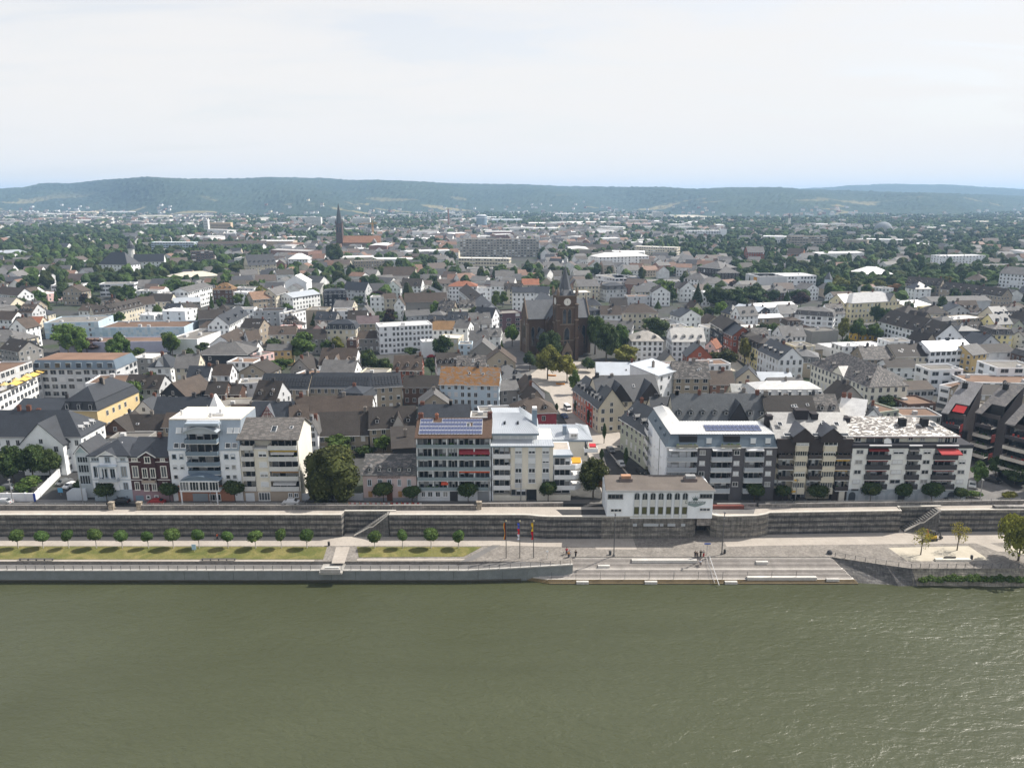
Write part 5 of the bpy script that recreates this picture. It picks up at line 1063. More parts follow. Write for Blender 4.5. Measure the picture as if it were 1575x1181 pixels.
# ------------------------------------------------------------ the streets behind, house by house: eave line in the photograph, height, depth, roof
def Hs(rows):
    for r in rows:
        kw = r[11] if len(r) > 11 else {}
        house(r[0], *r[1:11], **kw)
Hs([
 # left block
 ('white villa with dark slate roof and long sunlit right side, behind the garden trees', 0, 0, 0, 0, 10.3, 13, 'hx', 6.3, 'W', 's', dict(pts=[(-160, 206), (-123.5, 206)], ch=2, ww=.9)),
 ('white cross gabled wing of the villa facing the river, behind the garden trees', 0, 0, 0, 0, 9.3, 9, 'gy', 6.0, 'W', 's', dict(pts=[(-139, 202.8), (-127, 202.8)], ch=0, faces='fr', win=4)),
 ('ochre yellow townhouse with mansard roof and sunlit gabled right side', 95, 631, 149, 632, 12, 24, 'mx', 6.5, 'Y', 's', dict(wcol=(.6, .47, .26), dn=3, ch=2, fl=3, win=3.2)),
 ('low white house with dark slate roof left of the ochre townhouse', 20, 632, 93, 632, 6, 14, 'gx', 2.5, 'W', 's', dict(win=4)),
 ('long white apartment wing with blue mansard and rust brown flat roof', 49, 568, 178, 568, 11.5, 17, 'md', 3.4, 'A', 'l', dict(ch=0, rcol=(.13, .17, .21), fl=4, win=3.2, ww=2.2, wh=1.9, cat='apartment block', name='apartment_block')),
 ('white terraced block with flat roof below the blue mansard wing', 131, 590, 193, 588, 10, 14, 'fl', 0, 'W', 't', dict(fl=3, win=4, cat='apartment block', name='apartment_block')),
 ('white apartment wing with yellow awnings at the left edge', -40, 588, 49, 556, 15, 12, 'fl', 0, 'A', 't', dict(fl=5, ww=2.0, wh=1.7, cat='apartment block', name='apartment_block', pts=None)),
 ('white stepped terrace block with planted balconies at the left edge', -30, 622, 72, 573, 9, 6, 'fl', 0, 'W', 'v', dict(fl=3, ww=1.8, wh=1.6, cat='apartment block', name='apartment_block')),
 ('slate roofed house with two small white gables left of the street trees', 228, 566, 262, 566, 9, 12, 'hx', 4.5, 'W', 's', {}),
 ('grey roofed white house beside the small courtyard left of the pink gable', 287, 580, 320, 580, 9, 8, 'gx', 3.5, 'W', 's', dict(dn=1)),
 ('brown roofed white house with sunlit gable', 320, 577, 353, 577, 9, 8, 'gx', 3.5, 'W', 'b', {}),
 ('big slate hung house with pale hipped roof and blank front', 303, 546, 380, 546, 10, 15, 'hx', 4.5, 'D', 'g', dict(win=9)),
 ('small pink house with flat roof right of the slate hung house', 381, 546, 400, 548, 9, 9, 'fl', 0, 'P', 'v', {}),
 ('dark walled house with brown roof and skylight', 247, 606, 286, 610, 8, 14, 'gy', 4.5, 'D', 'b', dict(sk=1)),
 ('dark brown roofed house with roof window left of the white flat house', 316, 606, 345, 606, 8, 9, 'gx', 3.5, 'B', 'd', dict(sk=1)),
 ('low brown roofed annexe beside the white flat house', 346, 606, 367, 606, 7, 9, 'gx', 2.5, 'B', 'd', {}),
 ('white three storey flat roofed house with loggias', 367, 590, 404, 588, 9, 8, 'fl', 0, 'W', 'v', dict(win=2.2)),
 ('long slate roofed house behind the white mansard apartments', 235, 638, 326, 638, 8, 10, 'gx', 4.6, 'A', 's', dict(ch=2)),
 ('small white gabled house with curved parapet and round window', 205, 633, 238, 634, 7, 9, 'gy', 3.8, 'W', 's', dict(win=3)),
 ('white pyramid roofed tower behind the blue mansard apartments', 320, 640, 338, 640, 10.5, 5, 'py', 6.5, 'W', 'w', dict(ch=0)),
 ('dark roofed rear house with skylights behind the two villas', 183, 661, 252, 661, 7, 9, 'gx', 3.6, 'G', 'd', dict(sk=3)),
 ('brown brick gabled rear house with a satellite dish', 158, 663, 198, 665, 7, 10, 'gy', 3.8, 'B', 'd', dict(win=6)),
 ('grey flat roofed rear annexe behind the two villas', 168, 674, 228, 673, 7.5, 6, 'fl', 0, 'G', 'v', dict(win=0)),
 ('low grey shed roof left of the rear annexe', 142, 676, 172, 672, 6, 9, 'sh', 1.5, 'A', 'b', dict(win=0)),
 ('brown roofed house behind the blue mansard apartments', 250, 656, 310, 656, 8.5, 8, 'gx', 3.2, 'T', 'b', {}),
 ('small brown roofed house left of the half timbered gable', 352, 643, 384, 643, 8, 8, 'gx', 3.4, 'C', 'b', {}),
 ('slate roofed house with half timbered front gable', 385, 645, 449, 644, 8, 9, 'gx', 4.5, 'B', 's', {}),
 ('brown roofed narrow house with white dormer right of the half timbered gable', 446, 646, 475, 644, 8, 9, 'gx', 3.5, 'W', 'b', dict(dn=1)),
 ('low white rear house between two courtyards left of the big chestnut', 474, 664, 488, 664, 8, 10, 'gy', 3, 'W', 'g', {}),
 ('long brown roofed house with red shop front behind the chestnut', 452, 636, 571, 634, 7.5, 11, 'gx', 4.2, 'W', 'b', dict(ch=2, win=3.4)),
 ('wide dark brown roofed barn behind the chestnut', 487, 670, 566, 668, 6, 13, 'gx', 5.5, 'T', 'd', dict(ch=1)),
 ('dark brown roofed house with two small dormers beside the solar apartments', 568, 659, 640, 656, 8, 12, 'gx', 5, 'T', 'd', dict(dn=3, ch=1)),
 ('black tarred shed behind the pink inn', 604, 690, 640, 688, 6, 12, 'sh', 2.6, 'D', 'd', dict(win=0)),
 ('dark slate roofed row behind the solar apartments', 643, 642, 722, 642, 11, 8, 'gx', 3.0, 'T', 's', dict(ch=3)),
 ('low grey flat roofed house behind the corner apartments', 723, 642, 752, 642, 11, 7, 'fl', 0, 'A', 'v', {}),
 ('tan solar roofed row house with balconies, left of three', 400, 597, 473, 598, 9, 11, 'gx', 4.2, 'T', 's', dict(pv=True, win=2.4)),
 ('tan solar roofed row house with white balcony doors, middle of three', 475, 596, 569, 596, 9, 11, 'gx', 4.2, 'T', 's', dict(pv=True, win=2.4, wh=1.9)),
 ('tan solar roofed row house partly hidden, right of three', 571, 596, 618, 593, 9, 11, 'gx', 4.0, 'T', 's', dict(pv=True)),
 ('pale blue apartment house with mottled orange roof', 676, 590, 767, 592, 11, 10, 'gx', 5.2, 'L', 'm', dict(fl=4, win=2.2, cat='apartment block', name='apartment_block', rcol=(.27, .135, .045), sk=2)),
 ('low brown house between the solar row and the orange roof', 620, 595, 676, 595, 7, 10, 'gx', 3.2, 'B', 'd', {}),
 ('white gabled house with brown roof and three front gables', 490, 561, 545, 562, 8, 13, 'gx', 6, 'W', 'b', dict(dn=3, win=3)),
 ('red brick house with brown mansard and three white dormers', 605, 569, 648, 569, 8, 10, 'gx', 5, 'R', 'b', dict(dn=3)),
 ('ochre garden house with small windows', 410, 539, 448, 538, 7.5, 9, 'gx', 2, 'Y', 'g', {}),
 ('tan house with brown roof behind the ochre garden house', 413, 515, 455, 514, 9, 10, 'gx', 3.5, 'C', 'b', dict(dn=1)),
 ('dark brown roofed house behind the tall courtyard tree', 455, 521, 500, 521, 8, 10, 'gx', 4, 'G', 'd', {}),
 ('cream house with slate mansard and row of dormers', 501, 507, 547, 507, 12, 10, 'mx', 4.6, 'C', 's', dict(dn=5, fl=4)),
 ('dark red bay fronted rear house under the slate mansard', 533, 523, 548, 523, 10, 6, 'fl', 0, 'B', 'v', {}),
 ('purplish brown roofed house left of the long white office block', 549, 498, 583, 497, 9, 9, 'gx', 3.5, 'T', 'b', dict(rcol=(.13, .1, .105))),
 ('low house with chimney pots left of the long white office block', 549, 521, 584, 520, 7, 9, 'gx', 3, 'G', 'b', dict(ch=2)),
 ('white five storey office block with bright flat roof', 583, 503, 665, 499, 14, 13, 'fl', 0, 'W', 'w', dict(fl=5, win=2.0, cat='office block', name='office_block', blinds=.1)),
 ('small white flat annexe in front of the office block', 650, 526, 668, 525, 8, 7, 'fl', 0, 'W', 'w', dict(win=0)),
 ('white house with ochre brown roof right of the office block', 665, 507, 698, 507, 10, 10, 'gx', 3.6, 'W', 'n', {}),
 ('white house with round topped gable right of the ochre brown roof', 698, 504, 719, 505, 12, 10, 'gx', 3, 'W', 'g', {}),
 ('grey white blank gabled house by the church street', 722, 543, 762, 543, 8, 14, 'gy', 5, 'G', 'g', dict(win=0)),
 ('pale blue narrow house left of the grey white gable', 705, 530, 726, 530, 11, 8, 'fl', 0, 'L', 'v', {}),
 ('low white flat house with two chimneys before the grey gable', 696, 566, 746, 565, 7, 11, 'fl', 0, 'W', 'v', {}),
 ('slate hipped house with two dormers at the plaza corner', 763, 584, 806, 580, 8, 10, 'hx', 4.6, 'D', 's', dict(dn=2)),
 ('white house with brown gable at the edge of the plaza', 800, 606, 838, 604, 7, 12, 'gy', 4.5, 'W', 'b', {}),
 ('brown hipped house with deep red walls behind the corner apartments', 790, 637, 856, 635, 7, 11, 'hx', 4.2, 'R', 'b', dict(wcol=(.34, .07, .09), dn=2)),
 ('small brown gabled house behind the deep red house', 812, 618, 838, 616, 7, 9, 'gy', 4, 'T', 'b', {}),
 ('flat grey roofed house left of the deep red house', 738, 636, 789, 634, 6, 9, 'fl', 0, 'A', 'v', {}),
 ('grey rear house with dark annexe left of the plaza gable', 770, 600, 798, 598, 8, 9, 'gx', 2.5, 'G', 'g', {}),
 ('plum coloured modern corner house with red window boxes', 762, 483, 803, 481, 11, 13, 'fl', 0, 'M', 'v', dict(win=4.5, ww=2.4, wh=2.2)),
 # row along the church street, left side
 ('brown roofed terrace house facing the shopping street, farthest of the row', 706, 446, 717, 455, 11, 11, 'gx', 4, 'W', 'd', {}),
 ('brown roofed terrace house with dormers facing the shopping street', 717, 455, 728, 465, 11, 11, 'gx', 4, 'C', 'd', dict(dn=2)),
 ('dark roofed terrace house with skylights facing the shopping street', 728, 465, 742, 480, 11, 11, 'gx', 4.5, 'W', 's', dict(sk=2)),
 ('white end house with dark roof beside the plum corner house', 728, 487, 757, 489, 10, 10, 'gx', 5, 'W', 's', dict(sk=2)),
 ('white corner house with orange hipped roof above the shopping street', 690, 441, 733, 441, 12, 14, 'hx', 3.6, 'W', 'o', dict(win=2.4)),
 ('white flat roofed house right of the orange hipped corner house', 734, 443, 755, 443, 12, 11, 'fl', 0, 'W', 'v', {}),
 ('white house with grey metal roof right of the orange hipped corner house', 755, 440, 776, 440, 13, 11, 'gx', 3, 'W', 'g', {}),
 ('white banded office with slate roof left of the church tower', 788, 450, 822, 450, 13, 12, 'gx', 3, 'W', 's', dict(cat='office block')),
 ('orange roofed low house behind the banded office', 803, 438, 829, 438, 10, 12, 'gx', 4, 'C', 'o', {}),
 # houses right of the church
 ('white house with slate mansard and dormers right of the church', 893, 486, 927, 485, 9, 10, 'mx', 4.2, 'W', 's', dict(dn=4)),
 ('white house with brown roof and arched dormer right of the church', 924, 484, 956, 484, 10, 10, 'gx', 4.4, 'W', 'b', dict(dn=1, sk=2)),
 ('cream house with wide brown hipped roof and sunlit white strip', 957, 482, 1012, 482, 10, 14, 'hx', 5, 'C', 'b', {}),
 ('low grey roofed house among trees right of the church', 925, 504, 972, 506, 8, 9, 'gx', 3.4, 'W', 'g', dict(ch=2)),
 ('dark hipped house behind the brown hipped one', 897, 470, 925, 470, 9, 10, 'hx', 4.2, 'C', 's', {}),
 ('brown roofed house in the row above the church trees', 940, 470, 965, 470, 9, 10, 'gx', 4.2, 'G', 'd', {}),
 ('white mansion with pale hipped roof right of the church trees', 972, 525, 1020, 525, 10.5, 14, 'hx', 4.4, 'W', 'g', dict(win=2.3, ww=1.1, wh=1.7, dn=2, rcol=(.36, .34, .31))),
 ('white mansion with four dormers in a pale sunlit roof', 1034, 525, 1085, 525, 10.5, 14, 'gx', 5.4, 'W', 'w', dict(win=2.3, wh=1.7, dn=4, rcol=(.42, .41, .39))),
 ('small pink gabled house between mansion and street trees', 1083, 534, 1101, 536, 7, 8, 'gy', 3.4, 'P', 'r' if False else 'o', {}),
 ('long white house with pale metal roof behind the dark gabled corner house', 918, 576, 1008, 577, 9, 12, 'gx', 3.6, 'W', 'l', dict(win=4, sk=3)),
 ('tall white house with metal shed roof and blank sunlit gable', 1012, 578, 1046, 569, 13, 13, 'sh', 2.2, 'W', 'l', dict(win=4, faces='fr')),
 ('cream corner house with dark roof and two big dark front gables', 921, 618, 1016, 613, 9, 14, 'gx', 7, 'C', 's', dict(ch=2, sk=2)),
 ('salmon row house facing the church street', 881, 598, 902, 613, 9, 10, 'gx', 4.6, 'S', 's', dict(dn=4, wcol=(.46, .25, .2))),
 ('red row house facing the church street', 902, 613, 912, 620, 9, 10, 'gx', 4.6, 'R', 's', dict(dn=2, wcol=(.42, .07, .05))),
 ('cream and dark timbered corner house ending the red row', 912, 620, 921, 627, 9, 9, 'gx', 6, 'C', 's', dict(dn=1, ch=0)),
 ('grey green house with steep slate roof facing the church street, farther of two', 955, 643, 976, 656, 10.5, 11, 'gx', 5.2, 'E', 's', dict(sk=2, dn=2)),
 ('grey green house with slate roof next to the white L shaped apartments', 976, 656, 995, 669, 10.5, 11, 'gx', 5.2, 'E', 's', dict(sk=2, dn=2)),
 ('tan apartment house with mottled grey roof and roof terrace', 1037, 581, 1092, 581, 11, 11, 'gx', 5, 'T', 'm', dict(cat='apartment block', sk=2, ww=1.6)),
 ('brown brick house with old tiled roof right of the tan apartment house', 1093, 591, 1130, 591, 8, 10, 'gx', 4, 'B', 'b', dict(wcol=(.26, .15, .11))),
 ('long slate roofed terrace with many dormers behind the L shaped apartments', 1036, 648, 1182, 648, 10, 11, 'gx', 7.2, 'C', 's', dict(dn=8, ch=4, rcol=(.085, .093, .10))),
 ('slate roofed house left of the long dormered terrace', 1003, 636, 1038, 636, 10.5, 10, 'gx', 4, 'C', 's', dict(dn=1)),
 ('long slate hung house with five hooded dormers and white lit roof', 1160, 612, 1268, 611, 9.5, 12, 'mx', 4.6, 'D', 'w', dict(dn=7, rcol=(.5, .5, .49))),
 ('low white gabled house left of the five hooded dormers', 1128, 612, 1156, 612, 7, 9, 'gx', 4, 'C', 'g', dict(sk=1, rcol=(.42, .42, .4))),
 ('dark brown roofed house with bright skylights behind the black and cream apartments', 1180, 640, 1256, 640, 12, 11, 'gx', 5, 'C', 'd', dict(sk=4)),
 ('mottled grey roofed house behind the black and cream apartments', 1257, 638, 1292, 638, 12, 11, 'gx', 5, 'C', 'm', dict(dn=2)),
 ('house with white sunlit roof behind the flecked roof apartments', 1290, 636, 1328, 641, 11, 10, 'gx', 4.2, 'W', 'w', dict(ch=2)),
 ('dark gabled house behind the flecked roof apartments', 1326, 645, 1358, 648, 9, 9, 'gy', 3.6, 'W', 's', {}),
 # street running right from the plaza
 ('black and white four storey corner house facing the tree square', 1093, 496, 1112, 507, 13, 11, 'gx', 4.2, 'D', 'd', dict(win=2.1)),
 ('narrow red brick house facing the tree square', 1113, 510, 1127, 516, 12, 10, 'gx', 4, 'R', 's', dict(win=2.2)),
 ('cream house with mansard facing the tree square', 1128, 520, 1143, 527, 9.5, 10, 'mx', 4.5, 'C', 'd', dict(dn=2)),
 ('pale yellow terrace house with dormers facing the tree square', 1143, 527, 1166, 538, 9.5, 10, 'mx', 4.6, 'Q', 'd', dict(dn=4)),
 ('white terrace house with tall dark windows facing the tree square', 1166, 538, 1198, 553, 10, 11, 'gx', 5, 'W', 's', dict(dn=4, wh=1.9)),
 ('low slate mansard house with round dormers at the street corner', 1203, 556, 1262, 560, 6.5, 12, 'mx', 5, 'T', 's', dict(dn=5, rcol=(.14, .14, .14))),
 ('dark gabled house with pale metal gable by the tree square', 1133, 582, 1168, 584, 7.5, 10, 'gy', 4, 'C', 's', {}),
 ('pale metal roofed workshop with a blue tarpaulin', 1168, 585, 1220, 586, 7, 10, 'gx', 2.2, 'A', 'l', {}),
 ('long cream palace with mottled hipped roof and central pediment', 1248, 560, 1337, 596, 11, 15, 'hx', 6.5, 'C', 'm', dict(win=2.6, wh=1.7, ch=0, dn=5, wcol=(.68, .66, .57), name='palace', cat='palace', rcol=(.075, .072, .072))),
 ('grey blue metal roofed hall beyond the tree square', 1127, 475, 1167, 480, 8, 13, 'gx', 2.5, 'D', 'l', dict(win=5)),
 ('long white metal roofed hall beyond the tree square', 1165, 474, 1226, 471, 9, 13, 'gx', 2, 'W', 'w', {}),
 ('grey hall with bright low roof behind the black and white corner house', 1151, 490, 1204, 488, 7, 9, 'gx', 1.4, 'T', 'w', {}),
 ('low flat white roofed shed right of the black and white corner house', 1143, 509, 1186, 508, 6, 10, 'sh', 1.2, 'W', 'w', dict(win=0)),
 ('white terraced apartment house with dark stepped balconies', 1222, 484, 1282, 488, 11, 13, 'mx', 4.6, 'W', 'g', dict(dn=4, ww=1.8)),
 ('grey concrete windowless block', 1249, 510, 1290, 508, 8, 11, 'fl', 0, 'G', 'v', dict(win=0)),
 ('low red shed with rusty roof left of the concrete block', 1201, 505, 1247, 503, 4.5, 9, 'gx', 1.6, 'B', 't', dict(win=0)),
 ('low grey rear house in the yard behind the white terrace house', 1229, 538, 1266, 537, 5, 10, 'gx', 1.5, 'T', 'g', {}),
 ('pale yellow school with gabled wings and bright hipped roof', 1310, 467, 1384, 463, 13, 16, 'hx', 5.5, 'Q', 'w', dict(win=2.8, wcol=(.64, .58, .4), rcol=(.4, .4, .4), name='school', cat='school')),
 ('pale yellow rear wing of the school with slate roof', 1298, 466, 1326, 464, 13, 12, 'gx', 4.6, 'Q', 's', dict(wcol=(.64, .58, .4))),
 ('white angled apartment row with dark roof and dormers, longer part', 1352, 494, 1412, 509, 11, 13, 'gx', 6, 'W', 'd', dict(dn=4, sk=2, ww=1.5, cat='apartment block', name='apartment_block')),
 ('white angled apartment row with dark roof and big blank gable', 1413, 509, 1440, 518, 11, 13, 'gx', 6, 'W', 'd', dict(dn=2, sk=1, cat='apartment block', name='apartment_block')),
 ('small bright yellow house with grey roof', 1321, 506, 1351, 505, 7, 8, 'gx', 2.2, 'Y', 'g', dict(dn=3, wcol=(.66, .42, .05))),
 ('low white flat hall before the angled apartment row', 1281, 536, 1366, 532, 5, 13, 'fl', 0, 'W', 'w', dict(win=0)),
 ('mottled grey roofed old hall behind the palace', 1328, 552, 1376, 552, 6, 13, 'gx', 4.5, 'T', 'm', {}),
 ('cream hall with dark roof and five bright skylights', 1378, 549, 1437, 547, 7, 13, 'gx', 4.5, 'C', 'd', dict(sk=5)),
 ('white house with pale metal roof and balconies', 1431, 540, 1497, 537, 9.5, 12, 'gx', 3.2, 'W', 'l', dict(ww=1.8)),
 ('ochre house with ribbed grey roof', 1495, 546, 1518, 543, 8, 11, 'gx', 3.4, 'Y', 'g', {}),
 ('long low school roof right of the palace', 1366, 565, 1412, 565, 5, 10, 'gx', 2.5, 'W', 'd', {}),
 ('white modern school block with flat roof', 1431, 569, 1482, 568, 10, 10, 'fl', 0, 'W', 'v', dict(ww=2.6, win=4, cat='school', name='school')),
 ('long dark roofed wing of the modern school', 1445, 545, 1560, 540, 7, 10, 'gx', 2.6, 'W', 'd', dict(win=5)),
 ('white modern school wing with ribbon windows', 1445, 592, 1500, 604, 7, 13, 'fl', 0, 'W', 't', dict(ww=3, win=4, cat='school', name='school')),
 ('long flat brown roofed school wing at the right edge', 1490, 588, 1620, 590, 8, 14, 'fl', 0, 'W', 't', dict(ww=2.6, win=4, cat='school', name='school')),
 ('white flat roofed house at the right edge above the school', 1535, 566, 1600, 566, 11, 14, 'fl', 0, 'W', 'v', dict(ww=3, win=5)),
 ('long grey ribbed roof before the school at the right edge', 1484, 607, 1600, 606, 8, 9, 'gx', 2.4, 'T', 'd', {}),
 ('dark brown low house left of the stepped apartments', 1398, 622, 1440, 620, 7, 11, 'fl', 0, 'B', 't', {}),
 ('grey flat roofed school corridor right of the palace', 1386, 600, 1437, 598, 7, 10, 'gx', 2, 'A', 'b', dict(ww=2)),
 ('pale grey gabled house beside the palace', 1352, 585, 1392, 584, 7, 12, 'hx', 3.6, 'C', 'g', {}),
 # middle left
 ('long store with pale blue tile pattern walls, left part', 67, 497, 151, 495, 9, 24, 'fl', 0, 'L', 'v', dict(win=9, ww=1, name='store', cat='store')),
 ('long store with pale blue tile pattern walls, lower right part', 152, 504, 283, 503, 8, 22, 'fl', 0, 'L', 't', dict(win=0, name='store', cat='store')),
 ('low lavender walled hall with rust roof before the blue tiled store', 90, 527, 262, 525, 5.5, 14, 'fl', 0, 'V', 't', dict(win=0, name='hall', cat='hall')),
 ('white flat roofed shop right of the blue tiled store', 303, 522, 346, 507, 8, 15, 'fl', 0, 'W', 'v', dict(win=0)),
 ('white box shaped office behind the blue tiled store', 249, 478, 284, 479, 12, 13, 'fl', 0, 'W', 'w', dict(win=6)),
 ('long white school with ribbon windows left of the store, left half', 78, 439, 127, 438, 10, 13, 'fl', 0, 'W', 'v', dict(ww=3.6, win=4.2, wh=1.3, cat='school', name='school')),
 ('long white school with ribbon windows left of the store, right half', 152, 437, 206, 436, 10, 13, 'fl', 0, 'W', 'v', dict(ww=3.6, win=4.2, wh=1.3, cat='school', name='school')),
 ('row of cream houses with round topped dormers, right part', 176, 481, 222, 470, 9, 10, 'gx', 4.6, 'C', 'd', dict(dn=6)),
 ('row of brown roofed houses with dormers, left part', 145, 484, 176, 481, 9, 10, 'gx', 4.6, 'C', 'd', dict(dn=3)),
 ('white house with brown roof right of the round topped dormers', 212, 469, 239, 467, 8, 10, 'gx', 4.4, 'W', 'b', {}),
 ('dark gabled house behind the white box shaped office', 226, 464, 262, 464, 8, 12, 'gx', 4.6, 'C', 'd', {}),
 ('grey low hall with pale gable', 266, 466, 308, 464, 8, 13, 'gx', 2.4, 'G', 'l', {}),
 ('white five storey apartment house above the grey hall', 289, 449, 326, 440, 13, 12, 'gx', 2.5, 'W', 'g', dict(ww=1.6)),
 ('dark red brick house with orange brown hipped roof', 327, 446, 357, 446, 10, 11, 'hx', 5, 'B', 'n', dict(dn=4)),
 ('white house with brown roof at the left edge', -8, 451, 27, 455, 9, 11, 'gx', 4.5, 'W', 'b', {}),
 ('white house with grey roof and bay at the left edge', -8, 491, 18, 492, 9, 10, 'gx', 4, 'W', 'b', {}),
 ('small ochre house beside the left edge tree', 19, 499, 34, 499, 9, 9, 'gx', 3.4, 'Y', 'd', {}),
 ('small cream house with orange roof left of the store', 34, 499, 60, 499, 8, 9, 'gx', 3.6, 'C', 'o', {}),
 ('dark roofed houses by the left edge before the store', 0, 536, 28, 541, 8, 11, 'gx', 4, 'G', 'd', dict(sk=2)),
 ('grey slate house at the left edge before the store', 26, 540, 55, 538, 7, 9, 'gx', 3.6, 'A', 's', {}),
 ('big dark grey gabled house with blank front', 305, 491, 362, 488, 10, 14, 'gx', 4, 'G', 'd', dict(wcol=(.16, .155, .15), win=9)),
 ('brown hipped low house before the dark grey gable', 307, 505, 361, 502, 7, 8, 'hx', 3.2, 'T', 'b', {}),
 ('white gabled townhouse facing the left street, lower', 352, 500, 383, 483, 11, 11, 'gx', 4.8, 'W', 's', dict(dn=3)),
 ('brown roofed house left of the ochre garden house', 358, 530, 383, 517, 9, 11, 'gx', 4, 'W', 'b', dict(sk=1)),
 ('white walled house with brown roof by the courtyard tree', 383, 524, 402, 522, 9, 10, 'gx', 4, 'W', 'b', {}),
 ('apartment house wrapped in grey scaffold netting', 390, 479, 436, 478, 13, 13, 'fl', 0, 'A', 'd', dict(wcol=(.34, .36, .38), win=3)),
 ('ochre dormered house right of the scaffold', 437, 497, 459, 496, 9, 9, 'mx', 3.6, 'Y', 'd', dict(dn=2)),
 ('white narrow tall house right of the scaffold', 450, 483, 470, 478, 12, 9, 'fl', 0, 'W', 'v', {}),
 ('tan house with a large blank wall', 470, 477, 501, 477, 11, 14, 'fl', 0, 'T', 'v', dict(win=0)),
 ('white stepped building with glass gable', 512, 479, 546, 478, 11, 14, 'fl', 0, 'W', 'v', dict(ww=2, name='office_block', cat='office block')),
 ('slate clad house with a band of windows', 497, 453, 533, 452, 12, 12, 'mx', 3.6, 'D', 's', dict(dn=5)),
 ('white four storey house in the middle of the town', 569, 457, 592, 457, 13, 9, 'fl', 0, 'W', 'v', {}),
 ('cream four storey house next to the white one in the middle', 592, 460, 610, 459, 12, 9, 'gx', 3, 'C', 'b', {}),
 ('long grey blank walled hall with low gable', 622, 465, 687, 464, 11, 14, 'gx', 5, 'G', 'b', dict(win=0)),
 ('white gabled house left of the grey blank hall', 606, 469, 622, 469, 10, 12, 'gy', 4.5, 'W', 'b', {}),
 ('low white house with arched gable before the grey blank hall', 622, 486, 662, 484, 7, 9, 'gx', 2.6, 'A', 'g', {}),
 ('white blank gabled house by the left shopping street', 438, 434, 471, 434, 13, 16, 'gy', 5, 'W', 'w', dict(win=0)),
 ('brick brown gable roofed house in the left middle', 389, 461, 423, 458, 9, 12, 'gx', 4.6, 'T', 'b', dict(rcol=(.24, .15, .1))),
 ('white corner house by the left shopping street', 424, 454, 444, 448, 11, 10, 'gx', 4, 'C', 'g', {}),
 ('pale metal roofed hall in the left middle', 450, 458, 492, 452, 9, 14, 'gx', 2.6, 'W', 'l', {}),
])
# curved roofed white houses with blue arch
f = Front('row_house', 'white and blue house with pale metal roofs and a quarter round blue gable', 'house', 2, 878, 1382, 800, 236.0)
W = f.W; H0 = f.z(770); f.box('wall', 0, W, 0, H0, 0, 12, PLASTER, WHT); H1 = f.z(690)
for a, b, zt1 in ((965, 1060, 755), (1062, 1140, 690), (1190, 1380, 690)):
    x0, x1 = f.x(a, 780), f.x(b, 780); z1 = f.z(zt1); f.box('upper_floor', x0, x1, H0-2 , z1-.6, .1, 10, PLASTER, (.6, .64, .68)); seams(f, 'roof', [(x0-.2, -.2, z1-1.2), (x1+.2, -.2, z1-1.2), (x1+.2, 10.3, z1+1.4), (x0-.2, 10.3, z1+1.4)], max(6, int((x1-x0)/.7)), (.52, .56, .6))
for a, b, s_ in ((992, 1062, 1), (1240, 1312, -1)):
    x0, x1 = f.x(a, 790), f.x(b, 790); R = x1-x0; zb = f.z(838) if s_ > 0 else H0-.5; zc_ = f.z(762)-R*.62; pts = [(x0 if s_ > 0 else x1, zb), (x1 if s_ > 0 else x0, zb)]+[((x1-R*sin(pi/2*i/8)) if s_ > 0 else (x0+R*sin(pi/2*i/8)), zc_+R*.62*cos(pi/2*i/8)) for i in range(9)]
    mb = MB(); mb.poly([(p[0], -.35, p[1]) for p in pts]); 
    for p, q_ in zip(pts, pts[1:]+pts[:1]): mb.poly([(p[0], -.35, p[1]), (q_[0], -.35, q_[1]), (q_[0], 4, q_[1]), (p[0], 4, p[1])])
    f.part('arched_bay', mb, METAL, (.16, .24, .3)); f.win((x0+x1)/2-.6, (x0+x1)/2+.6, zc_-.6, zc_+.6, y=-.35)
for a, b in ((902, 960), (1085, 1130), (1170, 1185), (1335, 1360)): f.winz(a, b, 782, 812, mull=2)
f.awning(f.x(1320, 700), f.x(1360, 700), H1+2.2, 3, 1.5, (.66, .66, .62), .4)
# half timbered gable and dark gables as parts of their houses
def front_gable(h, xf, w_, rise, col, rcol, timber=False, yoff=-.05, zdrop=0.0, depth=5.0, mat=PLASTER):
    r, W, D = h[:3]; hh = h[4] if len(h) > 4 else 8; x = W*xf; z = hh-zdrop
    mb = MB(); mb.poly([(x-w_/2, yoff, z), (x+w_/2, yoff, z), (x, yoff, z+rise)]); part('gable', mb, mat, r, col)
    mb = MB()
    for s_ in (-1, 1): mb.poly([(x+s_*(w_/2+.3), yoff-.25, z-.2), (x, yoff-.25, z+rise+.12), (x, depth, z+rise+.12), (x+s_*(w_/2+.3), depth*.4, z-.2)])
    part('gable_roof', mb, SLATE, r, rcol)
    if timber:
        mb = MB()
        for s_ in (-1, 1): mb.bar((x+s_*w_/2, yoff-.08, z), (x, yoff-.08, z+rise), .12)
        for k in (.1, .4, .65): mb.bar((x-w_/2*(1-k), yoff-.08, z+rise*k), (x+w_/2*(1-k), yoff-.08, z+rise*k), .1)
        for k in (-.5, -.2, .2, .5): mb.bar((x+w_/2*k, yoff-.08, z), (x+w_/2*k*.5, yoff-.08, z+rise*(1-abs(k))), .09)
        part('timber_frame', mb, PAINT, r, (.2, .03, .03))
LK0 = lambda k: LOOK[k]
LOOK = {r['label']: (r, W, D, h) for r, wl, rc, rf, W, D, h in HOUSES}
def FG(label, *a, **k):
    r, W, D, h = LOOK[label]; front_gable((r, W, D, None, h), *a, **k)
FG('slate roofed house with half timbered front gable', .42, 5, 4.2, (.6, .55, .5), (.12, .13, .15), timber=True)
FG('cream corner house with dark roof and two big dark front gables', .33, 8.5, 6, (.05, .045, .045), (.07, .075, .085), yoff=-.6, depth=7)
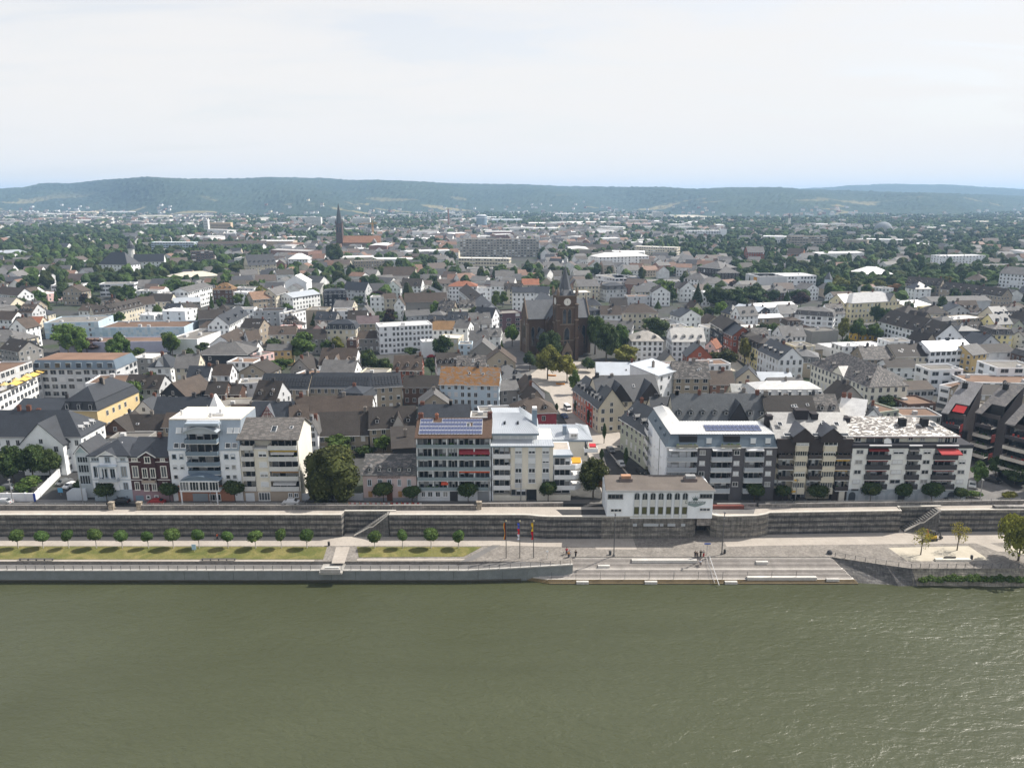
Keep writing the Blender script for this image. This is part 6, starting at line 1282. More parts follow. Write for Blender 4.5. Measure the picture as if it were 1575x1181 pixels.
FG('cream corner house with dark roof and two big dark front gables', .82, 8.5, 6, (.05, .045, .045), (.07, .075, .085), yoff=-.6, depth=7)
FG('long slate roofed terrace with many dormers behind the L shaped apartments', .68, 6.5, 6, (.05, .05, .055), (.06, .065, .075), yoff=-.3, depth=5)
for x_ in (.2, .5, .8): FG('white gabled house with brown roof and three front gables', x_, 3.4 if x_ != .5 else 4, 3.2 if x_ != .5 else 4, (.68, .69, .7), (.13, .1, .08), depth=4)
FG('slate roofed house with two small white gables left of the street trees', .5, 4, 4, (.68, .69, .7), (.06, .065, .07), depth=5)
FG('long cream palace with mottled hipped roof and central pediment', .5, 9, 3.4, (.68, .65, .55), (.3, .29, .28), yoff=-.3, depth=5)
FG('pale yellow school with gabled wings and bright hipped roof', .85, 6, 5, (.64, .58, .4), (.2, .2, .2), yoff=-.3, depth=6)
FG('white house with brown gable at the edge of the plaza', .5, 1, .5, (.6, .6, .6), (.13, .1, .08))
FG('dark brown roofed house with two small dormers beside the solar apartments', .62, 4, 4, (.45, .42, .38), (.06, .05, .045), depth=5)
# yellow awnings on the terraces at the left edge
LT = LOOK['white stepped terrace block with planted balconies at the left edge']; LU = LOOK['white apartment wing with yellow awnings at the left edge']
for i in range(4):
    mb = MB(); u = LT[1]*(.42+.14*i); P = [(u, .5, 11.3), (u+LT[1]*.11, .5, 11.3), (u+LT[1]*.11, -2.0, 10.6), (u, -2.0, 10.6)]; mb.poly(P); mb.poly([(p[0], p[1], p[2]-.06) for p in P][::-1]); part('awning', mb, CLOTH, LT[0], (.62, .42, .12))
for i in range(3):
    mb = MB(); u = LU[1]*(.35+.2*i); mb.cyl(u, -2.5, 11.2, 12.2, 1.6, 8, r2=.1); mb.cyl(u, -2.5, 9, 11.3, .05, 5); part('parasol', mb, CLOTH, LU[0], (.6, .45, .2))
# solid blue tile pattern on the store: panels
for lab, n, m in (('long store with pale blue tile pattern walls, lower right part', 30, 6), ('long store with pale blue tile pattern walls, left part', 12, 6)):
    r, W, D, h = LOOK[lab]; rs = random.Random(3); me = cached(('tilep', n), lambda: MB().box(0, -.06, 0, W/n-.03, 0, (h-.6)/m-.03).mesh('facade_panel', [PAINT]))
    for i in range(n):
        for j in range(m): link('facade_panel', me, r, rs.choice(((.5, .62, .7), (.36, .5, .6), (.56, .63, .66), (.42, .54, .6))), (i*W/n, -.0, .4+j*(h-.6)/m))

r, W, D, h = LK0('long white apartment wing with blue mansard and rust brown flat roof'); part('roof_deck', MB().box(1.5, 1.5, h+3.4, W-1.5, D-1.5, h+3.5), GRAVEL, r, (.2, .13, .095))
for i in range(8): mb = MB(); u = W*(i+.5)/8; mb.box(u-1.1, -.05, h+.5, u+1.1, .9, h+2.6, 0, 'b'); mb.poly([(u-.9, -.08, h+.6), (u+.9, -.08, h+.6), (u+.9, -.08, h+2.4), (u-.9, -.08, h+2.4)], 1); part('dormer', mb, [METAL, GLASS], r, (.2, .24, .28))
r, W, D, h = LK0('white villa with dark slate roof and long sunlit right side, behind the garden trees')
for y in (3.4, 6.3, 9.2): mb = MB(); mb.box(W-2.6, y-.6, h+.6, W-.75, y+.6, h+2.2, 0, 'b'); mb.poly([(W-.7, y-.4, h+1), (W-.7, y+.4, h+1), (W-.7, y+.4, h+2), (W-.7, y-.4, h+2)], 1); mb.poly([(W-.6, y-.75, h+2.15), (W-.6, y, h+2.75), (W-3.2, y, h+2.75), (W-2.8, y-.75, h+2.15)], 2); mb.poly([(W-.6, y+.75, h+2.15), (W-.6, y, h+2.75), (W-3.2, y, h+2.75), (W-2.8, y+.75, h+2.15)], 2); part('dormer', mb, [PAINT, GLASS, SLATE], r, (.6, .6, .6))
# ------------------------------------------------------------ the stone church on the plaza
CA = rad(12); cp = at(871, 554, 0)
ch = thing('church', 'brown stone church with clock tower and dark spire on the plaza', 'church', (cp.x, cp.y, 0), CA); occupy(cp.x, cp.y+8, 9); occupy(cp.x-3, cp.y+26, 16); occupy(cp.x-6, cp.y+44, 12)
ST, STL = (.105, .073, .053), (.19, .15, .115); TW = 4.6
def lancet(p, x, z0, z1, w, y, face='f', col=None):
    mb = MB(); R = w/2; pts = [(x-R, z0), (x+R, z0), (x+R, z1-w*.9), (x+R*.6, z1-w*.35), (x, z1), (x-R*.6, z1-w*.35), (x-R, z1-w*.9)]
    T = (lambda u, o, z: (u, y-o, z)) if face == 'f' else ((lambda u, o, z: (-y_-o, u, z)) if face == 'l' else (lambda u, o, z: (y_+o, u, z)))
    y_ = y
    mb.poly([T(a, .1, b) for a, b in pts], 1)
    q = [(x+(a-x)*1.28, z0-.2 if b == z0 else b+(.25 if b > z0+1 else 0)) for a, b in pts]
    for (a, b), (c, d) in zip(zip(pts, pts[1:]+pts[:1]), zip(q, q[1:]+q[:1])): mb.poly([T(a[0], .22, a[1]), T(b[0], .22, b[1]), T(d[0], .22, d[1]), T(c[0], .22, c[1])], 0); mb.poly([T(a[0], .22, a[1]), T(b[0], .22, b[1]), T(b[0], 0, b[1]), T(a[0], 0, a[1])], 0)
    return part('lancet_window', mb, [BRICK, GLASS], p, STL)
tw = part('tower', MB().box(-TW, 0, 0, TW, 2*TW, 31.5), BRICK, ch, ST)
for sx in (-1, 1):
    for (z0, z1, d) in ((0, 11, 1.6), (11, 20, 1.1), (20, 27.5, .6)):
        part('buttress', MB().box(sx*TW-.75, -d, z0, sx*TW+.75, 0, z1), BRICK, tw, ST); part('buttress', MB().box(*(sorted((sx*TW, sx*(TW+d)))[:1]), .2, z0, sorted((sx*TW, sx*(TW+d)))[1], 1.7, z1), BRICK, tw, ST)
    for z in (11, 20, 27.5): part('quoin', MB().box(sx*TW-.95, -1.3, z-.5, sx*TW+.95, .0, z-.05), BRICK, tw, STL)
for z in (9.5, 17.3, 25.5, 31): part('string_course', MB().box(-TW-.25, -.25, z, TW+.25, 2*TW+.25, z+.5), BRICK, tw, STL)
for x in (-1.25, 1.25): lancet(tw, x, 17.9, 25.2, 1.7, 0)
lancet(tw, 0, 8.4, 16.3, 2.6, 0)
y_ = TW
for u in (3.2, 6): lancet(tw, u, 17.9, 25.2, 1.6, TW, 'l'); lancet(tw, u, 17.9, 25.2, 1.6, TW, 'r')
mb = MB(); mb.poly([(-2.6, -1.8, 4.5), (2.6, -1.8, 4.5), (0, -1.8, 9.6)], 0); mb.poly([(-2.6, -1.8, 4.5), (0, -1.8, 9.6), (0, 0, 9.6), (-2.6, 0, 4.5)], 0); mb.poly([(2.6, -1.8, 4.5), (0, -1.8, 9.6), (0, 0, 9.6), (2.6, 0, 4.5)], 0); mb.box(-2.6, -1.75, 0, -1.5, 0, 4.5); mb.box(1.5, -1.75, 0, 2.6, 0, 4.5)
po = part('portal', mb, BRICK, tw, STL); lancet(po, 0, 0, 5, 2.6, -1.0)
for nm, loc, rz in (('clock', (0, -.12, 28.4), 0), ('clock', (-TW-.12, TW, 28.4), -pi/2), ('clock', (TW+.12, TW, 28.4), pi/2)):
    mb = MB(); n = 20; pts = [(1.75*cos(2*pi*i/n), 1.75*sin(2*pi*i/n)) for i in range(n)]; mb.poly([(a, -.12, b) for a, b in pts])
    for i in range(n): j = (i+1) % n; mb.poly([(pts[i][0], -.12, pts[i][1]), (pts[j][0], -.12, pts[j][1]), (pts[j][0], 0, pts[j][1]), (pts[i][0], 0, pts[i][1])])
    c = part('clock_face', mb, PAINT, tw, (.72, .7, .64), loc, rz); mb = MB()
    for i in range(12): a = pi*i/6; mb.poly([(cos(a+d)*r, -.14, sin(a+d)*r) for d, r in ((-.05, 1.35), (.05, 1.35), (.05, 1.62), (-.05, 1.62))])
    part('numerals', mb, PAINT, c, (.04, .04, .04)); mb = MB()
    for a, l, w_ in ((rad(80), 1.35, .1), (rad(-75), .9, .14)): mb.poly([(-sin(a)*w_, -.16, cos(a)*w_), (cos(a)*l, -.16, sin(a)*l), (sin(a)*w_, -.16, -cos(a)*w_)])
    part('clock_hands', mb, PAINT, c, (.03, .03, .03))
SPC = (.075, .082, .092)
mb = MB(); ap = (0, TW, 45.5); oc = [(cos(pi/8+pi*i/4)*3.1, TW+sin(pi/8+pi*i/4)*3.1, 34.0) for i in range(8)]
for i in range(8): mb.poly([oc[i], oc[(i+1) % 8], ap])
sq = [(-TW-.2, -.2, 31.5), (TW+.2, -.2, 31.5), (TW+.2, 2*TW+.2, 31.5), (-TW-.2, 2*TW+.2, 31.5)]
oc2 = [oc[5], oc[6], oc[7], oc[0], oc[1], oc[2], oc[3], oc[4]]
mb.poly([sq[0], sq[1], oc[6], oc[5]]); mb.poly([sq[1], sq[2], oc[0], oc[7]]); mb.poly([sq[2], sq[3], oc[2], oc[1]]); mb.poly([sq[3], sq[0], oc[4], oc[3]]); mb.poly([sq[0], oc[5], oc[4]]); mb.poly([sq[1], oc[7], oc[6]]); mb.poly([sq[2], oc[1], oc[0]]); mb.poly([sq[3], oc[3], oc[2]])
sp_ = part('spire', mb, SLATE, ch, SPC)
mb = MB(); mb.cyl(0, TW, 44.2, 46.0, .07, 6); mb.box(-.55, TW-.05, 45.1, .55, TW+.05, 45.25); part('cross', mb, METAL, sp_, (.3, .28, .2))
for sx, sy in ((-1, 0), (1, 0), (-1, 2), (1, 2)):
    mb = MB(); mb.cyl(sx*TW, sy*TW, 31.5, 33.2, .75, 8); mb.cyl(sx*TW, sy*TW, 33.2, 35.8, .85, 8, r2=.03); part('pinnacle', mb, BRICK, tw, STL)
for x in (-2.3, 2.3): mb = MB(); mb.box(x-.5, -.1, 32.2, x+.5, 1.6, 33.4); mb.poly([(x-.7, -.15, 33.4), (x+.7, -.15, 33.4), (x, -.15, 34.6)]); mb.poly([(x-.7, -.15, 33.4), (x, -.15, 34.6), (x, 2.2, 34.4)]); mb.poly([(x+.7, -.15, 33.4), (x, -.15, 34.6), (x, 2.2, 34.4)]); part('spire_dormer', mb, SLATE, sp_, (.2, .21, .22))
def gabled(nm, x0, x1, y0, y1, h, rh, axis, col=ST, rcol=(.1, .108, .12)):
    W, D = x1-x0, y1-y0; k = 'gy' if axis == 'y' else 'gx'
    a = wall_mesh(k, W, D, h, rh); a.v = [(p+x0, q+y0, r) for p, q, r in a.v]; o = part(nm, a, BRICK, ch, col)
    b = roof_mesh(k, W, D, h, rh, .3, .25); b.v = [(p+x0, q+y0, r) for p, q, r in b.v]; part(nm+'_roof', b, SLATE, ch, rcol); return o
nv = gabled('nave', -6.5, 6.5, 2*TW+.02, 52, 18.5, 8.5, 'y'); tr = gabled('transept', -16, 16, 15, 28, 18.4, 8.3, 'x'); sa = gabled('side_aisle', -11.5, -6.52, 9.5, 14.9, 9.5, 4, 'y'); sa2 = gabled('side_aisle', 6.52, 11.5, 9.5, 14.9, 9.5, 4, 'y')
for x in (-13.2, -10, 10, 13.2): lancet(tr, x, 5, 14.5, 1.7, 15)
for u in (18.5, 21.5, 24.5): lancet(tr, u, 5, 15 if u != 21.5 else 18.5, 1.9, 16, 'l'); lancet(tr, u, 5, 15 if u != 21.5 else 18.5, 1.9, 16, 'r')
for sx in (-1, 1):
    for y in (15, 28): part('buttress', MB().box(sx*16-.7, y-.8, 0, sx*16+.7, y+.8, 16), BRICK, tr, STL)
    mb = MB(); mb.box(sx*16-.45, 14.7, 18, sx*16+.45, 15.2, 19); mb.cyl(sx*16, 21.5, 26.5, 29.3, .4, 6, r2=.05); part('pinnacle', mb, BRICK, tr, STL)
    mb = MB()
    for a, b in (((14.6, 18.3), (21.5, 27.3)), ((28.4, 18.3), (21.5, 27.3))): mb.bar((sx*16, a[0], a[1]+.2), (sx*16, b[0], b[1]+.2), .35)
    part('gable_coping', mb, BRICK, tr, STL)
part('apse', MB().prism([(-5, 52.01), (5, 52.01), (5, 55), (2.5, 58), (-2.5, 58), (-5, 55)], 0, 17), BRICK, ch, ST)
mb = MB(); mb.prism([(-7.6, 9.4), (-5.0, 9.4), (-5.0, 12.5), (-7.6, 12.5)], 9, 17); mb.poly([(-7.8, 9.2, 17), (-4.8, 9.2, 17), (-6.3, 11, 20)]); mb.poly([(-7.8, 9.2, 17), (-7.8, 12.7, 17), (-6.3, 11, 20)]); mb.poly([(-4.8, 9.2, 17), (-4.8, 12.7, 17), (-6.3, 11, 20)]); part('stair_turret', mb, BRICK, ch, (.09, .065, .05))
# plaza and church street
sheet('plaza', pxs([(806, 583), (842, 557), (935, 556), (1008, 560), (935, 575), (905, 592), (890, 606), (845, 604)], 0), .03, PAVE)
sheet('street', pxs([(845, 604), (893, 604), (945, 680), (1000, 770), (930, 770), (905, 700), (858, 630)], 0), .02, PAVE)
sheet('street', pxs([(925, 690), (968, 686), (1012, 772), (950, 772)], 0), .035, ASPH)
sheet('pavement', pxs([(905, 662), (948, 655), (962, 684), (915, 690)], 0), .045, PAVE)
sheet('street', pxs([(742, 520), (795, 500), (838, 560), (812, 585)], 0), .02, PALEASPH)
sheet('street', pxs([(1490, 775), (1600, 765), (1556, 750), (1520, 722), (1480, 690), (1470, 700)], 0), .03, PALEASPH)
sheet('street', pxs([(668, 436), (690, 436), (760, 500), (745, 520), (718, 480)], 0), .02, PALEASPH)
sheet('street', pxs([(480, 430), (500, 430), (330, 560), (270, 600), (240, 600), (300, 555)], 0), .02, PALEASPH)
sheet('square', pxs([(1078, 548), (1122, 545), (1150, 570), (1090, 572)], 0), .02, SAND)
sheet('lane_marking', pxs([(934, 693), (936, 693), (1002, 770), (998, 770)], 0), .05, PAVE)
# ------------------------------------------------------------ farther landmarks
Hs([
 ('long grey hospital slab with six window bands beyond the church', 707, 368, 829, 368, 23.5, 17, 'fl', 0, 'T', 'v', dict(fl=7, win=4, ww=2.6, wh=1.6, cat='hospital', name='hospital', wcol=(.33, .31, .27), blinds=.3)),
 ('cream office slab in front of the grey hospital', 705, 397, 783, 398, 14, 14, 'fl', 0, 'C', 'w', dict(fl=4, win=3, ww=2.2, cat='office block', name='office_block')),
 ('pale low office stepped below the cream slab', 718, 413, 757, 413, 9, 14, 'fl', 0, 'A', 'v', dict(win=3, ww=2.2)),
 ('dark blue grey modern office with white front and blue banner', 947, 427, 984, 427, 13, 22, 'fl', 0, 'D', 'v', dict(win=6, cat='office block', name='office_block', wcol=(.12, .14, .17))),
 ('white gridded front of the modern office left of the blue banner', 916, 423, 946, 428, 13, 20, 'fl', 0, 'W', 'v', dict(win=4, ww=3, cat='office block', name='office_block')),
 ('long low office with one dark ribbon of windows right of the blue banner', 985, 433, 1048, 433, 8, 16, 'fl', 0, 'W', 'v', dict(fl=1, win=4.6, ww=4.4, wh=2.2, cat='office block', name='office_block')),
 ('long white school with many rows of small windows', 1168, 425, 1256, 424, 14, 24, 'fl', 0, 'W', 'w', dict(fl=4, win=2.6, ww=1.6, cat='school', name='school')),
 ('white school end block with an orange strip', 1147, 421, 1168, 426, 14, 24, 'fl', 0, 'A', 'v', dict(win=0, cat='school', name='school')),
 ('black mansion with white window frames and grey hipped roof', 1073, 411, 1108, 414, 16, 24, 'hx', 6, 'D', 'g', dict(win=3, ww=1.4, wh=2.2, cat='mansion', name='mansion', fl=3, wcol=(.05, .045, .045))),
 ('smaller black wing with white frames and pale hipped roof', 1104, 420, 1137, 420, 13, 18, 'hx', 5, 'D', 'g', dict(win=3, ww=1.4, wh=2.2, cat='mansion', name='mansion', wcol=(.05, .045, .045))),
 ('white house with pale hipped roof before the black mansion', 1052, 429, 1084, 431, 11, 15, 'hx', 5, 'W', 'g', {}),
 ('second white house with pale hipped roof before the black mansion', 1080, 437, 1120, 437, 10, 14, 'hx', 5, 'W', 'g', {}),
 ('long white palace with arched portal beyond the church', 921, 396, 998, 394, 15, 22, 'hx', 4, 'W', 'w', dict(win=4, wh=2.4, cat='palace', name='palace')),
 ('cream office block with roof storey', 976, 379, 1041, 381, 16, 16, 'fl', 0, 'C', 'w', dict(win=3, ww=2, cat='office block', name='office_block')),
 ('white shed pair with dark roofs beyond the palace', 876, 383, 958, 382, 9, 20, 'gx', 5, 'W', 'd', {}),
 ('long white office with pale stair tower in the distance', 1056, 355, 1110, 355, 14, 22, 'fl', 0, 'W', 'w', dict(win=5, ww=4, cat='office block', name='office_block')),
 ('white stair tower of the distant long office', 1111, 353, 1118, 353, 17, 14, 'fl', 0, 'W', 'w', dict(win=0, cat='office block', name='office_block')),
 ('tan office block with five window bands among trees', 1218, 364, 1274, 364, 21, 22, 'fl', 0, 'T', 'v', dict(win=4, ww=3.4, fl=6, cat='office block', name='office_block')),
 ('long tan hall behind trees right of the tan office block', 1296, 369, 1334, 370, 13, 22, 'fl', 0, 'T', 'v', dict(win=0, cat='hall', name='hall')),
 ('red brick house with stepped gables at the wood edge', 1150, 388, 1176, 388, 15, 14, 'gx', 6, 'R', 'g', {}),
 ('orange brick house with brown roof at the wood edge', 1210, 390, 1234, 391, 12, 14, 'gx', 6, 'R', 'b', dict(wcol=(.3, .14, .08))),
 ('white gabled house beside the orange brick house', 1233, 397, 1252, 397, 9, 12, 'gx', 5, 'W', 's', {}),
 ('large hall with glaring white roof among trees', 1322, 422, 1374, 422, 10, 22, 'hx', 6, 'C', 'w', dict(win=4, name='hall', cat='hall')),
 ('brown roofed terrace row above the yellow school, left', 1393, 436, 1446, 440, 11, 11, 'gx', 5, 'T', 'd', dict(dn=6, ch=3)),
 ('brown roofed terrace row above the yellow school, right', 1446, 444, 1540, 456, 10, 11, 'gx', 5, 'T', 'd', dict(dn=8, ch=4)),
 ('grey roofed long hall right of the yellow school', 1432, 464, 1524, 462, 8, 13, 'gx', 2.4, 'A', 'g', dict(win=0)),
 ('white roofed low hall right of the yellow school', 1400, 473, 1438, 471, 7, 15, 'sh', 2, 'C', 'w', dict(win=0)),
 ('black hipped house with brown roof by the right edge tree', 1484, 430, 1515, 432, 10, 15, 'hx', 5, 'W', 'b', {}),
 ('white apartment houses with rounded bays at the right edge', 1538, 420, 1590, 424, 17, 16, 'gx', 5, 'W', 'g', dict(win=2.6, cat='apartment block')),
 ('flat grey store with red lettering at the right edge', 1520, 409, 1600, 408, 10, 22, 'fl', 0, 'A', 'v', dict(win=0, name='store', cat='store', wcol=(.3, .3, .3))),
 ('long white building with bright triangular gable near the right edge', 1450, 394, 1516, 393, 14, 18, 'fl', 0, 'W', 'w', dict(win=4)),
 ('castle like white school with big slate roof and domed tower', 152, 407, 196, 408, 12, 18, 'hx', 12, 'W', 's', dict(win=4, cat='school', name='school')),
 ('long slate roofed wing of the castle like school', 205, 403, 252, 402, 13, 15, 'gx', 7, 'W', 's', dict(win=4, cat='school', name='school')),
 ('long white office with window bands at the left wood', 232, 373, 298, 373, 15, 16, 'fl', 0, 'L', 'w', dict(win=4, ww=3.4, cat='office block', name='office_block')),
 ('small office with brown bands and white tower', 294, 387, 328, 386, 17, 14, 'fl', 0, 'B', 'v', dict(win=4, ww=3.6)),
 ('wide hall with cream fan shaped roof', 266, 428, 338, 424, 7, 24, 'hx', 4, 'C', 'w', dict(win=0, name='hall', cat='hall', rcol=(.5, .46, .38))),
 ('long brown roofed halls in the left distance', 305, 376, 410, 374, 12, 22, 'gx', 3, 'T', 'b', {}),
 ('dark slate school with long roof left of the spire church', 382, 408, 425, 406, 14, 18, 'gx', 9, 'C', 's', dict(dn=6)),
 ('white house with pyramid roof left of the spire church', 443, 399, 473, 399, 13, 16, 'hx', 6, 'W', 'w', {}),
 ('grey office with rows of dark windows right of the spire church', 546, 402, 591, 401, 15, 15, 'fl', 0, 'T', 'v', dict(win=2.6, cat='office block', name='office_block')),
 ('tan barn roofed house in the middle distance', 589, 424, 638, 424, 9, 16, 'gx', 7, 'C', 'b', {}),
 ('pale green roofed sports hall at the left edge', -20, 391, 41, 388, 9, 26, 'sh', 2, 'A', 'l', dict(win=0, name='hall', cat='hall')),
])
def LK(label):
    for r, *q in HOUSES:
        if r['label'] == label: return r, q[3], q[4], q[5]
r, W, D, h = LK('dark blue grey modern office with white front and blue banner')
part('banner', MB().box(.5, -.3, 1.5, 4.6, -.1, h-1), CLOTH, r, (.03, .12, .4)); 
mb = MB(); mb.poly([(1.2, -.34, h-4), (3.9, -.34, h-4), (3.9, -.34, h-2.5), (1.2, -.34, h-2.5)]); mb.poly([(1.8, -.34, 3), (3.3, -.34, 3), (2.9, -.34, 7), (2.1, -.34, 7)]); part('print', mb, PAINT, r, (.6, .62, .66))
r, W, D, h = LK('white school end block with an orange strip'); part('panel', MB().box(W*.62, -.2, 1, W*.85, 0, h-1), PAINT, r, (.6, .27, .03))
r, W, D, h = LK('flat grey store with red lettering at the right edge'); part('sign', MB().box(3, -.2, h-4.6, 17, 0, h-.6), PAINT, r, (.7, .71, .72)); lettering(r, 'lettering', 'Gumma', 10.5, -.25, h-4.0, 4, (.4, .03, .05), width=11, shear=.2)
tagc = lambda x, y, z0: None
def lone(name, label, cat, px, py, build):
    p = at(px, py, 0); t_ = thing(name, label, cat, (p.x, p.y, 0)); occupy(p.x, p.y, 10); build(t_, p.y/FPX); return t_
def spire_church(t_, k):
    part('tower', MB().box(-4.6, 0, 0, 4.6, 9, 40), BRICK, t_, (.10, .07, .06)); mb = MB(); mb.cyl(0, 4.5, 40, 69, 5, 8, r2=.15); part('spire', mb, SLATE, t_, (.05, .06, .065))
    for sx in (-1, 1):
        for sy in (0, 9): mb = MB(); mb.cyl(sx*4.4, sy, 40, 47, .9, 6, r2=.05); part('pinnacle', mb, BRICK, t_, (.1, .07, .06))
    for x in (-1.8, 1.8): lancet(t_, x, 27, 36, 1.9, 0)
    a = wall_mesh('gx', 54, 15, 13, 9); a.v = [(p+5, q, r) for p, q, r in a.v]; part('nave', a, BRICK, t_, (.2, .15, .12)); b = roof_mesh('gx', 54, 15, 13, 9); b.v = [(p+5, q, r) for p, q, r in b.v]; part('roof', b, TILE, t_, (.33, .17, .10))
    for x in (46,): a = roof_mesh('gy', 10, 10, 11, 7); a.v = [(p+x, q-6, r) for p, q, r in a.v]; part('side_roof', a, SLATE, t_, (.2, .22, .24)); a = wall_mesh('gy', 10, 6, 11, 7); a.v = [(p+x, q-6, r) for p, q, r in a.v]; part('side_chapel', a, BRICK, t_, (.3, .25, .22))
lone('church', 'distant church with a tall dark needle spire and reddish nave roof', 'church', 523, 387, spire_church)
def stack_(t_, k): part('shaft', MB().cyl(0, 0, 0, 47, 2.6, 10, r2=1.7), BRICK, t_, (.22, .12, .09)); part('rim', MB().cyl(0, 0, 47, 48, 2.0, 10), BRICK, t_, (.12, .08, .07))
lone('factory_chimney', 'tall brown brick factory chimney in the middle distance', 'chimney', 690, 351, stack_)
def silo(t_, k): part('drum', MB().cyl(0, 0, 0, 30, 14, 24), CONC, t_, (.2, .27, .34)); part('roof', MB().cyl(0, 0, 30, 33, 14.4, 24, r2=9), METAL, t_, (.5, .52, .54)); part('band', MB().cyl(0, 0, 24, 26, 14.2, 24), METAL, t_, (.5, .55, .6))
lone('silo', 'round blue grey storage tower on the factory site', 'silo', 741, 350, silo)
def minaret(t_, k): part('shaft', MB().cyl(0, 0, 0, 30, 3.2, 10, r2=2.6), CONC, t_, (.62, .62, .6)); part('spire', MB().cyl(0, 0, 30, 40, 2.9, 10, r2=.1), SLATE, t_, (.1, .11, .13)); part('belfry', MB().cyl(0, 0, 26, 30, 3.4, 10), CONC, t_, (.2, .2, .21))
lone('church_tower', 'slim white church tower with dark pointed cap in the right distance', 'tower', 1213, 352, minaret)
def dome(t_, k):
    mb = MB(); R = 19
    for j in range(7):
        for i in range(20):
            P = [(R*cos(pi/2*b/7)*cos(2*pi*a/20), R*cos(pi/2*b/7)*sin(2*pi*a/20), 6+R*.95*sin(pi/2*b/7)) for a, b in ((i, j), (i+1, j), (i+1, j+1), (i, j+1))]; mb.poly(P)
    part('dome', mb, CONC, t_, (.22, .235, .25)); part('drum', MB().cyl(0, 0, 0, 6, R, 20), CONC, t_, (.3, .3, .3))
lone('dome', 'grey round dome above the woods in the right distance', 'dome', 1358, 358, dome)
def crane(t_, k):
    mb = MB(); [mb.bar((x, y, 0), (x, y, 31), .35) for x in (-1, 1) for y in (-1, 1)]
    for i in range(10): mb.bar((-1, -1, 3*i), (1, -1, 3*i+3), .2)
    part('mast', mb, PAINT, t_, (.6, .27, .02)); mb = MB(); mb.bar((-8, 0, 31), (24, 0, 31), .5); mb.bar((-8, 0, 33), (20, 0, 32.5), .3); mb.bar((0, 0, 31), (0, 0, 38), .35); mb.bar((0, 0, 38), (22, 0, 31), .15); mb.bar((0, 0, 38), (-8, 0, 31), .15); part('jib', mb, PAINT, t_, (.6, .27, .02), rz=pi); part('counterweight', MB().box(6, -1, 28.5, 8.5, 1, 31), CONC, t_, (.35, .35, .35))
lone('crane', 'orange tower crane beside the distant needle spire church', 'crane', 574, 372, crane)
def towerdome(t_, k): part('shaft', MB().cyl(0, 0, 0, 22, 3.4, 10), PLASTER, t_, (.66, .65, .62)); part('dome', MB().cyl(0, 0, 22, 26, 4.4, 10, r2=3.6), SLATE, t_, (.06, .065, .075)); part('lantern', MB().cyl(0, 0, 26, 31, 3.4, 10, r2=.2), SLATE, t_, (.06, .065, .075))
lone('tower', 'round white tower with dark domed cap at the castle like school', 'tower', 205, 413, towerdome)
def ball(t_, k): part('trunk_pillar', MB().cyl(0, 0, 0, 12, 3.2, 8), PLASTER, t_, (.5, .6, .66)); part('cap', MB().cyl(0, 0, 12, 18, 3.6, 8, r2=.1), SLATE, t_, (.1, .11, .12))
lone('corner_turret', 'slate cap turret on the long rows behind the yellow school', 'turret', 1272, 452, ball)
for i, (px, py, w_, h_, d_, lab) in enumerate(((482, 350, 42, 26, 14, 'pale apartment tower left of the distant needle spire'), (514, 350, 26, 25, 14, 'pale apartment tower half hidden by the distant needle spire'), (556, 350, 46, 24, 14, 'pale apartment tower pair right of the distant needle spire'),
        (318, 362, 9, 32, 9, 'slim white concrete tower at the edge of the left woods'), (340, 358, 46, 22, 14, 'orange beige apartment blocks by the slim white tower'), (1012, 338, 40, 26, 18, 'white block at the far factory edge right of the church'))):
    p = at(px, py, 0); t_ = thing('tower_block', lab, 'tower block', (p.x-w_/2, p.y, 0)); part('wall', MB().box(0, 0, 0, w_, d_, h_), PLASTER, t_, (.66, .66, .65) if i != 4 else (.55, .42, .3)); mb = MB(); occupy(p.x, p.y, w_*.6)
    for k in range(int(h_/3.2)): mb.box(.8, -.15, 3.2*k+1.2, w_-.8, .1, 3.2*k+2.3)
    f_ = part('window_band', mb, GLASS, t_); f_['kind'] = 'stuff'; part('roof', MB().box(w_*.3, 3, h_, w_*.6, d_-3, h_+2.5), CONC, t_, (.5, .5, .5))
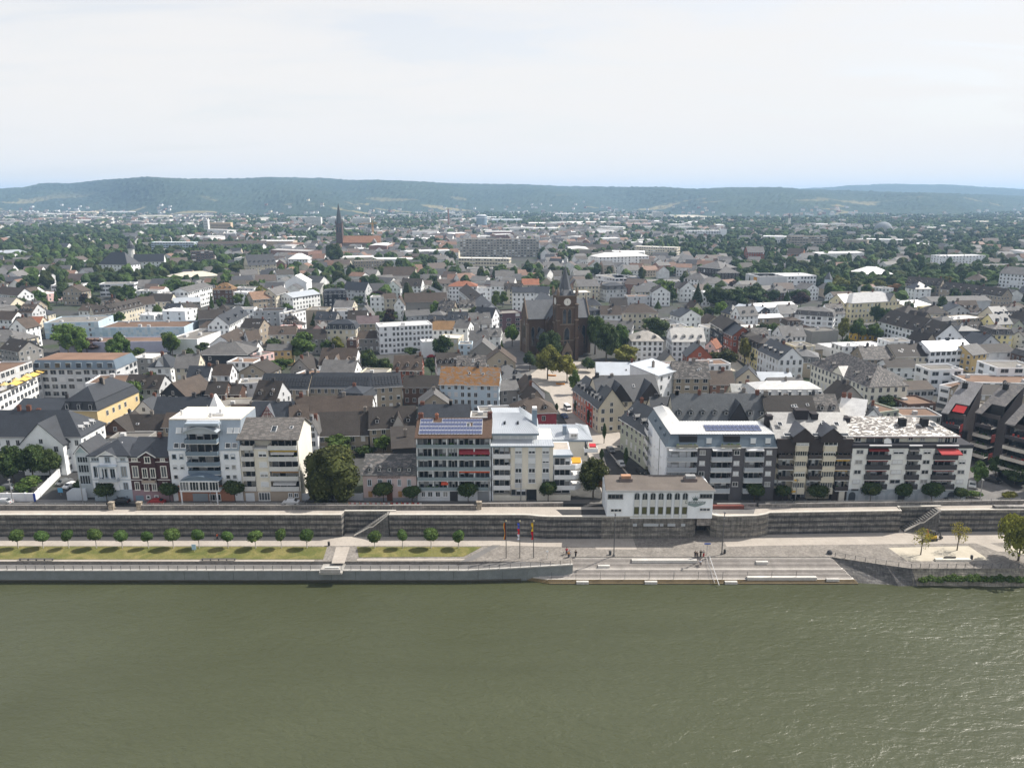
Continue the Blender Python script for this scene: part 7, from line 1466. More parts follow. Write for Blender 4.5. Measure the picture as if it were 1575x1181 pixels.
# ------------------------------------------------------------ trees
def ico(sub=1):
    import bmesh
    bm = bmesh.new(); bmesh.ops.create_icosphere(bm, subdivisions=sub, radius=1.0); v = np.array([x.co[:] for x in bm.verts]); f = np.array([[q.index for q in x.verts] for x in bm.faces]); bm.free(); return v, f
ICO1, ICO2 = ico(1), ico(2)
def crown_mesh(name, seed, lobes, n, size, flat=1.0, droop=0.0, core=.8, spread=1.0):
    r = np.random.default_rng(seed); V = []; F = []; k = 0
    for (cx, cy, cz, R, Rz) in lobes:            # dark inner mass of twigs and shaded leaves
        if core:
            v, f = ICO2; q = v*(1+r.normal(0, .10, (len(v), 1)))*np.array([R, R, Rz])*core+np.array([cx, cy, cz]); V.append(q); F += [tuple(t_) for t_ in (f+k)]; k += len(q)
    L = np.array(lobes); wt = L[:, 3]**2; wt /= wt.sum(); idx = r.choice(len(L), n, p=wt)
    d = r.normal(0, 1, (n, 3)); d /= np.linalg.norm(d, axis=1)[:, None]; d[:, 2] = np.where((d[:, 2] < -.3) & (r.random(n) < .6), -d[:, 2], d[:, 2])
    rad_ = spread*(1-.28*r.random(n)**1.5+.07*r.random(n)); P = L[idx, :3]+d*rad_[:, None]*np.stack([L[idx, 3], L[idx, 3], L[idx, 4]], 1)
    nn = d+r.normal(0, .55, (n, 3)); nn /= np.linalg.norm(nn, axis=1)[:, None]
    a = np.cross(nn, r.normal(0, 1, (n, 3))); a /= np.linalg.norm(a, axis=1)[:, None]; b = np.cross(nn, a); s = size*(.6+.8*r.random(n))[:, None]
    if droop: b = b*.5+np.array([0, 0, -droop]); 
    q = np.stack([P-a*s*.9, P-b*s*.6+nn*s*.15, P+a*s*.9, P+b*s*.8-nn*s*.1], 1).reshape(-1, 3); V.append(q); F += [(k+4*i, k+4*i+1, k+4*i+2, k+4*i+3) for i in range(n)]
    me = bpy.data.meshes.new(name); me.from_pydata(np.concatenate(V).tolist(), [], F); me.materials.append(LEAF); return me
def lobes_round(seed, n=9, sq=1.0):
    r = random.Random(seed); L = [(0, 0, .5, .3, .34)]
    for i in range(n):
        a = 2*pi*i/n*1.6+r.uniform(-.3, .3); z = .24+.55*((i*.618) % 1); q = .30*sin(pi*min(1, max(.12, z)))+.02; R = r.uniform(.16, .25); L.append((q*cos(a), q*sin(a), z, R, R*r.uniform(.8, 1.0)))
    L.append((r.uniform(-.08, .08), r.uniform(-.08, .08), .8, .19, .19)); return L
KINDS = {}
for i in range(6): KINDS['round%d' % i] = crown_mesh('crown', 10+i, lobes_round(i), 1100, .045)
for i in range(3): KINDS['big%d' % i] = crown_mesh('crown', 40+i, lobes_round(20+i, 14), 4200, .030)
for i in range(2): KINDS['ball%d' % i] = crown_mesh('crown', 60+i, [(0, 0, .5, .40, .40), (.2, .1*i, .42, .26, .28), (-.16, .12, .64-.1*i, .26, .27), (.1, .05, .62, .34, .34), (-.12, -.05, .42, .33, .33), (.12, -.08, .35, .3, .3), (-.05, .1, .66, .3, .3)], 1500, .045, core=.88)
for i in range(2): KINDS['olive%d' % i] = crown_mesh('crown', 70+i, [(0, 0, .5, .36, .36), (.16, 0, .55, .28, .3), (-.17, .02, .5, .28, .3), (.02, -.15, .42, .28, .28), (0, .15, .6, .26, .28), (.1, -.1, .7, .22, .22), (-.2, -.1, .38, .2, .2)], 1900, .04, core=.85)
KINDS['conifer0'] = crown_mesh('crown', 81, [(0, 0, .1+.085*j, .4*(1-j/10.5), .09) for j in range(10)], 1300, .05, core=.75)
KINDS['poplar0'] = crown_mesh('crown', 82, [(0, 0, .12+.085*j, .34*sin(pi*(j+1.3)/12)+.06, .1) for j in range(10)], 800, .06)
KINDS['sparse0'] = crown_mesh('crown', 83, lobes_round(33, 11), 700, .03, core=0, droop=1.0); KINDS['sparse1'] = crown_mesh('crown', 84, lobes_round(35, 9), 600, .03, core=0, droop=1.0)
KINDS['willow0'] = crown_mesh('crown', 85, lobes_round(37, 12), 5000, .03, core=.35, droop=1.4)
KINDS['chest0'] = crown_mesh('crown', 88, [(0, 0, .46, .36, .36), (-.2, 0, .4, .28, .33), (.22, .02, .42, .28, .34), (0, -.2, .36, .26, .32), (.05, .1, .7, .27, .26), (-.18, -.1, .64, .22, .24), (.2, -.1, .66, .21, .22), (-.3, -.05, .24, .18, .2), (.3, -.06, .22, .18, .2), (0, -.25, .2, .2, .2), (.02, -.1, .82, .16, .15)], 6500, .026, core=.9)
KINDS['bush0'] = crown_mesh('crown', 86, [(-.3, 0, .3, .26, .3), (0, .05, .4, .3, .4), (.3, 0, .3, .24, .28), (.1, -.2, .25, .22, .24), (-.15, -.2, .26, .22, .26)], 900, .05)
def trunk_mesh(seed):
    r = random.Random(seed); mb = MB(); mb.cyl(0, 0, 0, .55, .5, 7, r2=.34); mb.cyl(0, 0, .55, 1.15, .34, 6, r2=.2)
    for i in range(4): a = 2*pi*i/4+r.uniform(-.4, .4); mb.bar((0, 0, .5+.08*i), (1.5*cos(a), 1.5*sin(a), 1.15+.1*i), .14, 5)
    return mb.mesh('trunk', [BARK])
TRUNKS = [trunk_mesh(i) for i in range(3)]
TINT = {'d': ((.038, .060, .020), 'dark green'), 'm': ((.060, .096, .025), 'mid green'), 'l': ((.085, .135, .030), 'light green'), 'y': ((.125, .127, .028), 'yellow green'), 'o': ((.045, .056, .018), 'olive'), 'g': ((.050, .082, .023), 'fresh green'), 'w': ((.25, .24, .05), 'pale yellow green'), 'p': ((.035, .022, .022), 'dark purple'), 'r': ((.13, .07, .03), 'russet')}
TREES = []
def tree(x, y, h, wdt, kind, tint, label=None, z=0.0, tr=.22, group=None, occ=True, trc=(.09, .075, .06), cat='tree'):
    rs = random.Random(int(x*13+y*7)); t_ = thing('tree' if kind != 'bush0' else 'shrub', label or '', cat, (x, y, z), rs.uniform(0, 6.28), group)
    c = TINT[tint][0]; k = rs.uniform(.85, 1.15); c = (c[0]*k*rs.uniform(.92, 1.08), c[1]*k, c[2]*k)
    o = link('crown', KINDS[kind], t_, c, (0, 0, h*tr)); o.scale = (wdt, wdt, h*(1-tr))
    if kind != 'bush0':
        o = link('trunk', rs.choice(TRUNKS), t_, trc); q = max(.12, h*.022); o.scale = (q*2, q*2, h*(tr+.25))
    if occ: occupy(x, y, wdt*.42)
    TREES.append((t_, tint, kind, h, x, y)); return t_
def T(px, yb, yt, wpx, kind, tint, label=None, z=0.0, tr=.2, cat='tree', trc=(.09, .075, .06)):
    p = at(px, yb, z); f = p.y*cos(PITCH)-(z-CAMZ)*sin(PITCH); h = onY(px, yt, p.y)[1]-z
    return tree(p.x, p.y, max(1.5, h), wpx*f/FPX, kind, tint, label, z, tr, cat=cat, trc=trc)
# small round trees on the promenade lawns
PRX = [28, 68, 107, 148, 187, 228, 268, 308, 351, 392, 432, 473, 578, 620, 662, 704]
ORD = ['first', 'second', 'third', 'fourth', 'fifth', 'sixth', 'seventh', 'eighth', 'ninth', 'tenth', 'eleventh', 'twelfth']
for i, px in enumerate(PRX):
    q = 1+.16*sin(i*2.3)
    lab = f'small round clipped tree on the left lawn, {ORD[i]} from the left' if i < 12 else f'small round clipped tree on the short right lawn, {ORD[i-12]} from the left'
    T(px+1.5*sin(i*5.1), 842.5, 814.5+2.2*sin(i*1.7), 23*q, 'ball%d' % (i % 2), 'g', lab, ZP+.07, .36, trc=(.38, .36, .33))['group'] = 'small round trees on the lawns'
# pollarded trees along the river street
SX = [(165, 38, 740, 'before the white villa'), (262, 34, 740, 'before the brown brick villa and white block'), (362, 38, 736, 'before the cream apartments with yellow awnings'), (590, 40, 739, 'before the middle of the pink inn'), (634, 34, 745, 'before the right end of the pink inn'), (720, 38, 740, 'before the solar roof apartments'), (843, 34, 737, 'before the cream corner apartments'),
      (1160, 36, 740, 'before the grey L shaped apartments'), (1203, 30, 744, 'before the left bay of the black and cream apartments'), (1257, 38, 744, 'before the right bay of the black and cream apartments'), (1338, 37, 739, 'first of four before the flecked roof apartments'), (1388, 30, 741, 'second of four before the flecked roof apartments'), (1432, 38, 739, 'third of four before the flecked roof apartments'), (1476, 26, 748, 'small last of four before the flecked roof apartments')]
for px, wd, yt, lab in SX: T(px, 772, yt, wd, 'olive%d' % (px % 2), 'd', 'dark domed street tree '+lab, 0, .22)['group'] = 'domed street trees on the river street'
ROWS = [
 (512, 770, 684, 94, 'chest0', 'o', 'huge dark chestnut filling the gap left of the pink inn'),
 (22, 745, 685, 44, 'big1', 'd', 'dark garden tree at the left edge behind the white garden wall'), (52, 740, 684, 42, 'big2', 'd', 'dark garden tree before the white cross gabled wing'), (78, 735, 690, 36, 'big0', 'd', 'dark garden tree nearest the side street'), (45, 758, 728, 46, 'bush0', 'm', 'broad light shrub behind the white garden wall'), (0, 762, 745, 20, 'bush0', 'm', 'shrub at the left edge behind the garden wall'), (128, 752, 732, 32, 'bush0', 'd', 'dark hedge on the terrace of the white villa'),
 (912, 768, 704, 48, 'big1', 'o', 'large olive and rust tree beside the white restaurant'), (926, 766, 722, 26, 'round2', 'r', 'smaller russet tree beside the white restaurant'),
 (1502, 748, 708, 25, 'round1', 'm', 'leafy tree at the corner right of the flecked roof apartments'), (1552, 768, 753, 26, 'bush0', 'y', 'yellow green shrub by the right side street'), (1496, 766, 752, 26, 'bush0', 'm', 'shrub at the corner of the flecked roof apartments'), (1560, 745, 715, 40, 'round3', 'd', 'dark tree before the stepped apartments at the right edge'), (1530, 735, 700, 26, 'round3', 'd', 'dark tree between the stepped apartments'),
 (522, 700, 668, 42, 'round0', 'm', 'courtyard tree just above the huge chestnut'), (590, 698, 668, 30, 'round1', 'l', 'light green courtyard tree behind the pink inn'), (562, 700, 682, 30, 'bush0', 'd', 'dark courtyard shrub behind the pink inn'),
 (845, 562, 508, 38, 'big0', 'd', 'dark tree left of the church tower'), (842, 584, 530, 42, 'big1', 'y', 'yellow green plane tree on the plaza before the church'), (872, 588, 545, 36, 'round2', 'y', 'smaller yellow green tree on the plaza'), (883, 606, 568, 18, 'round3', 'm', 'slim young tree on the plaza by the salmon row'), (915, 545, 484, 30, 'big2', 'm', 'tall green tree right of the church tower'), (932, 560, 496, 40, 'big0', 'd', 'dark full tree right of the church tower'), (952, 552, 498, 30, 'big1', 'm', 'green tree in the church garden'), (962, 564, 530, 42, 'round4', 'y', 'yellow green tree at the right of the church garden'), (788, 533, 498, 24, 'round5', 'l', 'bright green tree left of the church'), (905, 572, 545, 24, 'bush0', 'd', 'dark shrub at the foot of the church tower'), (815, 570, 540, 22, 'round0', 'd', 'dark tree by the church transept'),
 (465, 558, 510, 46, 'round0', 'm', 'tall courtyard tree right of the ochre garden house'), (434, 577, 550, 38, 'round3', 'm', 'bright courtyard tree below the ochre garden house'), (571, 580, 536, 36, 'round1', 'd', 'dark tree right of the white gabled house'), (594, 580, 550, 28, 'round2', 'd', 'dark tree left of the red brick house'), (520, 545, 517, 22, 'round4', 'y', 'yellow tinged tree above the white gabled house'), (503, 545, 522, 18, 'round5', 'm', 'small tree left of the yellow tinged one'), (600, 494, 477, 26, 'round2', 'm', 'tree in the yard above the office block, right'), (582, 495, 479, 22, 'round3', 'd', 'tree in the yard above the office block, left'), (484, 506, 480, 16, 'conifer0', 'd', 'dark pointed tree beside the tan blank wall'), (664, 578, 550, 24, 'round4', 'd', 'dark tree right of the red brick house'), (686, 570, 548, 20, 'round5', 'd', 'dark tree above the orange roof'), (715, 642, 627, 26, 'bush0', 'r', 'russet shrub below the pale blue apartment house'), (632, 548, 534, 22, 'round0', 'd', 'small dark tree below the office block'),
 (108, 543, 497, 50, 'round3', 'l', 'bright tree before the blue tiled store'), (134, 543, 520, 44, 'round1', 'p', 'dark purple tree before the lavender hall'), (176, 543, 524, 22, 'round1', 'p', 'small purple tree before the lavender hall'), (198, 545, 529, 14, 'conifer0', 'd', 'small dark conifer before the lavender hall'), (205, 640, 585, 36, 'round0', 'm', 'tree by the low street right of the ochre townhouse'), (236, 612, 570, 34, 'round2', 'd', 'dark street tree above the ornate white gable'), (197, 625, 598, 24, 'round5', 'm', 'small tree beside the ochre townhouse'), (293, 560, 535, 26, 'round4', 'd', 'dark street tree left of the slate hung house'), (312, 545, 526, 24, 'round1', 'd', 'dark street tree behind the slate hung house'), (342, 525, 505, 20, 'round0', 'm', 'street tree on the left shopping street'), (146, 668, 648, 20, 'round2', 'l', 'small light tree under the ochre townhouse'), (56, 512, 492, 18, 'round3', 'd', 'dark tree beside the orange roofed cream house'), (20, 482, 456, 42, 'round0', 'd', 'dark tree at the left edge above the small houses'), (68, 484, 466, 26, 'round4', 'd', 'dark tree beside the low hall at left'), (143, 456, 434, 34, 'round1', 'd', 'dark tree in the middle of the long white school'), (180, 460, 440, 22, 'round2', 'd', 'dark tree before the long white school, left of a pair'), (200, 460, 439, 22, 'round5', 'd', 'dark tree before the long white school, right of a pair'), (271, 456, 429, 44, 'round3', 'm', 'broad tree above the grey low hall'), (375, 458, 438, 32, 'round0', 'd', 'dark tree right of the dark red brick house'), (232, 650, 632, 22, 'bush0', 'd', 'dark shrub before the ornate white gable'),
 (1022, 466, 431, 34, 'round2', 'l', 'full light green tree right of the modern office'), (1072, 474, 434, 22, 'conifer0', 'd', 'tall dark conifer above the tree square'), (1104, 478, 441, 44, 'round0', 'd', 'dark tree in the grove above the tree square, left'), (1133, 476, 443, 40, 'round4', 'd', 'dark tree in the grove above the tree square, middle'), (1160, 474, 439, 42, 'round1', 'd', 'dark tree in the grove above the tree square, right'), (1069, 505, 472, 26, 'round3', 'l', 'bright tree right of the white mansions'), (1007, 524, 487, 44, 'round5', 'd', 'dark tree behind the two white mansions'), (1190, 523, 496, 20, 'round0', 'm', 'tree between the metal roofed halls'), (1098, 572, 541, 28, 'round4', 'y', 'yellow tree on the tree square, left'), (1114, 576, 536, 42, 'round2', 'o', 'wide olive tree on the tree square'), (1161, 566, 541, 16, 'round1', 'd', 'dark street tree before the pale yellow terrace'), (1197, 574, 547, 19, 'round3', 'd', 'dark street tree before the white terrace house'), (1075, 655, 626, 52, 'round0', 'y', 'yellow green tree behind the L shaped apartments'), (1085, 620, 601, 34, 'bush0', 'd', 'dark shrubs below the tan apartment house, left'), (1115, 620, 603, 30, 'bush0', 'd', 'dark shrubs below the tan apartment house, right'), (1300, 546, 514, 28, 'conifer0', 'd', 'dark conifer above the palace roof'), (1322, 628, 600, 24, 'round2', 'd', 'dark tree by the left corner of the palace end'), (1365, 640, 606, 40, 'big2', 'd', 'dark full tree before the end of the palace'), (1410, 645, 626, 28, 'round5', 'd', 'dark shrub left of the stepped apartments'), (1218, 486, 470, 18, 'round4', 'm', 'small tree between metal hall and terraced apartments'),
 (1292, 452, 427, 26, 'round0', 'y', 'first tree of the row behind the yellow school'), (1312, 450, 426, 26, 'round1', 'o', 'second tree of the row behind the yellow school'), (1332, 450, 425, 28, 'round2', 'm', 'third tree of the row behind the yellow school'), (1350, 453, 430, 26, 'round3', 'y', 'fourth tree of the row behind the yellow school'), (1378, 458, 436, 34, 'round4', 'r', 'russet tree right of the row behind the yellow school'), (1400, 455, 438, 30, 'round5', 'r', 'second russet tree behind the yellow school'), (1420, 462, 437, 30, 'round0', 'd', 'dark tree before the brown terrace row'), (1532, 450, 420, 36, 'round2', 'm', 'round tree before the white apartments at the right edge'), (1309, 476, 466, 22, 'bush0', 'm', 'pale shrubs at the foot of the yellow school'), (1383, 478, 464, 20, 'round1', 'm', 'small tree at the right corner of the yellow school'),
 (685, 488, 470, 14, 'round1', 'd', 'small dark tree before the grey blank hall'), (516, 412, 374, 26, 'big2', 'd', 'big dark tree below the needle spire'), (771, 430, 406, 28, 'round4', 'm', 'green tree before the low office in the centre'), (706, 420, 407, 18, 'round0', 'm', 'tree beside the dormered grey house in the centre'), (815, 428, 405, 26, 'round3', 'd', 'dark tree behind the church spire'), (838, 462, 437, 40, 'round5', 'm', 'green tree left of the church clock'), (1048, 398, 374, 0, 'round0', 'd', None),
]
for r_ in ROWS:
    if r_[6]: T(*r_[:6], label=r_[6], tr=.05 if r_[4] == 'chest0' else .2, cat='shrub' if r_[4] == 'bush0' else 'tree')
# slim young trees along the church street and right willows
for px, yb, yt, wd, lab in ((929, 682, 651, 8, 'slim columnar tree on the pale pavement of the church street'), (925, 712, 690, 9, 'slim columnar tree beside the parked dark car'), (962, 722, 688, 9, 'slim columnar tree beside the parked silver car'), (905, 655, 630, 7, 'slim columnar tree before the red row house'), (885, 638, 615, 7, 'slim columnar tree before the salmon row house'), (856, 635, 620, 7, 'slim columnar tree left of the church street')):
    T(px, yb, yt, wd, 'poplar0', 'd', lab, 0, .2)
T(1416, 853, 812, 34, 'sparse0', 'w', 'thin young willow in the sand bed, left of two', ZP, .3); T(1472, 846, 803, 32, 'sparse1', 'w', 'thin young willow in the sand bed, right of two', ZP, .3); T(1566, 862, 793, 64, 'willow0', 'w', 'large weeping willow at the right edge of the promenade', ZP, .15)
# bushes on the river bank
mb = None
def clump(name, kind, n, fn, tint, mat=None):
    pts = [fn(i) for i in range(n)]; V = []; F = []; k = 0; base = KINDS[kind]; bv = np.empty(len(base.vertices)*3); base.vertices.foreach_get('co', bv); bv = bv.reshape(-1, 3); bf = [tuple(p.vertices) for p in base.polygons]
    for (x, y, z, w_, h_) in pts: V.append(bv*np.array([w_, w_, h_])+np.array([x, y, z])); F += [tuple(a+k for a in q) for q in bf]; k += len(bv)
    me = bpy.data.meshes.new(name); me.from_pydata(np.concatenate(V).tolist(), [], F); me.materials.append(LEAF); o = link(name, me, None, TINT[tint][0]); o['kind'] = 'stuff'; return o
rs = random.Random(4); clump('bank_bushes', 'bush0', 16, lambda i: (93.5+i*1.75+rs.uniform(-.4, .4) if i < 11 else 113+(i-11)*2.0, 155.6+rs.uniform(-.2, .3), ZP-2.6+rs.uniform(-.3, .2), rs.uniform(2, 3.0), rs.uniform(1.4, 2.2)), 'm')
# ------------------------------------------------------------ infill houses and trees between the surveyed ones
rs = random.Random(11); INF = []
def street_clear(x, y):
    px, py = topix(x, y, 0)
    def seg(a, b, w_): 
        ax, ay = a; bx, by = b; t_ = max(0, min(1, ((px-ax)*(bx-ax)+(py-ay)*(by-ay))/((bx-ax)**2+(by-ay)**2))); return hypot(px-ax-t_*(bx-ax), (py-ay-t_*(by-ay))*1.0) > w_
    return seg((679, 436), (752, 512), 11) and seg((490, 432), (260, 600), 9) and seg((805, 545), (920, 690), 34) and seg((925, 690), (985, 770), 40) and seg((812, 585), (768, 508), 18) and seg((1100, 555), (1130, 560), 14) and seg((100, 770), (112, 720), 20) and not (790 < px < 975 and 455 < py < 580) and seg((1235, 600), (1300, 640), 12)
def band(d0, d1, step, prob, rowj=1.0):
    d = d0
    while d < d1:
        half = d*.72; x = -half
        while x < half:
            x += rs.uniform(.75, 1.3)*step; yield x, d+rs.uniform(-.35, .35)*step*rowj
        d += step*rs.uniform(.85, 1.1)
KEEP = ((785, 930, 585, 720), (60, 350, 500, 576), (-30, 205, 560, 645), (400, 690, 545, 586), (1270, 1384, 505, 546), (935, 1092, 528, 576), (1375, 1600, 556, 625), (570, 670, 503, 545), (1215, 1400, 560, 645), (75, 210, 440, 466), (905, 1050, 428, 452), (1140, 1262, 428, 455), (700, 832, 372, 420))
keep = lambda px, py: any(a < px < b and c < py < d for a, b, c, d in KEEP)
for x, y in band(230, 620, 14.5, 1):
    px, py = topix(x, y, 0); 
    if not (-30 < px < 1605) or len(INF) > 130: continue
    W_, D_ = rs.uniform(8.5, 14), rs.uniform(9, 12)
    if rs.random() < .3 and free(x, y, 13): W_, D_ = rs.uniform(20, 30), rs.uniform(11, 16)
    if keep(px, py) or not free(x, y, max(W_, D_)*.6) or not street_clear(x, y): continue
    green = (px < 300 and py < 470) or (px > 1250 and py < 455)
    if green and rs.random() < .6: continue
    INF.append((x, y, W_, D_)); occupy(x, y, max(W_, D_)*.6)
AUTO = []
def auto_house(x, y, W_, D_, near):
    a = rs.choice((0, 0, .12, -.1, .2, -.2, pi/2*0)) + (.18 if x > 40 else (-.1 if x < -60 else 0)); roof = rs.choice(('gx', 'gx', 'gx', 'gy', 'gy', 'hx', 'mx', 'fl', 'fl', 'fl')); wl = rs.choice('WWWWWWWCCCAATTGGQPE' + ('RB' if rs.random() < .3 else 'WC')); rc = rs.choice('sssddddbbgggm') if roof != 'fl' else rs.choice('vvwt'); h = rs.choice((6, 7, 8, 9, 9, 10, 11))
    c, s_ = cos(a), sin(a); p1 = (x-c*W_/2+s_*D_/2, y-s_*W_/2-c*D_/2); p2 = (p1[0]+c*W_, p1[1]+s_*W_)
    house('', 0, 0, 0, 0, h, D_, roof, rs.uniform(3.2, 5.5), wl, rc, pts=[p1, p2], dn=rs.choice((0, 0, 2, 3, 4)), sk=rs.choice((0, 1, 2, 3)) if near else 0, ch=rs.choice((1, 1, 2)) if near else rs.choice((0, 1)), win=rs.choice((2.5, 2.8, 3.2)), blinds=.35, occ=False)
    AUTO.append((HOUSES[-1][0], x, y, wl, rc, roof, h))
for q in INF: auto_house(*q, near=True)
# ------------------------------------------------------------ the far town and woods: beyond counting, one object each
def green_at(px, py):
    g = .30 if py < 365 else .17
    if px < 420 and 352 < py < 425: g = .82
    if 560 < px < 720 and 350 < py < 392: g = .6
    if 860 < px < 1150 and 360 < py < 402: g = .7
    if px > 1120 and py < 455: g = .72
    if px > 1250 and py < 420: g = .8
    if py < 352: g = .66
    if py < 340: g = .78
    if px < 330 and 326 < py < 352: g = .35
    if px > 1050 and py < 350: g = .93
    if 300 < px < 1050 and 352 < py < 385: g = .4
    if 150 < px < 262 and 405 < py < 442: g = .9
    if px < 330 and 352 < py < 405 and not (190 < px < 330 and 365 < py < 380): g = .93
    if px > 1060 and 360 < py < 405: g = .86
    return g
HV, HF, HC = [], [], []; TV, TF, TC = [], [], []
rn = np.random.default_rng(3)
def far_house(x, y, W_, D_, h, rh, a, wc, rc):
    k = len(HV); c, s_ = cos(a), sin(a)
    P = [(-W_/2, -D_/2, 0), (W_/2, -D_/2, 0), (W_/2, D_/2, 0), (-W_/2, D_/2, 0), (-W_/2, -D_/2, h), (W_/2, -D_/2, h), (W_/2, D_/2, h), (-W_/2, D_/2, h), (-W_/2, 0, h+rh), (W_/2, 0, h+rh), (-W_/2-.3, -D_/2-.5, h-.3), (W_/2+.3, -D_/2-.5, h-.3), (W_/2+.3, D_/2+.5, h-.3), (-W_/2-.3, D_/2+.5, h-.3), (-W_/2-.3, 0, h+rh+.1), (W_/2+.3, 0, h+rh+.1)]
    HV.extend([(x+c*u-s_*v, y+s_*u+c*v, w_) for u, v, w_ in P])
    for f, col in (((0, 1, 5, 4), wc), ((1, 2, 6, 9, 5), wc), ((2, 3, 7, 6), wc), ((3, 0, 4, 8, 7), wc), ((10, 11, 15, 14), rc), ((12, 13, 14, 15), rc)): HF.append(tuple(k+i for i in f)); HC.append(col)
    if y < 1500:
        n = max(2, int(W_/3)); 
        for lv in (1.1, 4.0):
            if lv+1.4 > h: continue
            for i in range(n):
                k = len(HV); u = -W_/2+W_*(i+.5)/n; Q = [(u-.6, -D_/2-.06, lv), (u+.6, -D_/2-.06, lv), (u+.6, -D_/2-.06, lv+1.4), (u-.6, -D_/2-.06, lv+1.4)]; HV.extend([(x+c*p-s_*v, y+s_*p+c*v, w_) for p, v, w_ in Q]); HF.append((k, k+1, k+2, k+3)); HC.append((.03, .035, .04))
def far_tree(x, y, w_, h, col, n=None):
    v, f = ICO1 if y > 1300 else ICO2; k = len(TV) and sum(len(q) for q in TV) or 0
    q = v*(1+rn.normal(0, .16, (len(v), 1))); q = q*np.array([w_/2, w_/2, h*.44])+np.array([x, y, h*.54]); TV.append(q); TF.append((f, col))
def leafcol(): 
    t_ = rs.choice('ddddmmmood'); c = TINT[t_][0]; k = rs.uniform(.6, 1.05); return (c[0]*k, c[1]*k, c[2]*k)
NT = 0; NTREE = []
for x, y in band(350, 780, 10.5, 1):
    px, py = topix(x, y, 0)
    if not (-25 < px < 1600) or not street_clear(x, y): continue
    g = green_at(px, py); w_ = rs.uniform(6, 12)
    if rs.random() < (.75 if g > .5 else .16) and free(x, y, w_*.42):
        NTREE.append((x, y, w_, rs.uniform(8, 15))); occupy(x, y, w_*.36)
NTREE.sort(key=lambda t_: t_[1]-6*t_[3]); AUTOT = []
near_n = max(0, 295-len(TREES))
for i, (x, y, w_, h) in enumerate(NTREE):
    if i < near_n:
        kd = rs.choice(('round0', 'round1', 'round2', 'round3', 'round4', 'round5', 'round2', 'conifer0')); ti = rs.choice('ddddmmmmloyp' if rs.random() < .5 else 'ddmm'); tree(x, y, h, w_ if kd != 'conifer0' else w_*.6, kd, ti, '', occ=False); AUTOT.append((TREES[-1][0], x, y, ti, kd, h))
    else: far_tree(x, y, w_, h, leafcol())
WC = [(.7, .7, .69)]*5+[(.62, .57, .46), (.5, .5, .48), (.45, .38, .3), (.25, .15, .12)]; RC = [(.04, .042, .048), (.045, .04, .034), (.085, .066, .056), (.13, .125, .12), (.17, .10, .07), (.07, .07, .072), (.055, .056, .06), (.11, .105, .10)]
auto_far = 0
FLD = ((1030, 1292, 326.5, 337), (225, 440, 313, 324.5), (640, 830, 319, 325))
d = 560.0
while d < 4200:
    st_ = 15*(1 if d < 1000 else (d/1000)**.75); half = d*.72; x = -half
    while x < half:
        x += st_*rs.uniform(.6, 1.4); y = d+rs.uniform(-.5, .5)*st_*1.5; px, py = topix(x, y, 0)
        if not (-25 < px < 1600) or keep(px, py) or any(a < px < b and c < py < d_ for a, b, c, d_ in FLD): continue
        clump_ = .5+.5*sin(x*.011+sin(y*.004)*2)*sin(y*.006+x*.003)
        g0 = green_at(px, py); g = g0 if g0 > .8 else min(.98, max(.03, g0+(clump_-.5)*1.1)); r_ = rs.random()
        if r_ < g*.98:
            w_ = rs.uniform(7, 13)*(1 if d < 1500 else 1.35); h = rs.uniform(8, 15)
            if y < 800 and not free(x, y, w_*.4): continue
            if y >= 800 and not free(x, y, 4): continue
            far_tree(x, y, w_, h, leafcol())
        elif r_ < .96:
            W_, D_ = rs.uniform(9, 18), rs.uniform(9, 13); h = rs.choice((5, 6, 7, 9)); 
            if rs.random() < .05: W_, D_, h = rs.uniform(28, 65), rs.uniform(16, 26), rs.uniform(6, 14)
            if not free(x, y, max(W_, D_)*.5): continue
            if y < 900: occupy(x, y, max(W_, D_)*.5)
            a = rs.choice((0, .15, -.2, .3, 1.57, 1.4, .5, -.5)); wc = rs.choice(WC); rc = rs.choice(RC)
            if auto_far < 40 and y < 800: auto_far += 1; auto_house(x, y, W_ if W_ < 20 else 15, D_ if D_ < 14 else 12, False); continue
            far_house(x, y, W_, D_, h, rs.uniform(2.5, 5) if W_ < 25 else .8, a, wc, rc if W_ < 25 else rs.choice(((.6, .6, .6), (.35, .34, .33))))
    d += st_*1.05
# factory halls on the plain and villages at the hill foot
for px, py, W_, D_, h, c_ in ((850, 348, 150, 60, 9, (.66, .64, .62)), (905, 347, 120, 50, 10, (.62, .6, .57)), (780, 344, 90, 40, 12, (.5, .55, .6)), (770, 338, 120, 40, 9, (.7, .7, .69)), (950, 338, 110, 60, 9, (.66, .65, .62)), (705, 352, 80, 40, 8, (.6, .6, .58)), (980, 350, 70, 30, 10, (.4, .3, .28)), (880, 332, 160, 50, 9, (.7, .7, .7)), (560, 330, 150, 60, 9, (.72, .72, .72)), (620, 328, 140, 60, 9, (.72, .72, .72)), (1000, 345, 60, 40, 9, (.7, .7, .7)), (1060, 346, 80, 30, 8, (.7, .7, .7)), (240, 338, 110, 26, 14, (.66, .62, .52)), (190, 330, 140, 26, 12, (.7, .7, .68)), (130, 331, 120, 22, 14, (.6, .52, .4)), (90, 334, 110, 24, 12, (.7, .69, .66)), (1440, 352, 60, 30, 8, (.6, .58, .55)), (1490, 345, 100, 40, 8, (.6, .55, .48))):
    p = at(px, py, 0); far_house(p.x, p.y, W_, D_, h, 1.2, 0, c_, tuple(min(.74, q*1.05) for q in c_))
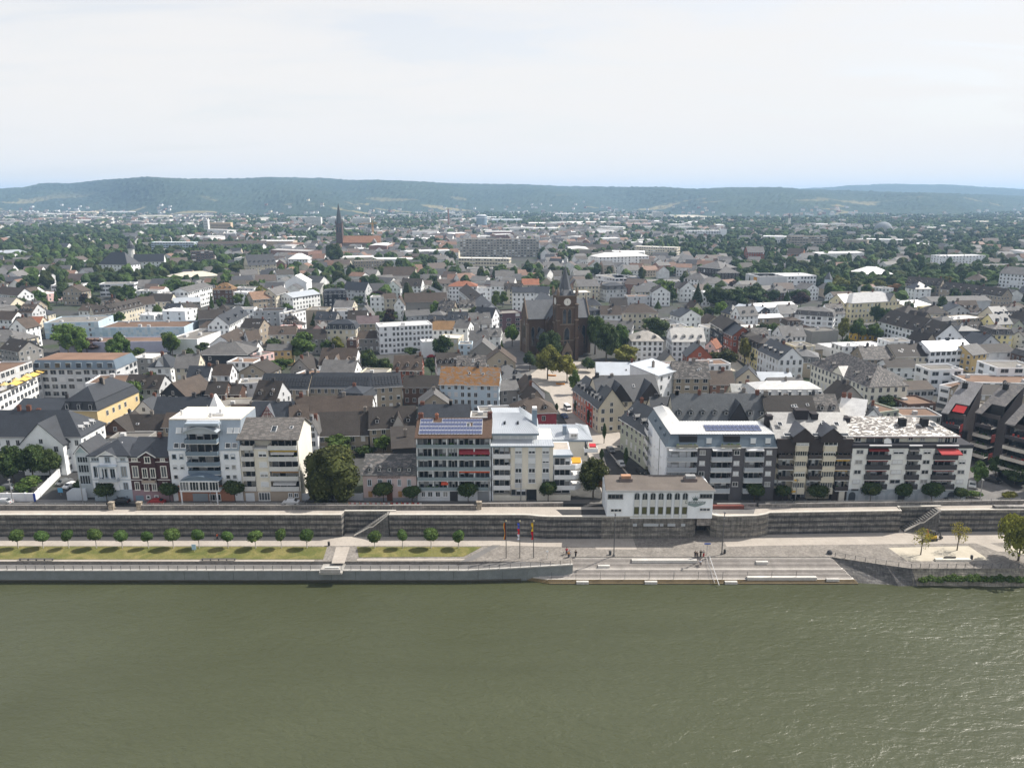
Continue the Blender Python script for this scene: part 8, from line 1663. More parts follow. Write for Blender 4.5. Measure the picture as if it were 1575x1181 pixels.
def build_far(name, V, F, C, mat):
    me = bpy.data.meshes.new(name); me.from_pydata(V, [], F); me.materials.append(mat)
    a = me.color_attributes.new('col', 'FLOAT_COLOR', 'CORNER'); cnt = np.array([len(f) for f in F]); arr = np.repeat(np.array([(c[0], c[1], c[2], 1) for c in C], dtype=np.float32), cnt, axis=0); a.data.foreach_set('color', arr.ravel())
    o = link(name, me); o['kind'] = 'stuff'; return o
# hills at the horizon
def interp(pts, x):
    for (a, b), (c, d_) in zip(pts, pts[1:]):
        if a <= x <= c: t_ = (x-a)/(c-a); return b+(d_-b)*(t_*t_*(3-2*t_))
    return pts[0][1] if x < pts[0][0] else pts[-1][1]
R1 = [(-300, 295), (0, 292), (55, 289), (92, 282), (130, 282), (180, 278), (260, 275), (380, 275), (432, 273), (500, 274), (560, 278), (640, 281), (780, 284), (900, 287), (1000, 289), (1060, 291), (1110, 289), (1180, 289), (1240, 292), (1400, 297), (1600, 303), (1900, 303)]
R2 = [(-300, 303), (900, 303), (1180, 293), (1250, 289), (1300, 285), (1350, 283), (1420, 285), (1500, 289), (1575, 292), (1800, 294)]
def hill(name, ridge, d0, d1, d2, seed, ncol=520, nrow=46):
    rr = np.random.default_rng(seed); V = []; F = []; C = []; cols = np.linspace(-260, 1840, ncol)
    ph = rr.uniform(0, 6.28, 12); 
    for j in range(nrow):
        t_ = j/(nrow-1)
        for px in cols:
            a = (px-CX)/FPX
            dr = d1*(1+.10*sin(px*.006+ph[0])+.05*sin(px*.017+ph[1])); ds = d0*(1+.12*sin(px*.008+ph[2])+.06*sin(px*.021+ph[3]))
            py = interp(ridge, px); zr = CAMZ+dr*tan(math.atan((CY-py)/FPX)-PITCH)
            if t_ < .8:
                s_ = t_/.8; d_ = ds+(dr-ds)*s_; z = zr*(s_*s_*(3-2*s_))**(.8); z += zr*.16*sin(pi*s_)*sin(px*.024+ph[4]+s_*4)*sin(px*.009+ph[5])
            else:
                s_ = (t_-.8)/.2; d_ = dr+(d2-dr)*s_; z = zr*(1-.9*s_)
            z += rr.normal(0, 2.2)*min(1, t_*4)*(1 if .1 < t_ else 0)
            V.append((a*d_*cos(PITCH)*1.03, d_, max(-.5 if j == 0 else .2, z)))
    for j in range(nrow-1):
        for i in range(ncol-1): k = j*ncol+i; F.append((k, k+1, k+ncol+1, k+ncol))
    me = bpy.data.meshes.new(name); me.from_pydata(V, [], F); me.materials.append(HILLM); o = link(name, me); o['kind'] = 'structure'; return V, ncol, nrow
HV1 = hill('hills', R1, 3300, 5200, 6800, 1); hill('hills', R2, 6000, 8200, 9400, 2)
V_, nc, nr = HV1
for i in range(260):
    j = int(rs.triangular(1, 11, 3)); c_ = rs.randrange(nc); px = -260+c_*2100/nc
    if sin(px*.013)+sin(px*.03+1) < -.2 and px < 700: continue
    x, y, z = V_[j*nc+c_]; W_ = rs.uniform(9, 16); k = len(HV); far_house(x+rs.uniform(-8, 8), y, W_, 12, 9, 3, rs.choice((0, .3, -.3)), rs.choice(WC), rs.choice(RC))
    for q in range(k, len(HV)): HV[q] = (HV[q][0], HV[q][1], HV[q][2]+z-2)
build_far('far_houses', HV, HF, HC, FARM)
off = 0; FF = []; CC = []
for q, (f, c_) in zip(TV, TF): FF += (f+off).tolist(); CC += [c_]*len(f); off += len(q)
build_far('far_woods', np.concatenate(TV).tolist(), FF, CC, FARL)
# pale fields
for i, (pts) in enumerate((((1040, 331), (1290, 327), (1288, 333), (1150, 337), (1045, 336)), ((230, 318), (300, 314), (420, 316), (330, 320)), ((300, 322), (400, 319), (440, 322), (340, 324)), ((640, 322), (800, 320), (830, 322), (660, 324)), ((1000, 341), (1045, 340), (1045, 342), (1000, 343)))):
    sheet('field', pxs(pts, 0), .5, SAND)
# the summer haze over the plain
mb = MB(); mb.box(-13500, -950, -11.0, 13500, 14500, 236); hz = setting('haze', mb, [bpy.data.materials.new('haze_air')], kind='stuff'); hm = hz.data.materials[0]; hm.use_nodes = True; t = hm.node_tree; t.nodes.clear(); o_ = N(t, 'ShaderNodeOutputMaterial'); v_ = N(t, 'ShaderNodeVolumePrincipled'); v_.inputs['Color'].default_value = (.45, .68, 1.0, 1); v_.inputs['Density'].default_value = HAZE if 'HAZE' in globals() else 1.0e-4; v_.inputs['Anisotropy'].default_value = .1; t.links.new(v_.outputs[0], o_.inputs['Volume'])
# ------------------------------------------------------------ small things: cars, lamps, rails, flags, people
def car_proto(kind):
    L, W_, H_ = (4.3, 1.78, 1.48) if kind != 'van' else (4.9, 1.95, 2.0); mb = MB()
    prof = [(-L/2, .35), (-L/2, .75), (-L*.36, .93), (-L*.22, H_-.03), (L*.2, H_), (L*.38, .98), (L/2-.05, .9), (L/2, .35)] if kind == 'car' else [(-L/2, .35), (-L/2, .9), (-L*.36, 1.1), (-L*.26, H_-.05), (L*.46, H_), (L/2, 1.2), (L/2, .35)]
    n = len(prof)
    def ring(y, inset): return [(x*(1-inset*.05), y, z if z < 1 else z-(.0)) for x, z in prof]
    ys = [(-W_/2, 0), (-W_/2+.22, 0)]
    A = [(x, -W_/2 if z < 1.0 else -W_/2+.2, z) for x, z in prof]; B = [(x, -y, z) for x, y, z in A]
    mb.poly(A); mb.poly(B[::-1])
    for i in range(n): j = (i+1) % n; mb.poly([A[j], A[i], B[i], B[j]])
    body = mb.mesh('body', [PAINT]); g = MB()
    for s_ in (-1, 1):
        q = [p for p in A if p[2] > .9]; xs = sorted(p[0] for p in q)
        y = lambda z: s_*(W_/2-.2*(min(1, max(0, (z-.9)/.2)))+.015)
        z0, z1 = .98, H_-.12; a0, a1 = (-L*.33, L*.34) if kind == 'car' else (-L*.34, L*.44); b0, b1 = (-L*.21, L*.19) if kind == 'car' else (-L*.25, L*.43)
        g.poly([(a0, s_*(W_/2-.02), z0), (a1, s_*(W_/2-.02), z0), (b1, s_*(W_/2-.19), z1), (b0, s_*(W_/2-.19), z1)])
    k = .82
    for (xa, za), (xb, zb) in (((prof[2][0], prof[2][1]), (prof[3][0], prof[3][1])), ((prof[5][0], prof[5][1]), (prof[4][0], prof[4][1]))):
        o = -.02 if xa < xb else .02; P = lambda t_: (xa+(xb-xa)*t_+o, za+(zb-za)*t_+.02)
        (x0, z0), (x1, z1) = P(.08), P(.9); g.poly([(x0, -W_/2*k, z0), (x0, W_/2*k, z0), (x1, W_/2*k*.93, z1), (x1, -W_/2*k*.93, z1)])
    glass = g.mesh('window', [GLASS]); w_ = MB(); nn = 10
    for s_ in (-1, 1): w_.poly([(.31*cos(2*pi*i/nn), s_*.09, .31*sin(2*pi*i/nn)) for i in range(nn)])
    for i in range(nn): a, b = 2*pi*i/nn, 2*pi*(i+1)/nn; w_.poly([(.31*cos(a), -.09, .31*sin(a)), (.31*cos(b), -.09, .31*sin(b)), (.31*cos(b), .09, .31*sin(b)), (.31*cos(a), .09, .31*sin(a))])
    wheel = w_.mesh('wheel', [PAINT]); lamp = MB().box(-.03, -.18, -.07, .03, .18, .07).mesh('headlight', [PAINT])
    return L, W_, body, glass, wheel, lamp
CP = {'car': car_proto('car'), 'van': car_proto('van')}
def car(label, px, py, head, col, kind='car', z=.03, pos=None, group='cars in the streets'):
    p = Vector(pos) if pos else at(px, py, z); L, W_, body, glass, wheel, lamp = CP[kind]
    t_ = thing('parked_car', label, 'car', (p.x, p.y, z), rad(head), group); link('body', body, t_, col); link('window', glass, t_)
    for x in (-L*.3, L*.3):
        for y in (-W_/2+.06, W_/2-.06): link('wheel', wheel, t_, (.02, .02, .02), (x, y, .31))
    for y in (-.58, .58): link('headlight', lamp, t_, (.65, .65, .62), (-L/2, y, .68)); link('tail_light', lamp, t_, (.35, .02, .02), (L/2, y, .75))
    return t_
WH, BKC, GRY, SLV, RED, BLUC = (.7, .7, .7), (.02, .02, .022), (.12, .125, .13), (.42, .43, .44), (.3, .02, .02), (.03, .06, .15)
for a in ((('white car parked before the cream apartments with yellow awnings'), 448, 775.5, 0, WH), ('black car parked right of the white car on the river street', 482, 775, 0, BKC), ('red car parked before the brown brick villa', 241, 775, 0, RED), ('black car parked before the white villa', 186, 774, 0, BKC), ('silver car at the left edge of the river street', 6, 775, 0, SLV), ('pale car turning beside the hedge of the white villa', 110, 749, 70, WH), ('dark car behind the white garden wall', 12, 752, 0, GRY),
          ('dark car driving on the church street', 939, 694, 100, GRY), ('silver car parked on the church street', 955, 716, 100, SLV), ('black car parked behind the white restaurant', 985, 727, 95, BKC), ('black car in the right side street', 1526, 741, 125, BKC), ('silver car beside the shrub right of the flecked roof apartments', 1495, 748, 60, SLV), ('red car on the yard below the office block', 663, 550, 10, RED),
          ('black car before the red row house', 893, 640, 105, BKC), ('white van before the salmon row house', 873, 630, 105, WH, 'van'), ('dark blue car before the deep red house', 868, 642, 105, BLUC), ('black car below the cream corner house', 915, 655, 100, BKC), ('grey car left of the church', 770, 545, 60, GRY), ('dark car before the black and cream apartments', 1232, 774, 0, BKC), ('dark car before the flecked roof apartments', 1462, 773.5, 3, GRY), ('grey car at the far left bend of the side street', 100, 744, 60, GRY)): car(*a)
CN = ['white car', 'black car', 'silver car', 'dark blue car', 'dark grey car']
for i in range(14):
    cc = i % 5; x, y = at(30+(i % 7)*6+rs.uniform(-1, 1), 458+(i//7)*5, 0)[:2]; car('%s parked on the left car park, %s of the %s row' % (CN[cc], ORD[i % 7], 'upper' if i < 7 else 'lower'), 0, 0, 80+rs.uniform(-6, 6), (WH, BKC, SLV, BLUC, GRY)[cc], pos=(x, y, .02), z=.03, group='cars on the left car park')
def pole_lamp(label, px, py, z, h, col=(.10, .10, .105), arm=True):
    p = at(px, py, z); t_ = thing('lamp_post', label, 'lamp post', (p.x, p.y, z)); part('pole', MB().cyl(0, 0, 0, h, .13, 8, r2=.09), METAL, t_, col); part('base', MB().cyl(0, 0, 0, .35, .26, 8), METAL, t_, col)
    part('lamp_head', MB().box(-.16, -.4, h-.1, .16, .3, h+.12), METAL, t_, col)
    if arm: part('spotlight', MB().box(-.14, -.32, h-1.6, .14, -.1, h-1.2), METAL, t_, (.2, .2, .2))
pole_lamp('tall grey lamp post on the stairs below the left end of the restaurant', 944, 855, ZP, 10.6); pole_lamp('tall grey lamp post at the head of the stairs right of the dark passage', 1110, 852.5, ZP, 10.6)
for i, (px, lab) in enumerate(((325, 'cream apartments with yellow awnings'), (752, 'cream corner apartments'), (801, 'cream corner apartments, right'), (1223, 'black and cream apartments'), (20, 'white garden wall'), (128, 'white villa terrace'), (1506, 'corner of the right side street'))):
    pole_lamp('thin street lamp on the river street before the '+lab, px, 774, .03, 6.5, (.3, .3, .3), False)
def flag(label, px, py, cols, horiz):
    p = at(px, py, ZP); t_ = thing('flagpole', label, 'flagpole', (p.x, p.y, ZP)); part('pole', MB().cyl(0, 0, 0, 9.2, .11, 8, r2=.07), METAL, t_, (.12, .115, .11)); part('finial', MB().cyl(0, 0, 9.2, 9.5, .16, 6), METAL, t_, (.5, .45, .3))
    f_ = None
    for k, c in enumerate(cols):
        mb = MB(); n = 8; m = len(cols)
        for i in range(n):
            z0, z1 = 8.9-4.2*i/n, 8.9-4.2*(i+1)/n; w0, w1 = .4+.15*sin(i*.9), .4+.15*sin((i+1)*.9); y0, y1 = .16*sin(i*1.3), .16*sin((i+1)*1.3)
            a, b = k/m, (k+1)/m
            if horiz:
                za, zb = 8.9-4.2*(k/m+i/n/m), 8.9-4.2*(k/m+(i+1)/n/m); mb.poly([(-.1, y0, za), (-.1-w0, y0+.1, za), (-.1-w1, y1+.1, zb), (-.1, y1, zb)])
            else: mb.poly([(-.1-w0*a, y0+.3*a, z0), (-.1-w0*b, y0+.3*b, z0), (-.1-w1*b, y1+.3*b, z1), (-.1-w1*a, y1+.3*a, z1)])
        part('flag_stripe', mb, CLOTH, t_, c)
flag('flagpole with a black, red and gold flag, left of three', 778.5, 858, ((.015, .015, .015), (.4, .02, .02), (.6, .36, .03)), False)
flag('flagpole with a white, blue and red flag, middle of three', 799.5, 858, ((.05, .08, .4), (.5, .03, .04), (.6, .6, .65)), True)
flag('flagpole with a red and yellow flag, right of three', 820.5, 858, ((.6, .38, .03), (.45, .02, .03)), True)
def railing(label, pts, h=1.05, step=2.15, col=(.12, .12, .125)):
    t_ = thing('railing', label, 'railing', pts[0]); o = Vector(pts[0]); me = cached(('rp', h), lambda: MB().box(-.045, -.04, 0, .045, .04, h).mesh('post', [METAL])); mb = MB()
    for a, b in zip(pts, pts[1:]):
        A, B = Vector(a)-o, Vector(b)-o; L = (B-A).length; n = max(1, int(L/step))
        for i in range(n+(b == pts[-1])): p = A.lerp(B, i/n); link('post', me, t_, col, tuple(p))
        for zz, r_ in ((h, .035), (h*.66, .018), (h*.33, .018)): mb.bar(A+Vector((0, 0, zz)), B+Vector((0, 0, zz)), r_)
    part('rail', mb, METAL, t_, col)
railing('long dark railing along the quay path above the river wall', [(-150, YQ+.1, ZL+.1), (-46, YQ+.1, ZL+.1)]); railing('dark quay railing right of the small viewing platform', [(-39, YQ+.1, ZL+.1), (-10, YQ+.1, ZL+.1), (2, 157.8, ZL+.4), (13.4, 158.5, ZP+.08)])
railing('railing along the sloping stone wall right of the stairs', [(76, 162.5, ZP), (86, 158.4, ZP), (91, 156.85, ZP), (140, 156.85, ZP)], step=2.0)
railing('thin railing on the street wall at left', [(-150, 176.45, 2.1), (-102, 176.45, 2.1)], .5, 2.5, (.3, .3, .3)); railing('thin railing on the street wall left of the chestnut', [(-92.5, 176.45, 2.1), (-31, 176.45, 2.1)], .5, 2.5, (.3, .3, .3)); railing('thin railing on the street wall at right', [(64, 177.7, 1.9), (130, 180.1, 1.9)], .5, 2.5, (.3, .3, .3))
p = at(514, 869, ZL); t_ = thing('viewing_platform', 'small pale concrete viewing platform jutting over the quay at the cross path', 'platform', (p.x, YQ, ZL)); part('slab', MB().box(-2.6, -1.4, -.3, 2.6, 3, .12), CONC, t_, (.33, .315, .29)); part('parapet', MB().box(-2.3, -1.3, .13, 2.3, -1.05, .9), CONC, t_, (.38, .36, .34)); part('bench', MB().box(-1.6, .2, .13, 1.6, .7, .6), CONC, t_, (.5, .5, .48))
# planks benches on the lawn edge
for px, w_, lab in ((57, 9, 'low dark bench strip along the front edge of the lawn, at left'), (337, 9, 'low dark bench strip along the front edge of the lawn, in the middle'), ):
    p = at(px, 861, ZP); t_ = thing('bench', lab, 'bench', (p.x, 160.5, ZP), 0, 'benches on the lawn edge'); part('seat', MB().box(-w_/2*.9, -.2, .38, w_/2*.9, .25, .46), PAINT, t_, (.06, .06, .065)); 
    for i in range(5): u = (-.42+.21*i)*w_; part('leg', MB().box(u-.06, -.18, 0, u+.06, .22, .38), PAINT, t_, (.08, .08, .08))
def bin_(label, px, py, z=ZP): p = at(px, py, z); t_ = thing('litter_bin', label, 'litter bin', (p.x, p.y, z), 0, 'dark litter bins'); part('body', MB().cyl(0, 0, .1, .95, .3, 10), PAINT, t_, (.035, .035, .04)); part('lid', MB().cyl(0, 0, .95, 1.08, .33, 10, r2=.2), PAINT, t_, (.05, .05, .05)); part('foot', MB().cyl(0, 0, 0, .1, .2, 8), PAINT, t_, (.05, .05, .05))
bin_('dark litter bin left of the left lamp post on the stairs', 938.5, 853); bin_('dark litter bin right of the right lamp post on the stairs', 1114.5, 851); bin_('dark litter bin beside the cross path at the left lawn', 506, 839); bin_('brown litter bin at the end of the sand bed bench', 1494, 860)
p = at(1276, 851.5, ZP); mb = MB()
for j in range(4):
    for i in range(10): mb.poly([(.65*cos(pi/2*(b-.6)/4*1.0)*cos(2*pi*a/10), .65*cos(pi/2*(b-.6)/4)*sin(2*pi*a/10), .3+.65*sin(pi/2*(b-.6)/4*1.0)) for a, b in ((i, j), (i+1, j), (i+1, j+1), (i, j+1))])
mb.cyl(0, 0, 0, .3, .5, 10); tag(part('stone_ball', mb, CONC, None, (.06, .06, .065), (p.x, p.y, ZP)), 'dark stone ball at the right head of the stairs', 'stone ball')
def bench(label, px, py, L, z=ZP): 
    p = at(px, py, z); t_ = thing('bench', label, 'bench', (p.x, p.y, z)); part('seat', MB().box(0, -.4, .0, L, .5, .48), CONC, t_, (.6, .57, .5))
    part('backrest', MB().box(L*.25, .2, .5, L*.6, .28, .95), PAINT, t_, (.1, .09, .08)); part('foot', MB().box(.15, -.3, -.06, L-.15, .4, .0), CONC, t_, (.1, .1, .1))
bench('long pale stone bench with a dark backrest in the sand bed', 1438, 862, 8.2)
def board(label, px, py, z, w_, h, col, leg=1.0): p = at(px, py, z); t_ = thing('sign', label, 'sign', (p.x, p.y, z)); part('pole', MB().cyl(0, 0, 0, leg+h, .05, 6), METAL, t_, (.4, .4, .4)); part('panel', MB().box(-w_/2, -.1, leg, w_/2, -.03, leg+h), PAINT, t_, col); return t_
board('blue and white information board on the left lawn', 299, 848, ZP+.07, 1.0, 1.4, (.35, .5, .62), .5); board('blue and white notice board in the left side street', 94, 762, .03, 1.3, 1.3, (.12, .35, .55), .9)
board('white narrow sign on the paved square right of the flags', 841.5, 859, ZP, .5, .35, (.7, .7, .7), 1.7); board('white narrow poster column at the foot of the restaurant wall', 1006, 823, ZP, .8, 2.3, (.7, .72, .74), .2); board('white parking sign before the white garden wall', 20, 764, .03, .7, .7, (.6, .65, .7), 2.2)
p = at(1087, 853, ZP); t_ = thing('signpost', 'slim post with a wide blue river sign at the head of the stairs', 'sign', (p.x, p.y, ZP)); part('pole', MB().cyl(0, 0, 0, 3.0, .06, 6), METAL, t_, (.35, .36, .38)); part('panel', MB().box(-.75, -.1, 2.7, .75, -.03, 3.05), PAINT, t_, (.02, .08, .33))
p0 = at(1091, 856, ZP); p1 = at(1106, 903, ZW); t_ = thing('gauge_rail', 'thin steel gauge rail running down the stairs into the water', 'rail', (p0.x, p0.y, ZP)); part('rail', MB().bar((0, 0, .25), (p1.x-p0.x, p1.y-p0.y, ZW-ZP+.5), .07), METAL, t_, (.45, .46, .47)); part('rail', MB().bar((-.8, 0, .25), (p1.x-p0.x-.8, p1.y-p0.y+.8, ZW-ZP+.6), .05), METAL, t_, (.3, .3, .3))
# white garden wall at the left street corner
a, b, c = at(-30, 771, 0), at(55, 771, 0), at(98, 727, 0)
def gwall(label, p, q, h, n):
    L = (q-p).length; t_ = thing('garden_wall', label, 'wall', tuple(p), atan2(q.y-p.y, q.x-p.x)); part('wall_face', MB().box(0, 0, 0, L, .3, h), PLASTER, t_, (.72, .73, .74)); part('coping', MB().box(-.02, -.06, h, L+.02, .36, h+.12), CONC, t_, (.6, .6, .6))
    for i in range(n): u = L*(i+.5)/n; part('pier', MB().box(u-.2, -.1, 0, u+.2, .4, h+.25), PLASTER, t_, (.68, .69, .72))
    return t_
gwall('white garden wall along the river street at the left edge', a, b-Vector((.2, 0, 0)), 2.1, 3); g_ = gwall('white garden wall running up the left side street with a blue end', b, c, 2.1, 3); part('end_post', MB().box(-.15, -.08, 0, .15, .38, 2.2), PAINT, g_, (.03, .06, .3))
# low white garden walls before the chestnut
t_ = thing('garden_wall', 'low pale panel wall along the street under the huge chestnut', 'wall', (onY(462, 760, 184.3)[0], 184.3, 0))
for i in range(4): part('wall_panel', MB().box(i*4.1, 0, 0, i*4.1+3.7, .25, 1.9), PLASTER, t_, (.5, .52, .55)); part('pier', MB().box(i*4.1+3.7, -.05, 0, i*4.1+4.1, .3, 2.1), PLASTER, t_, (.45, .46, .48))
# barrier fence on the street with red and white boards
t_ = thing('barrier_fence', 'red and white construction barriers along the river street before the pink inn', 'barrier', (onY(537, 776, 180.5)[0], 180.5, .03))
for i in range(7):
    for k in range(4): part('board', MB().box(i*2.7+k*.6, 0, .55, i*2.7+k*.6+.58, .06, .95), PAINT, t_, (.55, .55, .55) if k % 2 else (.4, .05, .05))
    part('post', MB().box(i*2.7-.1, -.05, 0, i*2.7, .1, 1.1), PAINT, t_, (.6, .25, .02))
# people: one skin per body, clothes over it
def person(label, px, py, z, pose, shirt, trouser, hair=(.04, .03, .02), face=0.0, pos=None, sk=(.45, .3, .22)):
    p = Vector(pos) if pos else at(px, py, z); t_ = thing('person', label, 'person', (p.x, p.y, z), face)
    hip = .92 if pose != 'sit' else .48; st_ = .2 if pose == 'walk' else .02
    if pose == 'sit':
        J = [((0, 0, .5), .13), ((0, .02, .75), .14), ((0, .03, 1.0), .13), ((0, .02, 1.12), .06), ((0, 0, 1.27), .105), ((-.1, -.02, .5), .09), ((-.13, -.42, .5), .075), ((-.13, -.45, .06), .05), ((.1, -.02, .5), .09), ((.13, -.42, .5), .075), ((.13, -.45, .06), .05), ((-.2, .02, .98), .06), ((-.25, -.08, .72), .045), ((-.17, -.3, .6), .035), ((.2, .02, .98), .06), ((.25, -.08, .72), .045), ((.17, -.3, .6), .035)]
    else:
        J = [((0, 0, .95), .13), ((0, 0, 1.15), .125), ((0, 0, 1.38), .14), ((0, 0, 1.5), .06), ((0, -.02, 1.65), .105), ((-.09, 0, .9), .095), ((-.1, -st_*.6, .5), .07), ((-.1, -st_*1.2+.05, .06), .05), ((.09, 0, .9), .095), ((.1, st_*.7-.03, .5), .07), ((.1, st_*1.6, .08), .05), ((-.2, 0, 1.38), .06), ((-.25, .08, 1.12), .045), ((-.24, -.02, .88), .035), ((.2, 0, 1.38), .06), ((.25, -.08, 1.12), .045), ((.24, -.16, .9), .035)]
    E = [(0, 1), (1, 2), (2, 3), (3, 4), (0, 5), (5, 6), (6, 7), (0, 8), (8, 9), (9, 10), (2, 11), (11, 12), (12, 13), (2, 14), (14, 15), (15, 16)]
    def tubes(name, ed, k, add, mat, col):
        mb = MB()
        for a, b in ed: mb.bar(J[a][0], J[b][0], max(J[a][1], J[b][1])*k+add, 8)
        return part(name, mb, mat, t_, col)
    import bmesh as _b
    me = bpy.data.meshes.new('body'); bm = _b.new(); sl_ = bm.verts.layers.skin.verify(); vs = [bm.verts.new(j[0]) for j in J]; [bm.edges.new((vs[a], vs[b])) for a, b in E]
    for v, j in zip(vs, J): v[sl_].radius = (j[1], j[1])
    vs[0][sl_].use_root = True; bm.to_mesh(me); bm.free(); me.materials.append(CLOTH); o = link('body', me, t_, sk); o.modifiers.new('skin', 'SKIN'); s2 = o.modifiers.new('smooth', 'SUBSURF'); s2.levels = 1; s2.render_levels = 1
    tubes('shirt', [(0, 1), (1, 2), (11, 12), (14, 15), (11, 14)], 1.12, .02, CLOTH, shirt); tubes('trousers', [(5, 6), (6, 7), (8, 9), (9, 10), (5, 8)], 1.12, .015, CLOTH, trouser)
    h = J[4][0]; mb = MB(); mb.cyl(h[0], h[1]+.03, h[2]-.02, h[2]+.125, .115, 8, r2=.05); part('hair', mb, CLOTH, t_, hair); return t_
def on_step(px, py):
    p = at(px, py, ZP-1); k = min(LV, key=lambda l: abs((l[1]+162.3)-p.y)); return (p.x, k[1]+162.3+.1, ZP+k[2])
person('person in a red top standing by a bicycle near the quay corner', 871.5, 852, ZP, 'stand', (.45, .03, .06), (.1, .1, .12)); person('person in pale clothes crouched low at the corner of the quay railing', 876.5, 856, ZP, 'walk', (.4, .42, .45), (.3, .3, .32)); person('person in an orange top leaning at the end of the quay railing', 874.5, 857.5, ZP, 'stand', (.45, .2, .06), (.06, .06, .07)); person('person in black walking right of the quay corner', 885.5, 856, ZP, 'walk', (.02, .02, .022), (.02, .02, .025))
person('person in pale blue walking along the foot of the restaurant wall', 968.5, 824, ZP, 'walk', (.35, .42, .5), (.12, .14, .2), face=1.5); person('person in dark clothes beside the one in pale blue at the wall', 964, 824.5, ZP, 'stand', (.04, .05, .04), (.05, .05, .06))
person('person in black standing at the head of the stairs left of the signpost', 1077.5, 856, ZP, 'stand', (.02, .02, .022), (.02, .02, .022)); person('person in black leaning forward at the head of the stairs', 1069, 857, ZP, 'walk', (.03, .03, .03), (.04, .04, .05)); q = on_step(1071, 861); person('person in dark clothes sitting on the upper steps', 0, 0, q[2], 'sit', (.03, .03, .035), (.05, .05, .06), pos=q); q = on_step(1077, 868); person('person in white sitting at the end of the long upper bench', 0, 0, q[2], 'sit', (.55, .56, .6), (.1, .08, .08), pos=q); person('person in red trousers near the signpost', 1082, 856, ZP, 'stand', (.3, .28, .26), (.35, .03, .03))
person('person in an orange shirt cycling on the promenade path', 334.5, 829.5, ZP, 'walk', (.5, .09, .03), (.03, .03, .04), face=1.57)
def bicycle(label, px, py, rz):
    p = at(px, py, ZP); t_ = thing('bicycle', label, 'bicycle', (p.x, p.y, ZP), rz)
    for x in (-.52, .52):
        mb = MB(); n = 14
        for i in range(n): a, b = 2*pi*i/n, 2*pi*(i+1)/n; mb.bar((x+.34*cos(a), 0, .36+.34*sin(a)), (x+.34*cos(b), 0, .36+.34*sin(b)), .03)
        part('wheel', mb, PAINT, t_, (.03, .03, .03))
    mb = MB(); [mb.bar(a, b, .025) for a, b in (((-.52, 0, .36), (-.15, 0, .8)), ((-.15, 0, .8), (.4, 0, .85)), ((.52, 0, .36), (.38, 0, 1.0)), ((0, 0, .33), (-.18, 0, .9)), ((0, 0, .33), (.4, 0, .8)), ((-.52, 0, .36), (0, 0, .33)))]; part('frame', mb, PAINT, t_, (.1, .1, .12)); part('saddle', MB().box(-.3, -.07, .9, -.05, .07, .96), PAINT, t_, (.03, .03, .03)); part('handlebar', MB().bar((.36, -.28, 1.02), (.36, .28, 1.02), .025), PAINT, t_, (.1, .1, .1))
bicycle('bicycle under the cyclist in the orange shirt', 334.5, 830, 0); bicycle('bicycle leaning near the person in the red top', 868, 854, .2)
# small yellow excavator
p = at(1432, 830, ZP); t_ = thing('mini_digger', 'small yellow tracked digger on the promenade behind the young willows', 'digger', (p.x, p.y, ZP), .2); YL = (.55, .36, .03)
for y in (-.75, .75): part('track', MB().prism([(-1.1, y-.2), (1.1, y-.2), (1.1, y+.2), (-1.1, y+.2)], .05, .6), PAINT, t_, (.02, .02, .02))
part('chassis', MB().box(-1.2, -.75, .6, 1.0, .75, 1.25), PAINT, t_, YL); part('cab', MB().box(-.3, -.55, 1.25, .7, .55, 2.3), GLASS, t_); part('cab_roof', MB().box(-.4, -.6, 2.3, .8, .6, 2.4), PAINT, t_, (.05, .05, .05)); mb = MB(); mb.bar((1.0, 0, 1.0), (2.2, 0, 1.9), .14); mb.bar((2.2, 0, 1.9), (2.7, 0, .7), .12); part('boom', mb, PAINT, t_, (.05, .05, .05)); part('bucket', MB().box(2.4, -.4, .2, 3.0, .4, .7), PAINT, t_, (.04, .04, .04)); part('exhaust', MB().bar((-.9, 0, 1.25), (-1.4, 0, 3.0), .12), PAINT, t_, (.5, .08, .04))
for px, py, lab in ((848, 579, 'curved orange seat on the plaza under the plane tree'), (861, 592, 'curved orange seat on the plaza nearer the street')):
    p = at(px, py, 0); mb = MB(); [mb.box(.5*i-1.8, .06*i*i*.4, .0, .5*i-1.32, .06*i*i*.4+.7, .55) for i in range(7)]; tag(part('plaza_seat', mb, PAINT, None, (.5, .2, .02), (p.x, p.y, .05), -.5), lab, 'seat')
for px, py, c, lab in ((1554, 447, (.5, .1, .1), 'red and white banner pole by the right edge apartments'), (1567, 444, (.6, .25, .03), 'orange banner pole by the right edge apartments')):
    p = at(px, py, 0); t_ = thing('banner_pole', lab, 'banner', (p.x, p.y, 0)); part('pole', MB().cyl(0, 0, 0, 9, .12, 6), METAL, t_, (.6, .6, .6)); part('banner', MB().box(-1.6, -.05, 2, -.15, .05, 9), CLOTH, t_, c)
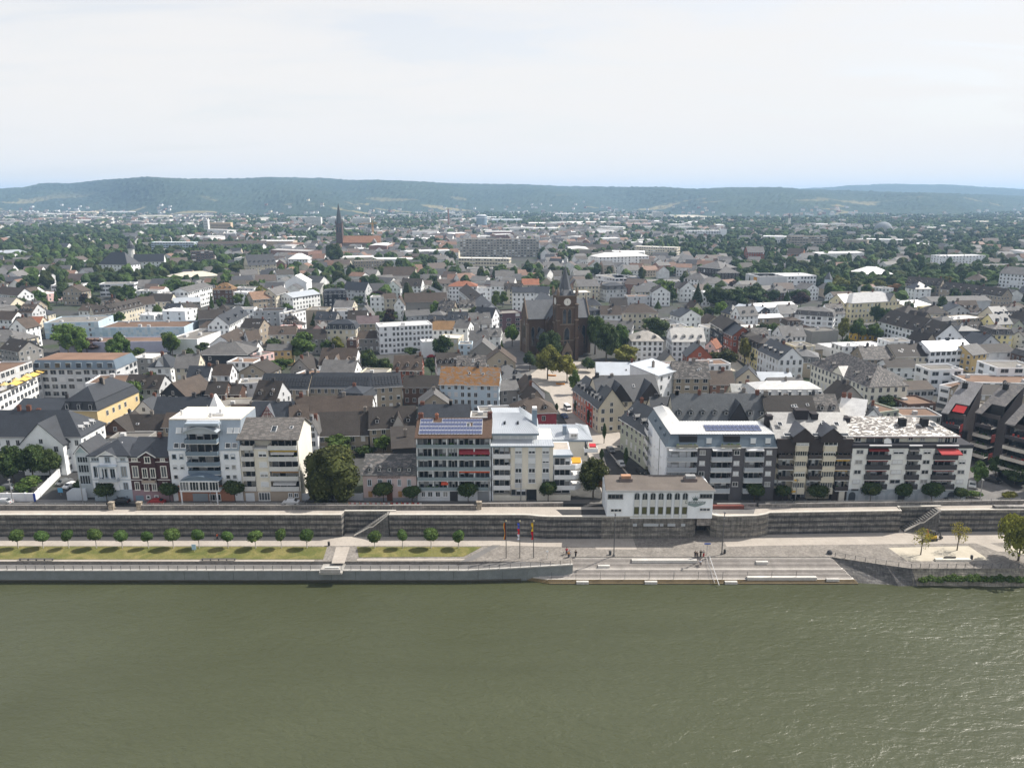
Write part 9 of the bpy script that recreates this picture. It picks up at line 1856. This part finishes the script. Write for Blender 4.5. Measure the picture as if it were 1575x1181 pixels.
# ------------------------------------------------------------ labels for what was set out in loops
def rel(x, y):
    px, py = topix(x, y, 0); best = None
    for (a, b, n) in MARKS:
        d = hypot(px-a, (py-b)*2.2)
        if best is None or d < best[0]: best = (d, a, b, n)
    d, a, b, n = best; dx_, dy_ = px-a, (py-b)*2.2
    r_ = ('right of' if dx_ > 0 else 'left of') if abs(dx_) > abs(dy_) else ('behind' if dy_ < 0 else 'before')
    return f'{r_} the {n}', px
MARKS = [(871, 540, 'stone church'), (523, 385, 'needle spire church'), (768, 385, 'grey hospital slab'), (624, 530, 'white office block'), (480, 600, 'solar roofed row'), (175, 410, 'castle like school'), (140, 437, 'long white school'), (190, 515, 'blue tiled store'), (345, 560, 'slate hung house'), (120, 660, 'ochre yellow townhouse'), (110, 590, 'blue mansard wing'), (720, 600, 'orange roofed block'), (555, 760, 'chestnut'), (1020, 545, 'white mansions'), (980, 600, 'metal roofed white houses'), (1115, 555, 'tree square'), (1300, 600, 'cream palace'), (1345, 480, 'yellow school'), (1395, 525, 'angled apartment row'), (1100, 430, 'black mansion'), (1212, 440, 'long white office school'), (985, 440, 'blue bannered office'), (960, 400, 'white palace'), (1246, 380, 'tan office block'), (1480, 590, 'modern school'), (1350, 425, 'glaring white hall roof'), (1470, 455, 'brown terrace rows'), (655, 475, 'grey blank hall'), (715, 455, 'orange hipped corner house'), (420, 500, 'scaffolded house'), (524, 515, 'cream slate mansard'), (455, 440, 'white blank gable'), (320, 445, 'five storey apartments'), (300, 500, 'dark grey gabled house'), (30, 500, 'left edge houses'), (250, 375, 'banded office'), (610, 430, 'barn roofed house'), (1250, 500, 'concrete block'), (1190, 490, 'metal roofed halls'), (250, 640, 'pyramid roofed tower'), (1540, 430, 'right edge apartments'), (1480, 400, 'triangular gable')]
RT = {'gx': 'pitched', 'gy': 'gabled', 'hx': 'hipped', 'mx': 'mansard', 'fl': 'flat', 'sh': 'shed', 'py': 'pyramid'}
def finish(items, group):
    G = {}
    for o, desc, where, px in items: G.setdefault((desc, where), []).append((px, o))
    SFX = ['leftmost', 'second', 'third', 'fourth', 'fifth', 'sixth', 'seventh', 'eighth', 'ninth', 'tenth', 'eleventh', 'twelfth']
    for (desc, where), l in G.items():
        l.sort(key=lambda q: q[0])
        for i, (px, o) in enumerate(l):
            n = len(l)
            if n == 1: lab = f'{desc} {where}'
            else: lab = f'{desc} {where}, ' + ('leftmost of %d' % n if i == 0 else 'rightmost of %d' % n if i == n-1 else '%s from left' % (SFX[i] if i < 12 else 'far'))
            o['label'] = lab; o['group'] = group
items = []
for r, x, y, wl, rc, roof, h in AUTO:
    w_, px = rel(x, y); items.append((r, f"{WALLS[wl][1].replace(' hung', '')} house, {ROOFS[rc][2]} {RT[roof]} roof,", w_, px))
finish(items, 'ordinary houses of the old town')
items = []
for o, x, y, ti, kd, h in AUTOT:
    w_, px = rel(x, y); sz = 'small' if h < 10.5 else ('tall' if h > 13 else 'medium'); items.append((o, f"{sz} {TINT[ti][1]} {'conifer' if kd.startswith('con') else 'tree'}", w_, px))
finish(items, 'town trees between the houses')
for o in S.objects:
    if o.get('category') and not o.get('group'):
        c = o['category']
        if c in ('house',): o['group'] = 'houses of the old town'
        elif c == 'tree': o['group'] = 'garden and street trees'
